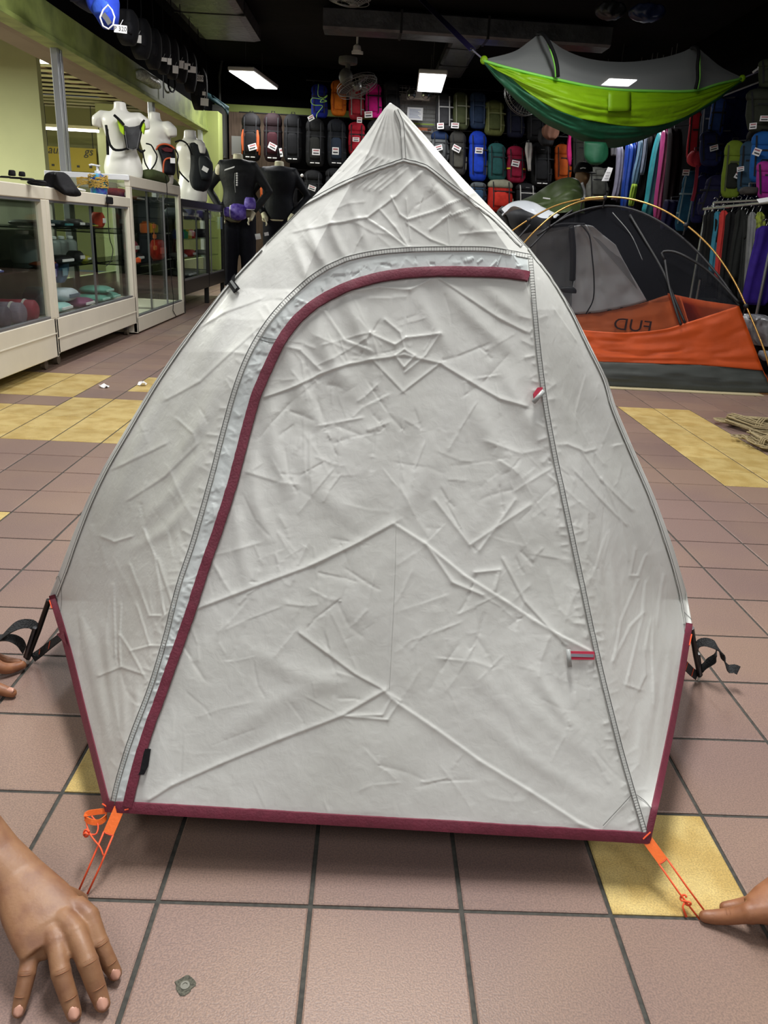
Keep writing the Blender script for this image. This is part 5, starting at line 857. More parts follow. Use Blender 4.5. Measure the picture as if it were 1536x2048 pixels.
# top row
P_ = [
 ('royal blue pack laced with a lime cord, leftmost of the top row', 622, 656, 168, 236, '16247e', dict(tags=[(622, 236, 11, 8, .5)], lid='1a2a92')),
 ('orange pack behind the tilted fan', 661, 693, 160, 232, 'c56a1c', dict(straps='a04a18')),
 ('dark red pack between the orange and the hot pink ones', 697, 729, 172, 240, '8f2430', dict(pocket='a12c38', straps='8a8a88')),
 ('hot pink pack at the left of the tent peak', 730, 764, 166, 236, 'd81f8c', dict(tags=[(737, 229, 14, 10, 0.1)], pocket='c41a80')),
 ('charcoal pack directly behind the tent peak', 766, 800, 162, 232, '242529', {}),
 ('charcoal pack right of the wire grid with grey cords', 870, 905, 186, 262, '37383c', dict(straps='b9babb', tags=[(881, 252, 12, 10, .1)])),
 ('olive green pack in the top row, second right of the grid', 905, 938, 184, 260, '4b5237', dict(straps='8f927e', tags=[(910, 251, 14, 9, 0)])),
 ('slate navy pack in the top row', 938, 974, 184, 258, '26364f', dict(side='1c2434', straps='3c4a64')),
 ('camouflage green pack at the end of the lit top row', 967, 1008, 200, 272, '5d6237', dict(pocket='4a5230', straps='7b7f58', logo=False)),
 ('very dark navy pack right of the camouflage one', 1012, 1048, 205, 276, '14172a', dict(logo=False)),
 ('black pack under the left part of the hammock', 1052, 1090, 212, 284, '17181b', dict(logo=False)),
 # second row, left of the tent
 ('tall black pack with orange side flashes on the left of the wall', 483, 522, 226, 322, '1b1a1c', dict(acc='b9531f', wordmark=True, tags=[(505, 294, 15, 10, .3)])),
 ('tall black and maroon pack next to the orange flashed one', 527, 565, 226, 324, '221419', dict(pocket='3a1820', wordmark=True, tags=[(545, 293, 15, 10, -.4)])),
 ('tall plain black pack with a narrow white tag', 567, 605, 228, 326, '1a1b1e', dict(wordmark=True, tags=[(562, 305, 5, 14, .2)])),
 ('black pack with an olive tag, fourth from the left', 611, 650, 236, 334, '1c1d1e', dict(wordmark=True, pocket='2b2c2a', tags=[(632, 304, 14, 10, 0)])),
 ('black and slate blue pack with a white tag', 654, 693, 238, 334, '191c22', dict(pocket='2a3444', wordmark=True, tags=[(671, 302, 12, 12, 0)])),
 ('bright red pack close to the tent edge', 696, 731, 244, 312, 'a81f31', dict(tags=[(712, 279, 12, 7, 0), (719, 240, 9, 9, 0)])),
 ('black pack behind the tent edge right of the red one', 734, 770, 240, 320, '222327', {}),
 # third row left
 ('black pack with an orange trim behind the rear mannequin', 520, 560, 336, 404, '1d1e20', dict(acc='b8541f')),
 ('charcoal pack right of the orange trimmed one, low on the wall', 557, 596, 344, 432, '232426', dict(tags=[(573, 387, 12, 9, 0)])),
 ('black pack with two shoe-like white spots above it', 607, 646, 340, 412, '1c1d1f', dict(tags=[(624, 376, 14, 8, -.3)])),
 ('dark pack just above the tent slope on the left', 650, 690, 336, 400, '202124', {}),
 # second row, right of the tent
 ('grey pack with a navy lid touching the tent slope', 861, 898, 262, 326, '5c6062', dict(lid='1d2f52', tags=[(877, 296, 14, 9, .3)])),
 ('grey and black trekking pack with a white tag', 898, 933, 262, 350, '3c3c3a', dict(side='7a7a70', pocket='55554e', tags=[(913, 297, 15, 10, -.4)])),
 ('bright royal blue tall pack', 937, 974, 262, 362, '1b3fb8', dict(pocket='2148cc', side='5a6068', tags=[(958, 301, 14, 10, 0)])),
 ('teal green pack right of the royal blue tall one', 974, 1012, 286, 362, '2a5a5a', dict(side='23494a')),
 ('crimson pack with a yellow band', 1012, 1050, 292, 366, '8b1a38', dict(stripe='d8c32c', tags=[(1031, 327, 14, 10, -.15)])),
 ('black pack with white marks right of the crimson one', 1060, 1102, 284, 374, '18191b', dict(side='2b2b2d', pocket='202124', wordmark=True)),
 ('burnt orange pack below the hammock', 1108, 1141, 288, 364, 'b85420', dict(pocket='c25c26', logo=False)),
 ('grey camouflage pack right of the burnt orange one', 1144, 1172, 262, 350, '3c3d38', dict(logo=False)),
 # third row right
 ('blue grey pack low beside the tent slope', 940, 973, 364, 404, '35506e', dict(lid='5b6266')),
 ('red and grey rucksack with a pale top', 974, 1026, 358, 424, 'b42a22', dict(lid='8f8f7c', side='8a8a7a', pocket='c43428', logo=False)),
 ('black pack with one white diagonal strap', 1030, 1072, 366, 420, '1b1c1f', dict(straps='b9b9b6')),
 ('grey camouflage rucksack under the white card', 1170, 1216, 334, 402, '6f716c', dict(pocket='4d4f4b', side='3a3b38', logo=False)),
]
for lab, u0, u1, v0, v1, col, kw in P_: pack(lab, u0, u1, v0, v1, W0, col, **kw)
p = thing('cord', 'lime green cord draped over the royal blue pack', 'cord', atY(640, 200, 11.1))
MB().tube([atY(u, v, 11.12) for u, v in resample(np.array([(637, 168), (637, 192), (650, 196), (655, 190), (640, 204), (654, 202), (625, 196), (622, 204), (628, 210), (645, 212), (634, 228), (633, 236)], float), 60)], .005, 6).build('lace', M('lime_cord', '8fc35a', .5), p, smooth=True)
def soft(name, lab, cat, rows, Y, col, d=.16, folds=6, mat=None, famp=.14, yaw=0, extra=None, X=None, v_wall=True):
    c = atY((rows[-1][0]+rows[-1][1])/2, rows[-1][2], Y); p = thing(name, lab, cat, (c[0], Y, c[2])); o = hang(rows, Y, d, folds=folds, famp=famp, n=34, yaw=0, seed=RNG.uniform(0, 6)).build('body', mat or cloth(col), p, smooth=True)
    t = atY((rows[0][0]+rows[0][1])/2, rows[0][2], Y); MB().tube([t-(0, 0, .02), t+(0, .02, .03), (t[0], 12.0, t[2]+.05) if Y > 10.75 else (t[0], t[1]+.03, 3.0) if Y > 8.9 else (3.55, t[1]+.1, t[2]+.06)] if v_wall else [t-(0, 0, .02), t+(0, .02, .01)], .005, 6).build('hook', rail, p)
    return p
soft('shoe_bag', 'pale grey hanging straps between the crimson and black packs', 'strap', [(1052, 1064, 285), (1050, 1066, 300), (1054, 1062, 325), (1056, 1062, 342)], 11.3, 'a9a6a2', .08)
soft('pink_belt', 'thin hot pink belt bag beside the burnt orange pack', 'bag', [(1137, 1142, 268), (1134, 1142, 290), (1134, 1143, 310), (1138, 1142, 332)], 11.1, 'c22a74', .08)
soft('sandal_bundle', 'bundle of patterned brown sandals under the hammock', 'shoe', [(1090, 1110, 250), (1084, 1118, 258), (1086, 1116, 272), (1096, 1108, 280)], 10.85, '6b4a3c', .16, 9)
soft('black_cloth_roll', 'black cloth folds left of the burnt orange pack', 'cloth', [(1078, 1104, 262), (1076, 1108, 280), (1084, 1104, 292)], 11.15, '2a2b2e', .2, 4)
for k, (u, v) in enumerate(((641, 351), (652, 351), (577, 338))):
    q = atY(u-48 if k < 2 else u-20, v, 11.0); p = thing('hook_ball', ['left white hook cap low on the dark wall', 'right white hook cap low on the dark wall', 'single white hook cap above the charcoal pack'][k], 'hook', q); MB().sphere(q, .022, 12, 8).build('cap', WHITE_TAG, p, smooth=True); MB().tube([q, q+(0, .5, 0)], .005, 6).build('rod', rail, p)
# hook rails that carry the packs
for k, (ua, ub, v) in enumerate(((478, 700, 224), (612, 1100, 160), (855, 1180, 258), (510, 700, 335))):
    a, b = atY(ua, v, 11.75), atY(ub, v, 11.75); p = thing('hanging_rail', ['dark rail over the left row of packs', 'dark rail over the top row of packs', 'pale wire rail over the right second row of packs', 'dark rail over the low left packs'][k], 'rail', (a+b)/2); m = rail if k == 2 else M('rail_dark', '2b2b2d', .4, .4)
    MB().tube([(a[0], 11.75, a[2]), (b[0], 11.75, a[2])], .009, 8).build('bar', m, p)
    for x in np.linspace(a[0]+.1, b[0]-.1, 4): MB().tube([(x, 11.75, a[2]), (x, 12.0, a[2])], .007, 6).build('bracket', m, p)
# white card, cap and tan head
p = thing('notice_card', 'white price card leaning above the grey camouflage rucksack', 'card', atY(1213, 350, 10.6)); MB().add([atY(u, v, 10.6-.006*k) for k in (0, 1) for u, v in ((1203, 362), (1217, 362), (1226, 336), (1216, 334))], [(3, 2, 1, 0), (4, 5, 6, 7), (0, 1, 5, 4), (1, 2, 6, 5), (2, 3, 7, 6), (3, 0, 4, 7)]).build('card', WHITE_TAG, p)
MB().tube([atY(1220, 336, 10.6), (atY(1220, 336, 10.6)[0], 12.0, atY(1220, 336, 10.6)[2]+.05)], .005, 6).build('hook_wire', rail, p)
for k in range(3): MB().tube([atY(1209+k*2, 357-k*6, 10.585), atY(1217+k*2, 357-k*6, 10.585)], .003, 4).build('print_line', INK, p)
q = atY(1165, 352, 7.6); p = thing('mannequin', 'tan display head wearing a black cap behind the green tarp', 'mannequin', q-(0, 0, .16)); mb = MB().sphere(q, .085, 20, 14, sc=(.85, 1, 1.15)); mb.tube([q-(0, -.02, .05), q-(0, -.03, .17)], [.05, .06], 14); mb.sphere(q+(.02, -.085, -.02), .018, 8, 6); mb.tube([q+(.02, -.07, .0), q+(.02, -.098, -.03)], [.008, .014], 8)
remesh(mb, 'head', M('tan_skin', '7f6445', .6), p, .006, 4); MB().lathe(q-(0, -.02, .5), [(.14, 0), (.14, .02), (.02, .03), (.02, .36)], 18).build('stand', BLACK, p)
k_ = thing('baseball_cap', 'black baseball cap with a white mark on the tan display head', 'cap', q+(0, 0, .05)); MB().lathe(q+(0, 0, .03), [(.092, 0), (.094, .02), (.085, .06), (.055, .09), (.01, .1)], 24).build('crown', BLACK, k_, smooth='auto')
MB().ribbon([q+(-.02, -.07, .035), q+(.03, -.13, .03), q+(.06, -.17, .015)], [.16, .15, .09], (1, .4, 0), .008).build('brim', BLACK, k_); MB().tube([q+(-.05, -.078, .06), q+(-.025, -.09, .068), q+(.0, -.092, .064)], .006, 6).build('white_mark', WHITE_TAG, k_)
# sleeping mats and long bags hanging in the right far corner
LB = [('sleeping_mat', 'short grey mat roll behind the green pouch of the hammock', [(1222, 1233, 288), (1222, 1234, 312)], 11.0, '6a6b70', .1, None),
 ('sleeping_mat', 'tall lavender grey mat roll hanging beside the blue sheets', [(1234, 1246, 292), (1233, 1245, 330), (1229, 1240, 370), (1222, 1236, 400)], 10.4, '77778a', .14, None),
 ('sleeping_mat', 'dark slate mat roll behind the lavender grey one', [(1238, 1250, 300), (1236, 1252, 340), (1232, 1246, 405)], 10.7, '2d2f38', .14, None),
 ('plastic_sheet', 'royal blue folded sheet hanging in the far right corner', [(1253, 1270, 284), (1250, 1268, 320), (1245, 1262, 370), (1242, 1260, 420)], 10.1, '17409c', .2, 'n'),
 ('plastic_sheet', 'deep navy folded sheet right of the royal blue one', [(1268, 1279, 280), (1265, 1276, 330), (1260, 1272, 380), (1258, 1268, 424)], 10.2, '141c58', .18, 'n'),
 ('long_bag', 'steel blue long bag with a lime lower end', [(1279, 1285, 278), (1274, 1284, 310), (1266, 1280, 345), (1263, 1275, 372)], 9.9, '5d7c98', .1, 'n'),
 ('long_bag', 'lime green end piece below the steel blue long bag', [(1264, 1274, 368), (1260, 1272, 385), (1257, 1267, 412)], 9.85, '8ba838', .08, None),
 ('long_bag', 'thin grey strap bag between the blue and black sheets', [(1290, 1295, 272), (1286, 1293, 310), (1280, 1288, 350)], 9.8, '6d7485', .08, None),
 ('long_bag', 'tall black bag between the steel blue and the teal ones', [(1296, 1314, 268), (1288, 1306, 330), (1278, 1300, 400)], 9.9, '141214', .2, None),
 ('long_bag', 'glossy teal long bag reaching down to the mesh tent', [(1318, 1324, 262), (1307, 1320, 300), (1298, 1315, 350), (1290, 1312, 400), (1284, 1308, 425), (1290, 1304, 432)], 9.5, '2b8f9c', .18, 'n'),
 ('long_bag', 'glossy magenta long bag right of the teal one', [(1326, 1335, 258), (1322, 1334, 300), (1316, 1332, 350), (1310, 1326, 400), (1308, 1322, 440)], 9.3, 'b0407f', .18, 'n'),
 ('long_bag', 'black maroon long bag beside the magenta one', [(1337, 1362, 258), (1334, 1360, 330), (1328, 1352, 400), (1324, 1346, 445)], 8.9, '190c14', .2, None),
 ('long_bag', 'dark navy sheet low behind the mesh tent', [(1330, 1356, 400), (1326, 1354, 430), (1322, 1350, 460)], 8.5, '12103c', .2, None)]
for nm, lab, rows, Y, col, d, k in LB: soft(nm, lab, 'bag' if 'bag' in nm else 'sheet' if 'sheet' in nm else 'mat', rows, Y, col, d, 7, shiny(col) if k else None, .22)
# right wall packs
RW = [
 ('scarlet pack with black edge under the right end of the hammock', 1376, 1402, 222, 322, 8.3, 'b22434', dict(side='2a2226', pocket='c02c3c', logo=False, slant=-10)),
 ('dusty blue pack beside the scarlet one', 1402, 1424, 206, 290, 7.9, '33405e', dict(straps='a9abb6', logo=False, slant=-8)),
 ('cobalt blue pack with a puffy hood', 1420, 1449, 196, 275, 7.7, '314f96', dict(logo=False, slant=-12, pocket='3a5aa4')),
 ('navy blue pack below the cobalt one with a white tag', 1400, 1440, 262, 332, 7.6, '242c5a', dict(logo=False, tags=[(1428, 296, 14, 9, .3)])),
 ('teal blue pack hanging low right of the long bags', 1358, 1388, 342, 462, 8.3, '20506c', dict(straps='8aa0a8', logo=False, slant=-22, tags=[(1372, 345, 12, 10, 0)])),
 ('indigo pack beside the teal blue one', 1386, 1414, 350, 446, 8.0, '222452', dict(logo=False, slant=-14)),
 ('dark indigo quilted pack above the clothes rack', 1404, 1446, 350, 432, 7.5, '242345', dict(logo=False, slant=-24)),
 ('lime green and charcoal pack', 1446, 1486, 280, 396, 6.9, '7d9430', dict(pocket='2a2d28', straps='5c6246', slant=-12, tags=[(1475, 350, 8, 12, -.4)])),
 ('steel blue pack right of the lime green one', 1478, 1512, 282, 386, 6.7, '38546c', dict(logo=False, slant=-10, tags=[(1481, 338, 12, 8, .2)])),
 ('sky blue pack with a domed hood at the right edge', 1502, 1550, 262, 366, 6.4, '205ea8', dict(slant=-8, tags=[(1514, 304, 13, 12, -.3)])),
 ('magenta purple pack below the sky blue one', 1514, 1548, 322, 398, 6.2, 'a3338a', dict(pocket='8a1f86', logo=False)),
 ('large dark olive pack at the upper right edge', 1494, 1552, 176, 266, 6.5, '34382e', dict(logo=False, tags=[(1506, 252, 12, 10, .1), (1529, 237, 15, 9, 0)])),
 ('camouflage green pack at the top right corner', 1518, 1560, 118, 176, 6.5, '3d4432', dict(logo=False)),
]
for lab, u0, u1, v0, v1, Y, col, kw in RW: pack(lab, u0, u1, v0, v1, Y, col, yaw=-.35, **kw)
soft('drawcord_bag', 'coral red balled cloth tied to the scarlet pack', 'cloth', [(1384, 1396, 302), (1376, 1402, 312), (1376, 1402, 326), (1388, 1398, 334)], 7.9, 'd2404e', .12, 6)
p = thing('red_strap', 'long red webbing strap running down from the scarlet pack', 'strap', atY(1388, 400, 7.8)); MB().ribbon([atY(u, v, 7.8) for u, v in ((1395, 330), (1393, 355), (1389, 385), (1384, 402))], .034, (1, 0, 0), .004).build('strap', M('red_strap', 'a82e44', .6), p)
p = thing('backdrop_cloth', 'large dark navy cloth hung flat on the right wall behind the cobalt pack', 'cloth', (3.5, 7.3, 1.1)); sheet([[wp(3.52, y_, 2.3) for y_ in (8.4, 7.8, 7.2, 6.6, 6.0)], [wp(3.49, y_, 1.8) for y_ in (8.4, 7.8, 7.2, 6.6, 6.0)], [wp(3.51, y_, 1.1) for y_ in (8.4, 7.8, 7.2, 6.6, 6.0)]], 40, 16).build('cloth', cloth('0b0e2a', 1, 0), p, smooth=True, solid=.008); MB().tube([(3.52, 5.95, 2.3), (3.52, 8.45, 2.3)], .01, 8).build('rod', rail, p)
soft('baseball_cap', 'grey cap between the steel blue and magenta packs', 'cap', [(1490, 1508, 374), (1482, 1514, 382), (1484, 1512, 390)], 6.3, '45413f', .2, 2)
soft('black_backdrop_bag', 'black bag under the large dark olive pack', 'bag', [(1500, 1548, 262), (1496, 1548, 276), (1504, 1548, 300)], 7.0, '131315', .2, 4)
p = thing('white_bracket', 'small white bracket on the upper right wall beside the hammock strap', 'bracket', atY(1515, 140, 6.9)); MB().tube([atY(u, v, 6.9) for u, v in ((1506, 145), (1514, 139), (1519, 137))], .010, 6).build('arm', WHITE_TAG, p); MB().sphere(atY(1519, 136, 6.9), .02, 8, 6).build('knob', WHITE_TAG, p)
# ---- clothes rack
A = atY(1408, 418, 6.7); Bq = atY(1560, 402, 5.75); rk = thing('clothes_rack', 'chrome clothes rack with hanging shirts at the right edge', 'rack', ((A[0]+Bq[0])/2, (A[1]+Bq[1])/2, 0)); chrome = M('chrome', 'c8cacc', .2, .9)
MB().tube([A, Bq], .013, 10).build('rail', chrome, rk); A2, B2 = atY(1428, 405, 6.97), atY(1560, 398, 6.2); MB().tube([A2, B2], .012, 10).build('rear_rail', chrome, rk); MB().tube([A2, (A2[0], A2[1], .0)], .012, 8).build('upright', chrome, rk)
for q in (A+(.02, 0, 0), Bq): MB().tube([q, (q[0], q[1], .06)], .013, 10).build('upright', chrome, rk); MB().tube([(q[0]-.25, q[1], .05), (q[0]+.25, q[1], .05)], .014, 8).build('foot_bar', chrome, rk)
def rackY(u): return 6.7+(5.75-6.7)*(u-1408)/152
G_ = [('black tee, leftmost on the rack', 1404, 1428, 425, 560, '1b1c1d'), ('black long shirt next to the teal one', 1412, 1436, 423, 575, '161717'), ('teal blue shirt on the rack', 1424, 1446, 423, 545, '3f87a0'), ('coral red shirt on the rack', 1436, 1458, 421, 560, 'c8403c'), ('black shirt right of the coral red one', 1446, 1478, 424, 610, '191a1b'), ('black short sleeved tee facing forward on the rack', 1466, 1498, 420, 560, '222423'), ('charcoal shirt behind the grey one', 1482, 1502, 430, 600, '2c2e2e'), ('light grey shirt on the rack', 1494, 1514, 424, 600, '7f8182'), ('black and yellow patterned shirt on the rack', 1508, 1530, 424, 590, '4f5228'), ('deep purple shirt at the right edge of the rack', 1502, 1560, 452, 610, '34207c')]
for k, (lab, u0, u1, v0, v1, col) in enumerate(G_):
    Y = rackY((u0+u1)/2)-.03*(k % 2); w = u1-u0; sh = -w*.45; c = atY((u0+u1)/2+sh/2, v0, Y)
    p = thing('hanging_shirt', lab, 'shirt', (c[0], Y, atY((u0+u1)/2, v1, Y)[2])); mt = cloth(col) if 'patterned' not in lab else M('pattern_y', '8c9a2e', .7, noise=1, scale=26, col2='1c1d18')
    rows = [((u0+u1)/2-w*.12, (u0+u1)/2+w*.2, v0), (u0+w*.18, u1-w*.02, v0+8), (u0+w*.12, u1-w*.08, v0+30), (u0+w*.05+sh*.3, u1-w*.1+sh*.3, (v0+v1)/2), (u0+sh*.7, u1+sh*.7-w*.1, v1-6), (u0+sh*.7+w*.1, u1+sh*.7-w*.2, v1)]
    hang(rows, Y, .07, folds=7, famp=.3, n=30, seed=k).build('body', mt, p, smooth=True)
    hang([(u1-w*.3, u1+w*.02, v0+14), (u1-w*.32, u1+w*.08, v0+40), (u1-w*.4, u1+w*.02, v0+(v1-v0)*.42)], Y-.05, .05, folds=3, n=18).build('sleeve', mt, p, smooth=True)
    h = atY((u0+u1)/2+w*.04, v0-2, Y); MB().tube([h-(0, 0, .03), h, h+(.01, 0, .035), h+(-.012, 0, .045), h+(-.02, 0, .03)], .0035, 6).build('hanger_hook', chrome, p, smooth=True); MB().tube([atY(u0+w*.2, v0+8, Y), h-(0, 0, .01), atY(u1-w*.1, v0+8, Y)], .006, 6).build('hanger', BLACK, p, smooth=True)
# second row of hangers sparkling above
for k in range(9):
    u = 1432+k*12; Y = rackY(u)+.5; h = atY(u, 405-(k % 3)*3, Y); p = thing('clothes_hanger', 'chrome hanger hook in the packed row over the clothes rack', 'hanger', h, 0, 'packed chrome hanger hooks over the rack'); MB().tube([h-(0, 0, .05), h, h+(.012, 0, .03), h+(-.012, 0, .045), h+(-.025, 0, .03)], .004, 6).build('hook', chrome, p, smooth=True); MB().tube([h+(-.1, 0, -.12), h-(0, 0, .045), h+(.1, 0, -.12)], .006, 6).build('shoulder_bar', BLACK, p)
for k, (u0, u1) in enumerate(((1440, 1470), (1475, 1510), (1512, 1550))): soft('dark_garment', ['black garment in the rear row, left of three', 'black garment in the rear row, middle of three', 'black garment in the rear row, right of three'][k], 'garment', [(u0+6, u1-6, 408), (u0, u1, 416), (u0-4, u1-4, 500), (u0-8, u1-8, 600)], rackY(u0)+.38, '121314', .1, 8)
q = atY(1530, 400, 5.3); p = thing('price_tag', 'white card on top of the clothes rack at the right edge', 'tag', q); MB().obox(q, (1, 0, .2), (0, 1, .5), (0, -.5, 1), .05, .03, .002).build('card', WHITE_TAG, p)
# silver wrapped bag and dark goods on the floor at right
p = thing('wrapped_bag', 'silver plastic wrapped bag behind the corner of the orange tent', 'bag', atY(1510, 690, 4.75)); 
hang([(1492, 1530, 629), (1484, 1550, 642), (1485, 1556, 662), (1494, 1556, 676), (1504, 1545, 686), (1508, 1530, 690)], 4.75, .30, folds=7, famp=.2, n=40).build('body', M('silver_wrap', '9a9ca0', .25, .2, noise=.5, scale=12, bump=1.2, bscale=14), p, smooth=True)
MB().tube([atY(u, v, 4.6) for u, v in ((1498, 634), (1510, 640), (1520, 636))], .012, 8).build('twisted_neck', M('silver_wrap', ''), p)
soft('dark_sack', 'black sack under the silver wrapped bag', 'bag', [(1504, 1560, 684), (1506, 1560, 700), (1512, 1560, 726), (1524, 1560, 745)], 4.9, '16161a', .3, 5, v_wall=False); soft('grey_packet', 'grey packet under the black sack at the right edge', 'packet', [(1520, 1560, 702), (1518, 1560, 712), (1526, 1560, 722)], 4.6, '85868c', .1, 4, v_wall=False)
b0 = atY(1500, 600, 6.0)
soft('floor_stock', 'black stock bags heaped on the floor under the clothes rack', 'bag', [(1400, 1550, 600), (1380, 1556, 620), (1380, 1556, 655), (1390, 1556, 672)], 6.9, '101012', .5, 9, v_wall=False)
# ================================================================ HAMMOCK WITH NET
def hY(u): return 5.9+(u-965)/520*1.0
hm = thing('hammock', 'lime and dark green camping hammock with a bug net hung under the ceiling', 'hammock', tuple(atY(1225, 292, 6.5)))
def prof(u): return math.sin(math.pi*min(max((u-965)/520, 0), 1))
def hc(P, off): return [(u, v, hY(u)+off*prof(u)) for u, v in P]
RIM = [(966, 121), (1010, 134), (1110, 158), (1210, 177), (1310, 182), (1390, 181), (1440, 167), (1485, 157)]
LIMEB = [(967, 123), (1003, 141), (1066, 192), (1128, 226), (1200, 245), (1297, 253), (1360, 238), (1420, 205), (1485, 160)]
DARKB = [(968, 127), (983, 140), (1024, 192), (1084, 242), (1132, 267), (1185, 290), (1231, 295), (1273, 284), (1314, 267), (1360, 245), (1425, 207), (1485, 162)]
lime2 = M('hammock_lime', '8fc012', .5, noise=.08, scale=10, bump=.5, bscale=18); dg = M('hammock_dark_green', '24694a', .55, noise=.15, scale=10, bump=.6, bscale=14); trimg = M('hammock_trim', '8fe860', .5)
sheet([hc(RIM, -.38), hc([(967, 122), (1004, 146), (1085, 180), (1170, 205), (1260, 216), (1345, 212), (1400, 196), (1450, 178), (1485, 158)], -.50), hc(LIMEB, -.42)], 90, 40, .012, 9, 3).build('lime_panel', lime2, hm, smooth=True, solid=.003)
sheet([hc(LIMEB, -.42), hc([(968, 126), (996, 160), (1052, 208), (1108, 244), (1165, 268), (1225, 278), (1300, 268), (1360, 244), (1430, 204), (1485, 161)], -.30), hc(DARKB, -.02)], 90, 30, .016, 9, 5).build('dark_panel', dg, hm, smooth=True, solid=.003)
sheet([hc(DARKB, -.02), hc([(967, 124), (1100, 190), (1225, 215), (1350, 200), (1485, 160)], .35), hc([(967, 121), (1100, 156), (1225, 172), (1350, 172), (1485, 157)], .42)], 70, 20, .01, 7, 6).build('rear_panel', dg, hm, smooth=True, solid=.003)
NETT = [(968, 119), (1030, 102), (1062, 80), (1080, 68), (1095, 76), (1130, 100), (1180, 118), (1250, 124), (1320, 116), (1365, 104), (1390, 94), (1410, 108), (1440, 132), (1485, 156)]
net = netting('hammock_net', '9a9e9e', .66)
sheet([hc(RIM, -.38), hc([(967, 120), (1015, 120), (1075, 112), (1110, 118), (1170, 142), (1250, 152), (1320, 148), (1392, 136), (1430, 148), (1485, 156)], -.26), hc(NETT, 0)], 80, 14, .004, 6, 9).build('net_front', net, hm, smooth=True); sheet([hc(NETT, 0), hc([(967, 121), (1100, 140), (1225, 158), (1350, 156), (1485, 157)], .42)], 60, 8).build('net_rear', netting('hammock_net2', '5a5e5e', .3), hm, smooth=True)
def line(pts, r, mat, name, par, n=30, m=6): return MB().tube([atY(*p) for p in resample(np.array(pts, float), n)], r, m).build(name, mat, par, smooth=True)
line([(u, v, y-.012) for u, v, y in hc(RIM, -.38)], .010, trimg, 'rim_trim', hm, 60)
for P in ([(1074, 68, 6.15), (1084, 67, 6.0), (1094, 78, 5.9), (1104, 105, 5.84), (1111, 130, 5.82), (1113, 154, 5.82)], [(1383, 96, 6.7), (1392, 94, 6.55), (1397, 104, 6.45), (1398, 130, 6.42), (1398, 158, 6.42), (1394, 178, 6.42)]):
    line(P, .012, trimg, 'hoop_trim', hm); line([(u-(0 if i < 3 else 3)*1.0+(6 if P[0][0] < 1200 and i > 2 else 0), v, y-.01) for i, (u, v, y) in enumerate(P)], .014, BLACK, 'hoop_sleeve', hm)
hang([(1168, 1212, 284), (1168, 1216, 298), (1170, 1214, 316), (1180, 1202, 328), (1186, 1196, 330)], 6.1, .12, folds=4, famp=.1).build('stuff_pouch', dg, hm, smooth=True)
patchm = M('hammock_patch', '7fae10', .5); MB().grid(np.array([[atY(u, v, hY(u)-.50*prof(u)-.03) for u in np.linspace(1217+(v-180)*-.02, 1262, 6)] for v in np.linspace(184, 222, 5)])).build('sewn_patch', patchm, hm, smooth=True, solid=.004)
A = atY(968, 120, hY(968)); Bq = atY(1484, 157, hY(1484)); stc = M('strap_violet', '2c2456', .6)
MB().sphere(A, .03, 10, 8).build('gathered_end', lime2, hm, smooth=True); MB().sphere(Bq, .03, 10, 8).build('gathered_end', lime2, hm, smooth=True)
C0 = atZ(838, -6, 2.99); car = atY(945, 100, (A[1]*.9+C0[1]*.1)); MB().ribbon([C0, car], .05, (1, 0, .3), .004).build('hanging_strap', stc, hm)
mb = MB(); 
for a_, b_ in ((A, car),): mb.tube([a_, b_], .006, 6)
mb.build('end_cord', cordm := M('hammock_cord', 'a8a6c0', .4), hm); e = car-A; e /= np.linalg.norm(e); s_ = np.cross(e, [0, 1, 0]); MB().tube([car+s_*.02*math.cos(t)+e*.04*math.sin(t) for t in np.linspace(0, 2*math.pi, 17)[:-1]], .005, 6, closed=True).build('carabiner', chrome, hm)
D0 = atY(1518, 143, 7.0); MB().tube([Bq, D0], .006, 6).build('end_cord', cordm, hm); wallp = np.array([3.54, 7.4, D0[2]+.06]); MB().ribbon([D0, wallp], .03, (0, .3, 1), .004).build('hanging_strap', stc, hm)
# ================================================================ ORANGE MESH TENT
mt = thing('mesh_tent', 'orange and dark grey mesh inner tent with gold poles standing on the right', 'tent', tuple(atY(1400, 780, 4.3))); TF = 4.05; TR = 5.3
org = M('tent_orange', 'cb521a', .5, noise=.12, scale=8, bump=.3, bscale=12); org2 = M('tent_orange_inner', 'c95f22', .55, noise=.12, scale=8, bump=.3, bscale=12); gry = M('tent_floor_grey', '3f4340', .55, bump=.4, bscale=9, noise=.1, scale=8); edge = M('tent_edge_black', '17171b', .6)
def F(pts, Y): return [(u, v, Y) for u, v in pts]
a = atY(1090, 650, TF); 
sheet([F([(1060, 640), (1150, 658), (1200, 663), (1260, 665), (1328, 658), (1371, 646), (1425, 629), (1478, 611)], TF+.02), [(u, v, TF) for u, v in ((1060, 680), (1140, 695), (1212, 700), (1300, 702), (1370, 698), (1430, 690), (1500, 672))], F([(1060, 716), (1150, 721), (1212, 724), (1300, 727), (1370, 729), (1420, 731), (1475, 736), (1526, 741)], TF-.02)], 60, 30, .006, 8, 21).build('front_wall', org, mt, smooth=True, solid=.002)
sheet([F([(1060, 716), (1212, 724), (1370, 729), (1475, 736), (1526, 741)], TF-.02), F([(1060, 745), (1212, 750), (1370, 756), (1475, 762), (1536, 766)], TF-.06), F([(1060, 764), (1239, 774), (1390, 782), (1480, 785), (1552, 786)], TF-.06)], 60, 14, .008, 8, 23).build('floor_front', gry, mt, smooth=True, solid=.002)
q0, q1 = atZ(1090, 768, .004), atZ(1545, 787, .004); MB().box((q0[0]-.1, TF-.13, .001), (q1[0]-.1, TR+.15, .006)).build('footprint', M('footprint', 'b7ab88', .8), mt); MB().box((q0[0], TF-.04, .006), (q1[0]-.12, TR+.1, .012)).build('floor_sheet', gry, mt)
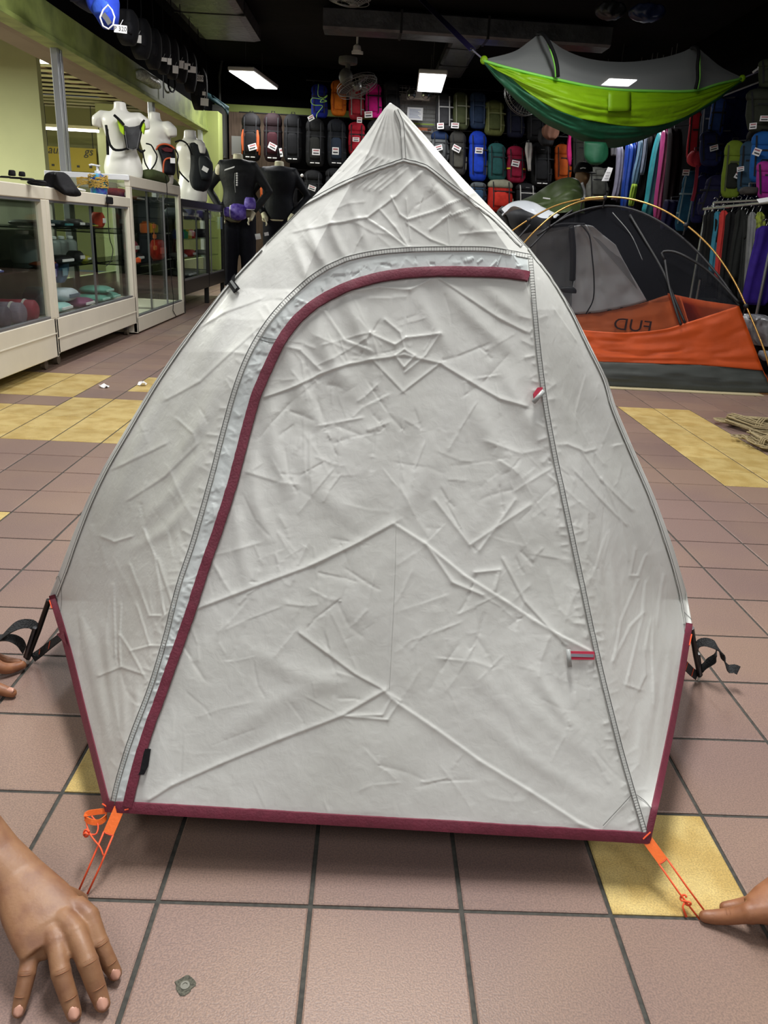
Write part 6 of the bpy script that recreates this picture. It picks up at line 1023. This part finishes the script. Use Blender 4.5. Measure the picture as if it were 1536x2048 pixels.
# right end wall
sheet([[(1478, 611, TF+.02), wp(2.28, TF+.6, .50), wp(2.26, TR, .50)], [(1526, 741, TF-.02), wp(2.46, TF+.6, .15), wp(2.44, TR, .15)], [(1552, 786, TF-.06), wp(2.55, TF+.6, .01), wp(2.50, TR, .01)]], 16, 14, .004, 5, 3).build('end_wall', org, mt, smooth=True, solid=.002)
# rear wall of the bathtub seen through the opening, mirrored print
sheet([F([(1090, 636), (1151, 629), (1212, 622), (1260, 612), (1297, 602), (1340, 589), (1352, 592)], TR), F([(1090, 668), (1151, 668), (1212, 668), (1260, 668), (1300, 668), (1340, 668), (1372, 660)], TR-.05)], 40, 14, .004, 6, 4).build('rear_wall', org2, mt, smooth=True, solid=.002)
sheet([[(1340, 589, TR), (1362, 595, TR-.4)], [(1372, 660, TR-.05), (1380, 655, TR-.6)]], 6, 8).build('rear_corner_wall', org, mt, smooth=True, solid=.002)
q = atY(1263, 651, TR-.04); t3 = text3d('FUD', .125, M('ink_brown', '3a1a14', .7), mt, tuple(q-np.array(mt.location)+np.array([0, -.03, 0])), (math.pi/2, .05, 0), 'lettering'); t3.scale = (-1.25, 1, 1); tag(t3, kind='stuff')
line([(1090, 634, TR-.01), (1151, 628, TR-.01), (1212, 621, TR-.01), (1260, 611, TR-.01), (1297, 601, TR-.01)], .006, edge, 'edge_binding', mt)
# grey solid panels (fly pieces) inside the mesh
pg = M('panel_grey', 'a3a5a8', .6, noise=.06, scale=6, bump=.3, bscale=8); pg = M('mesh_tent_panel', 'd2d4d7', .6, noise=.08, scale=6, bump=.4, bscale=9)
sheet([F([(1147, 452), (1166, 449), (1185, 452)], 5.0), F([(1147, 500), (1180, 490), (1205, 500), (1232, 490)], 5.1), F([(1148, 560), (1200, 552), (1240, 548), (1262, 548)], 5.2), F([(1135, 630), (1200, 624), (1260, 612), (1294, 602)], 5.28)], 40, 40, .01, 5, 31).build('solid_panel', pg, mt, smooth=True, solid=.002)
sheet([F([(1040, 470), (1090, 458), (1147, 452)], 4.95), F([(1040, 530), (1090, 520), (1147, 515)], 5.1), F([(1060, 640), (1100, 636), (1142, 630)], 5.25)], 26, 24, .008, 5, 33).build('side_mesh_panel', netting('mesh_dense', '7e8184', .85), mt, smooth=True)
for P in ([(1142, 452, 4.97), (1146, 500, 5.02), (1145, 560, 5.1)], ): line(P, .022, edge, 'door_zip', mt)
line([(1163, 450, 4.94), (1178, 470, 4.95), (1184, 510, 5.0), (1188, 560, 5.08), (1186, 600, 5.15), (1172, 628, 5.2)], .005, edge, 'panel_seam', mt)
mesh = netting('mesh_dark', '2a2b30', .28)
sheet([[(1075, 470, 4.5), (1110, 445, 4.6), (1165, 425, 4.7), (1215, 413, 4.7), (1265, 420, 4.65), (1320, 445, 4.55), (1370, 480, 4.45), (1425, 535, 4.3), (1478, 611, TF+.02)], [(1070, 540, 4.35), (1130, 540, 4.35), (1200, 535, 4.35), (1290, 540, 4.3), (1370, 560, 4.25), (1430, 590, 4.15), (1478, 611, TF+.02)], [(1060, 640, TF+.02), (1150, 658, TF+.02), (1200, 663, TF+.02), (1260, 665, TF+.02), (1328, 658, TF+.02), (1371, 646, TF+.02), (1425, 629, TF+.02), (1478, 611, TF+.02)]], 50, 20, .004, 5, 41).build('mesh_wall', mesh, mt, smooth=True)
sheet([[(1075, 470, 4.5), (1165, 425, 4.7), (1265, 420, 4.65), (1370, 480, 4.45), (1478, 611, TF+.02)], [(1165, 449, 5.0), (1215, 440, 5.1), (1270, 465, 5.1), (1330, 520, 4.9), wp(2.25, 4.4, .53)], [(1294, 602, 5.28), (1310, 605, 5.28), (1340, 600, 5.28), wp(2.2, 5.3, .52), wp(2.28, 4.6, .5)]], 40, 14, .004, 5, 43).build('mesh_rear', mesh, mt, smooth=True)
for P in ([(1330, 520, 4.3), (1324, 505, 4.32), (1345, 503, 4.3), (1375, 515, 4.25), (1420, 545, 4.2), (1478, 605, 4.07)], [(1330, 520, 4.3), (1338, 570, 4.2), (1352, 620, 4.1), (1362, 650, 4.06)], [(1260, 430, 4.6), (1290, 480, 4.45), (1325, 540, 4.3), (1350, 600, 4.15), (1370, 646, 4.07)], [(1075, 470, 4.5), (1140, 430, 4.65), (1215, 412, 4.7), (1290, 428, 4.62), (1370, 480, 4.45), (1440, 555, 4.25), (1478, 611, 4.07)]): line(P, .008, edge, 'mesh_seam', mt)
for P in ([(1060, 495, 4.6), (1100, 455, 4.7), (1145, 420, 4.75)], [(1033, 480, 4.7), (1060, 450, 4.8)], [(1095, 455, 4.9), (1125, 448, 4.95), (1170, 448, 4.97)]): line(P, .007, edge, 'mesh_seam', mt)
gold = M('pole_gold', 'c89e5a', .3, .7)
PL = [[(1018, 466, 4.9), (1060, 438, 4.85), (1110, 412, 4.8), (1165, 398, 4.72), (1215, 394, 4.68), (1270, 400, 4.6), (1330, 422, 4.5), (1385, 460, 4.4), (1430, 505, 4.3), (1470, 565, 4.2), (1500, 630, 4.1), (1530, 705, 4.0), (1550, 780, 3.96)],
      [(1040, 495, 4.4), (1072, 460, 4.45), (1115, 424, 4.52), (1165, 402, 4.6), (1210, 397, 4.66)]]
for P in PL: line(P, .0056, gold, 'pole', mt, 70, 8)
for (u, v, y) in ((1165, 400, 4.62), (1210, 396, 4.66), (1372, 450, 4.42), (1492, 612, 4.12), (1058, 440, 4.84), (1102, 435, 4.52)): MB().sphere(atY(u, v, y), .016, 10, 6).build('pole_clip', edge, mt, smooth=True); MB().tube([atY(u, v, y), atY(u, v, y)-(0, -.02, .06)], .005, 5).build('clip_strap', edge, mt)
line([(1225, 425, 4.6), (1262, 470, 4.5), (1285, 520, 4.4)], .003, rail, 'tension_cord', mt)
hang([(1122, 1146, 573), (1118, 1152, 578), (1126, 1152, 586)], 4.6, .1, n=18).build('gear_loft_disc', edge, mt, smooth=True)
# pale cloth thrown over the left hoop
p = thing('pale_cloth', 'pale grey cloth draped over the left end of the mesh tent', 'cloth', tuple(atY(1040, 430, 5.2)))
sheet([[(1000, 420, 5.5), (1025, 404, 5.5), (1060, 402, 5.5), (1090, 416, 5.5), (1118, 430, 5.4)], [(1005, 432, 5.2), (1030, 420, 5.15), (1060, 418, 5.1), (1085, 428, 5.1), (1112, 436, 5.1)], [(1010, 425, 5.05), (1028, 412, 5.0), (1058, 424, 4.95), (1084, 436, 4.95), (1105, 436, 4.95)]], 30, 14, .02, 5, 51).build('cloth', M('pale_cloth', 'c3c8cf', .5, bump=.4, bscale=10), p, smooth=True, solid=.003)
# black mesh pocket left of it
p = thing('mesh_sack', 'black mesh sack standing between the silver tent and the mesh tent', 'bag', tuple(atY(1030, 480, 5.0))); hang([(1004, 1060, 414), (994, 1090, 425), (998, 1100, 445), (1010, 1110, 470), (1030, 1110, 500), (1040, 1100, 560), (1050, 1100, 620)], 5.75, .3, folds=6, famp=.1, n=36).build('body', M('sack_grey', '2f3136', .6, bump=.3, bscale=9), p, smooth=True); line([(1000, 420, 5.3), (1012, 435, 5.3), (1016, 450, 5.3), (1030, 470, 5.3)], .012, edge, 'rim_cord', p)
# dark green tarp hung behind
p = thing('green_tarp', 'olive green tarp pitched over something behind the mesh tent', 'tarp', tuple(atY(1120, 420, 6.6))); tp = M('tarp_green', '4c5b36', .5, noise=.1, scale=6, bump=.3, bscale=7)
sheet([[(1040, 402, 6.6), (1070, 388, 6.6), (1100, 368, 6.6), (1128, 356, 6.55), (1146, 356, 6.5), (1160, 364, 6.5), (1166, 382, 6.6)], [(1046, 412, 6.3), (1080, 405, 6.3), (1110, 395, 6.25), (1130, 385, 6.2), (1146, 384, 6.2), (1160, 390, 6.3), (1168, 402, 6.4)], [(1052, 430, 6.2), (1090, 428, 6.2), (1120, 426, 6.1), (1140, 424, 6.1), (1150, 424, 6.15), (1162, 426, 6.2), (1170, 428, 6.3)]], 40, 26, .02, 5, 61).build('sheet', tp, p, smooth=True, solid=.004)
MB().tube([atY(1130, 366, 6.75), (atY(1130, 366, 6.75)[0], 6.75, 0)], .02, 8).build('support_post', BLACK, p); MB().tube([atY(1086, 396, 6.2), atY(1100, 398, 6.2)], .006, 6).build('white_toggle', WHITE_TAG, p)
line([(1164, 366, 6.45), (1169, 384, 6.5), (1168, 400, 6.4)], .012, WHITE_TAG, 'light_edge', p)
# ================================================================ ROPE HANKS
ropem = M('rope_tan', 'b09f78', .8, noise=.4, scale=200, bump=.5, bscale=400)
def hank(lab, c0, c1, loops, seed):
    r = np.random.RandomState(seed); A_, B_ = np.array(c0), np.array(c1); p = thing('rope_hank', lab, 'rope', ((A_+B_)/2)); d = B_-A_; L = np.linalg.norm(d); d /= L; n_ = np.array([-d[1], d[0], 0]); pts = []
    for k in range(loops):
        w_ = r.uniform(.015, .07); o = r.uniform(-.05, .05); z = r.uniform(.006, .05)
        for t in np.linspace(0, 2*math.pi, 16)[:-1]: pts.append((A_+B_)/2+d*L/2*math.cos(t)*r.uniform(.88, 1.0)+n_*(o+w_*math.sin(t)+r.normal(0, .006))+np.array([0, 0, z+.008*math.sin(2*t)+.006]))
    MB().tube(pts, .0038, 6).build('rope', ropem, p, smooth=True); m = (A_+B_)/2+d*L*.12
    MB().tube([m+d*.006*k/4+n_*.06*math.cos(k*.8)+np.array([0, 0, .035+.034*math.sin(k*.8)]) for k in range(26)], .0038, 6).build('wrap', ropem, p, smooth=True)
    for k in range(3):
        q = A_+n_*r.uniform(-.03, .03); MB().tube([q+np.array([.05*math.cos(t)*(1+k*.3), .035*math.sin(t), .006+.02*abs(math.sin(t/2))]) for t in np.linspace(0, 2*math.pi, 20)[:-1]], .0038, 6, closed=True).build('loose_loop', ropem, p, smooth=True)
    return p
hank('long flattened rope hank at the back of the pile on the tiles', atZ(1452, 850, 0), atZ(1556, 872, 0), 20, 3); hank('looped rope hank in front, resting on the yellow tiles', atZ(1492, 884, 0), atZ(1560, 908, 0), 16, 5)
# bits of litter
for k, (u, v) in enumerate(((208, 775), (284, 771))):
    q = atZ(u, v, 0); p = thing('paper_scrap', ['crumpled white paper scrap on the mauve tiles left of the tent', 'small white scrap touching the hidden yellow tile'][k], 'litter', q); P3 = np.array([[q+np.array([i*.014-.02, j*.014-.02, abs(RNG.normal(.006, .006))+.001]) for i in range(4)] for j in range(4)]); MB().grid(P3).build('scrap', WHITE_TAG, p, solid=.0008)
# ================================================================ PEOPLE: hands holding the tent
def skinmat(name, c, c2):
    m = bpy.data.materials.new(name); m.use_nodes = True; nt = m.node_tree; b = nt.nodes['Principled BSDF']; b.inputs['Roughness'].default_value = .5; b.inputs['Subsurface Weight'].default_value = .12; b.inputs['Subsurface Radius'].default_value = (.008, .004, .002); b.inputs['Subsurface Scale'].default_value = .6
    g = nt.nodes.new('ShaderNodeNewGeometry'); n = nt.nodes.new('ShaderNodeTexNoise'); n.inputs['Scale'].default_value = 45; n.inputs['Detail'].default_value = 5; nt.links.new(g.outputs['Position'], n.inputs[0]); r = nt.nodes.new('ShaderNodeValToRGB'); nt.links.new(n.outputs[0], r.inputs[0])
    r.color_ramp.elements[0].color = (*lin(c2), 1); r.color_ramp.elements[1].color = (*lin(c), 1); r.color_ramp.elements[0].position = .3; r.color_ramp.elements[1].position = .62; nt.links.new(r.outputs[0], b.inputs['Base Color'])
    n2 = nt.nodes.new('ShaderNodeTexNoise'); n2.inputs['Scale'].default_value = 300; n2.inputs['Detail'].default_value = 3; nt.links.new(g.outputs['Position'], n2.inputs[0]); bp = nt.nodes.new('ShaderNodeBump'); bp.inputs['Strength'].default_value = .22; bp.inputs['Distance'].default_value = .001; nt.links.new(n2.outputs[0], bp.inputs['Height']); nt.links.new(bp.outputs[0], b.inputs['Normal']); return m
SK = skinmat('skin_brown', '8f6849', '7a523a'); SK2 = skinmat('skin_brown_b', '946343', '7a4c31'); NAIL = M('nail_pink', 'c0907c', .35, spec=.5)
def finger(mb, P, rr):
    Q = resample(np.c_[np.array(P), np.array(rr)], 22); mb.tube([q[:3] for q in Q], [float(q[3]) for q in Q], 14); mb.sphere(Q[-1][:3], float(Q[-1][3]), 14, 8)
def nail(par, tip, dirv, up, r):
    t = np.array(dirv, float); t /= np.linalg.norm(t); up = np.array(up, float); up = up-t*(up@t); up /= np.linalg.norm(up); s = np.cross(t, up); rows = []
    for i in range(7):
        x = (i/6-.5); w_ = .66*math.sqrt(max(.08, 1-(2*x)**4)); rows.append([tip+t*(x*r*1.5-r*.35)+s*r*w_*k+up*(r*(1.05-.40*k*k)-abs(x)*.0*r) for k in np.linspace(-1, 1, 7)])
    MB().grid(np.array(rows)).build('fingernail', NAIL, par, smooth=True, solid=.0009)
def Z(u, v, z): return atZ(u, v, z)
# --- left foreground: right hand pressed palm-down, forearm from the left edge
p = thing('person', 'bare forearm and palm-down hand at the lower left, thumb and fingers holding the guy cord', 'person', tuple(Z(60, 1900, 0)))
mb = MB(); wr = Z(52, 1768, .074); el = Z(-190, 1500, .17)
Q = [el, Z(-90, 1610, .135), Z(0, 1706, .098), wr]
R = []
for i, (q, a, b) in enumerate(zip([el]+[Z(-120, 1585, .15), Z(-62, 1655, .120), Z(-8, 1712, .094), Z(38, 1758, .076), Z(72, 1808, .066), Z(100, 1852, .058), Z(112, 1882, .050)], (.041, .039, .035, .031, .0315, .040, .043, .040), (.035, .033, .028, .0235, .021, .020, .0175, .013))):
    R.append((q, a, b))
C_ = [r[0] for r in R]; RR = []
for i, (q, a, b) in enumerate(R):
    t = C_[min(i+1, len(C_)-1)]-C_[max(i-1, 0)]; t /= np.linalg.norm(t); s = -np.cross(t, [0, 0, 1])
    if i >= 5: s = (Z(172, 1822, .05)-Z(60, 1892, .045))
    s = s-t*(s@t)*(0 if i >= 5 else 1); s /= np.linalg.norm(s); up = np.cross(s, t); up /= np.linalg.norm(up); RR.append([q+s*a*math.copysign(abs(math.cos(k))**.85, math.cos(k))+up*b*math.sin(k) for k in [2*math.pi*j/24 for j in range(24)]])
mb.rings(RR)
FG = [([Z(150, 1815, .060), Z(176, 1834, .058), Z(199, 1888, .040), Z(218, 1926, .022), Z(230, 1947, .0105)], [.0150, .0125, .0108, .0098, .0084]),
      ([Z(125, 1838, .062), Z(150, 1866, .060), Z(176, 1926, .046), Z(193, 1975, .024), Z(205, 2008, .0105)], [.0150, .0130, .0118, .0106, .0090]),
      ([Z(95, 1852, .058), Z(112, 1884, .056), Z(122, 1945, .042), Z(138, 1996, .022), Z(148, 2028, .0100)], [.0150, .0122, .0110, .0100, .0086]),
      ([Z(62, 1862, .050), Z(62, 1893, .046), Z(54, 1948, .034), Z(44, 1992, .020), Z(37, 2022, .0095)], [.0145, .0112, .0098, .0088, .0075])]
for P, rr in FG: finger(mb, P, rr); mb.sphere(P[1]+np.array([0, 0, -.001]), rr[1]*1.12, 14, 8); mb.sphere(P[2]+np.array([0, 0, .0006]), rr[2]*1.07, 14, 8); mb.sphere(P[3], rr[3]*1.03, 12, 8)
mb.sphere(Z(66, 1880, .047), .0165, 14, 8); mb.sphere(Z(80, 1872, .05), .017, 14, 8)
finger(mb, [Z(92, 1790, .058), Z(128, 1796, .040), Z(150, 1800, .022), Z(160, 1802, .0125)], [.017, .015, .0125, .0105])  # thumb under the palm
for k in range(3):  # webs between the fingers
    a, b = FG[k][0][1], FG[k+1][0][1]; mb.sphere((a+b)/2-np.array([0, 0, .007]), .0125, 12, 8)
body = remesh(mb, 'hand_and_forearm', SK, p, .0021, 5, .45)
for P, rr in FG:
    t = P[-1]-P[-2]; nail(body, P[-1]+t/np.linalg.norm(t)*rr[-1]*.15, t, CAM-P[-1], rr[-1]*1.02)
# tendons and knuckle creases
cre = M('skin_crease', '855636', .6)
for P, rr in FG:
    for j, nn in ((2, 2), (3, 1)):
        t = P[j+1]-P[j-1]; t /= np.linalg.norm(t); s = np.cross(t, [0, 0, 1]); s /= np.linalg.norm(s); up = np.cross(s, t)
        for m in range(nn):
            o = (m-.5*(nn-1))*.0042; r0 = rr[j]*1.03; MB().tube([P[j]+t*(o+.0008*math.cos(a*2))+s*r0*math.sin(a)+up*r0*math.cos(a) for a in np.linspace(-.75, .75, 9)], [.0001, .00035, .0005, .00055, .0006, .00055, .0005, .00035, .0001], 5).build('knuckle_crease', cre, body, smooth=True)
# --- left middle: fingertips pinching the pole end
p = thing('person', 'fingertips of a hand at the left edge pinching the black pole end', 'person', tuple(Z(0, 1350, 0))); mb = MB()
F1 = ([Z(-70, 1290, .05), Z(-25, 1318, .036), Z(-2, 1334, .022), Z(20, 1337, .014), Z(44, 1330, .0125)], [.016, .0135, .0118, .0105, .0085])
F2 = ([Z(-80, 1330, .045), Z(-40, 1355, .032), Z(-12, 1374, .020), Z(10, 1382, .0125), Z(24, 1386, .010)], [.015, .013, .0115, .0102, .0088])
F3 = ([Z(-70, 1290, .05), Z(-20, 1310, .030), Z(10, 1320, .014), Z(38, 1324, .009)], [.014, .011, .0085, .0065])
for P, rr in (F1, F2, F3): finger(mb, P, rr)
mb.tube([Z(-260, 1240, .09), Z(-170, 1270, .07), Z(-110, 1296, .055), Z(-70, 1310, .048)], [.035, .030, .040, .030], 18)
for dv in (70, 110): finger(mb, [Z(-80, 1330, .045), Z(-60, 1350+dv*.3, .03), Z(-45, 1370+dv*.5, .011)], [.015, .012, .010])
body = remesh(mb, 'hand_and_forearm', SK2, p, .0022, 4, .45); nail(body, F2[0][-1]+.002, F2[0][-1]-F2[0][-2], CAM-F2[0][-1], .0088)
# --- right foreground: index finger pressing the guy cord
p = thing('person', 'hand at the lower right edge pressing the orange cord with its index finger', 'person', tuple(Z(1500, 1840, 0))); mb = MB()
G1 = ([Z(1540, 1822, .042), Z(1500, 1826, .034), Z(1462, 1832, .020), Z(1432, 1834, .012), Z(1410, 1833, .0088)], [.0170, .0128, .0108, .0096, .0082])
G2 = ([Z(1560, 1800, .040), Z(1510, 1806, .026), Z(1478, 1812, .014), Z(1450, 1815, .0085)], [.0150, .0112, .0096, .0078])
G3 = ([Z(1590, 1845, .04), Z(1566, 1856, .026), Z(1552, 1862, .012)], [.013, .011, .0088])
for P, rr in (G1, G2): finger(mb, P, rr); mb.sphere(P[1], rr[1]*1.1, 12, 8)
finger(mb, *G3)
finger(mb, [Z(1610, 1860, .05), Z(1590, 1890, .03), Z(1580, 1910, .012)], [.014, .012, .009]); finger(mb, [Z(1640, 1850, .05), Z(1630, 1890, .03), Z(1625, 1915, .012)], [.013, .011, .009])
RR = []
for q, a, b in ((Z(1510, 1822, .036), .020, .014), (Z(1550, 1815, .045), .034, .019), (Z(1600, 1795, .058), .042, .022), (Z(1660, 1760, .075), .038, .023), (Z(1720, 1720, .095), .031, .024), (Z(1850, 1640, .14), .038, .032)):
    t = np.array([.9, .35, .3]); t /= np.linalg.norm(t); s = np.cross(t, [0, 0, 1]); s /= np.linalg.norm(s); up = np.cross(s, t); RR.append([q+s*a*math.cos(k)+up*b*math.sin(k) for k in [2*math.pi*j/22 for j in range(22)]])
mb.rings(RR); body = remesh(mb, 'hand_and_forearm', SK2, p, .0021, 5, .45)
for P, rr, j in ((G1[0], G1[1], 2), (G2[0], G2[1], 1)):
    t = P[j+1]-P[j-1]; t /= np.linalg.norm(t); s = np.cross(t, [0, 0, 1]); s /= np.linalg.norm(s); up = np.cross(s, t)
    for m in range(2): MB().tube([P[j]+t*(m-.5)*.0045+s*rr[j]*1.02*math.sin(a)+up*rr[j]*1.02*math.cos(a) for a in np.linspace(-.7, .7, 9)], [.0001, .0003, .0004, .0005, .0005, .0005, .0004, .0003, .0001], 5).build('knuckle_crease', cre, body, smooth=True)
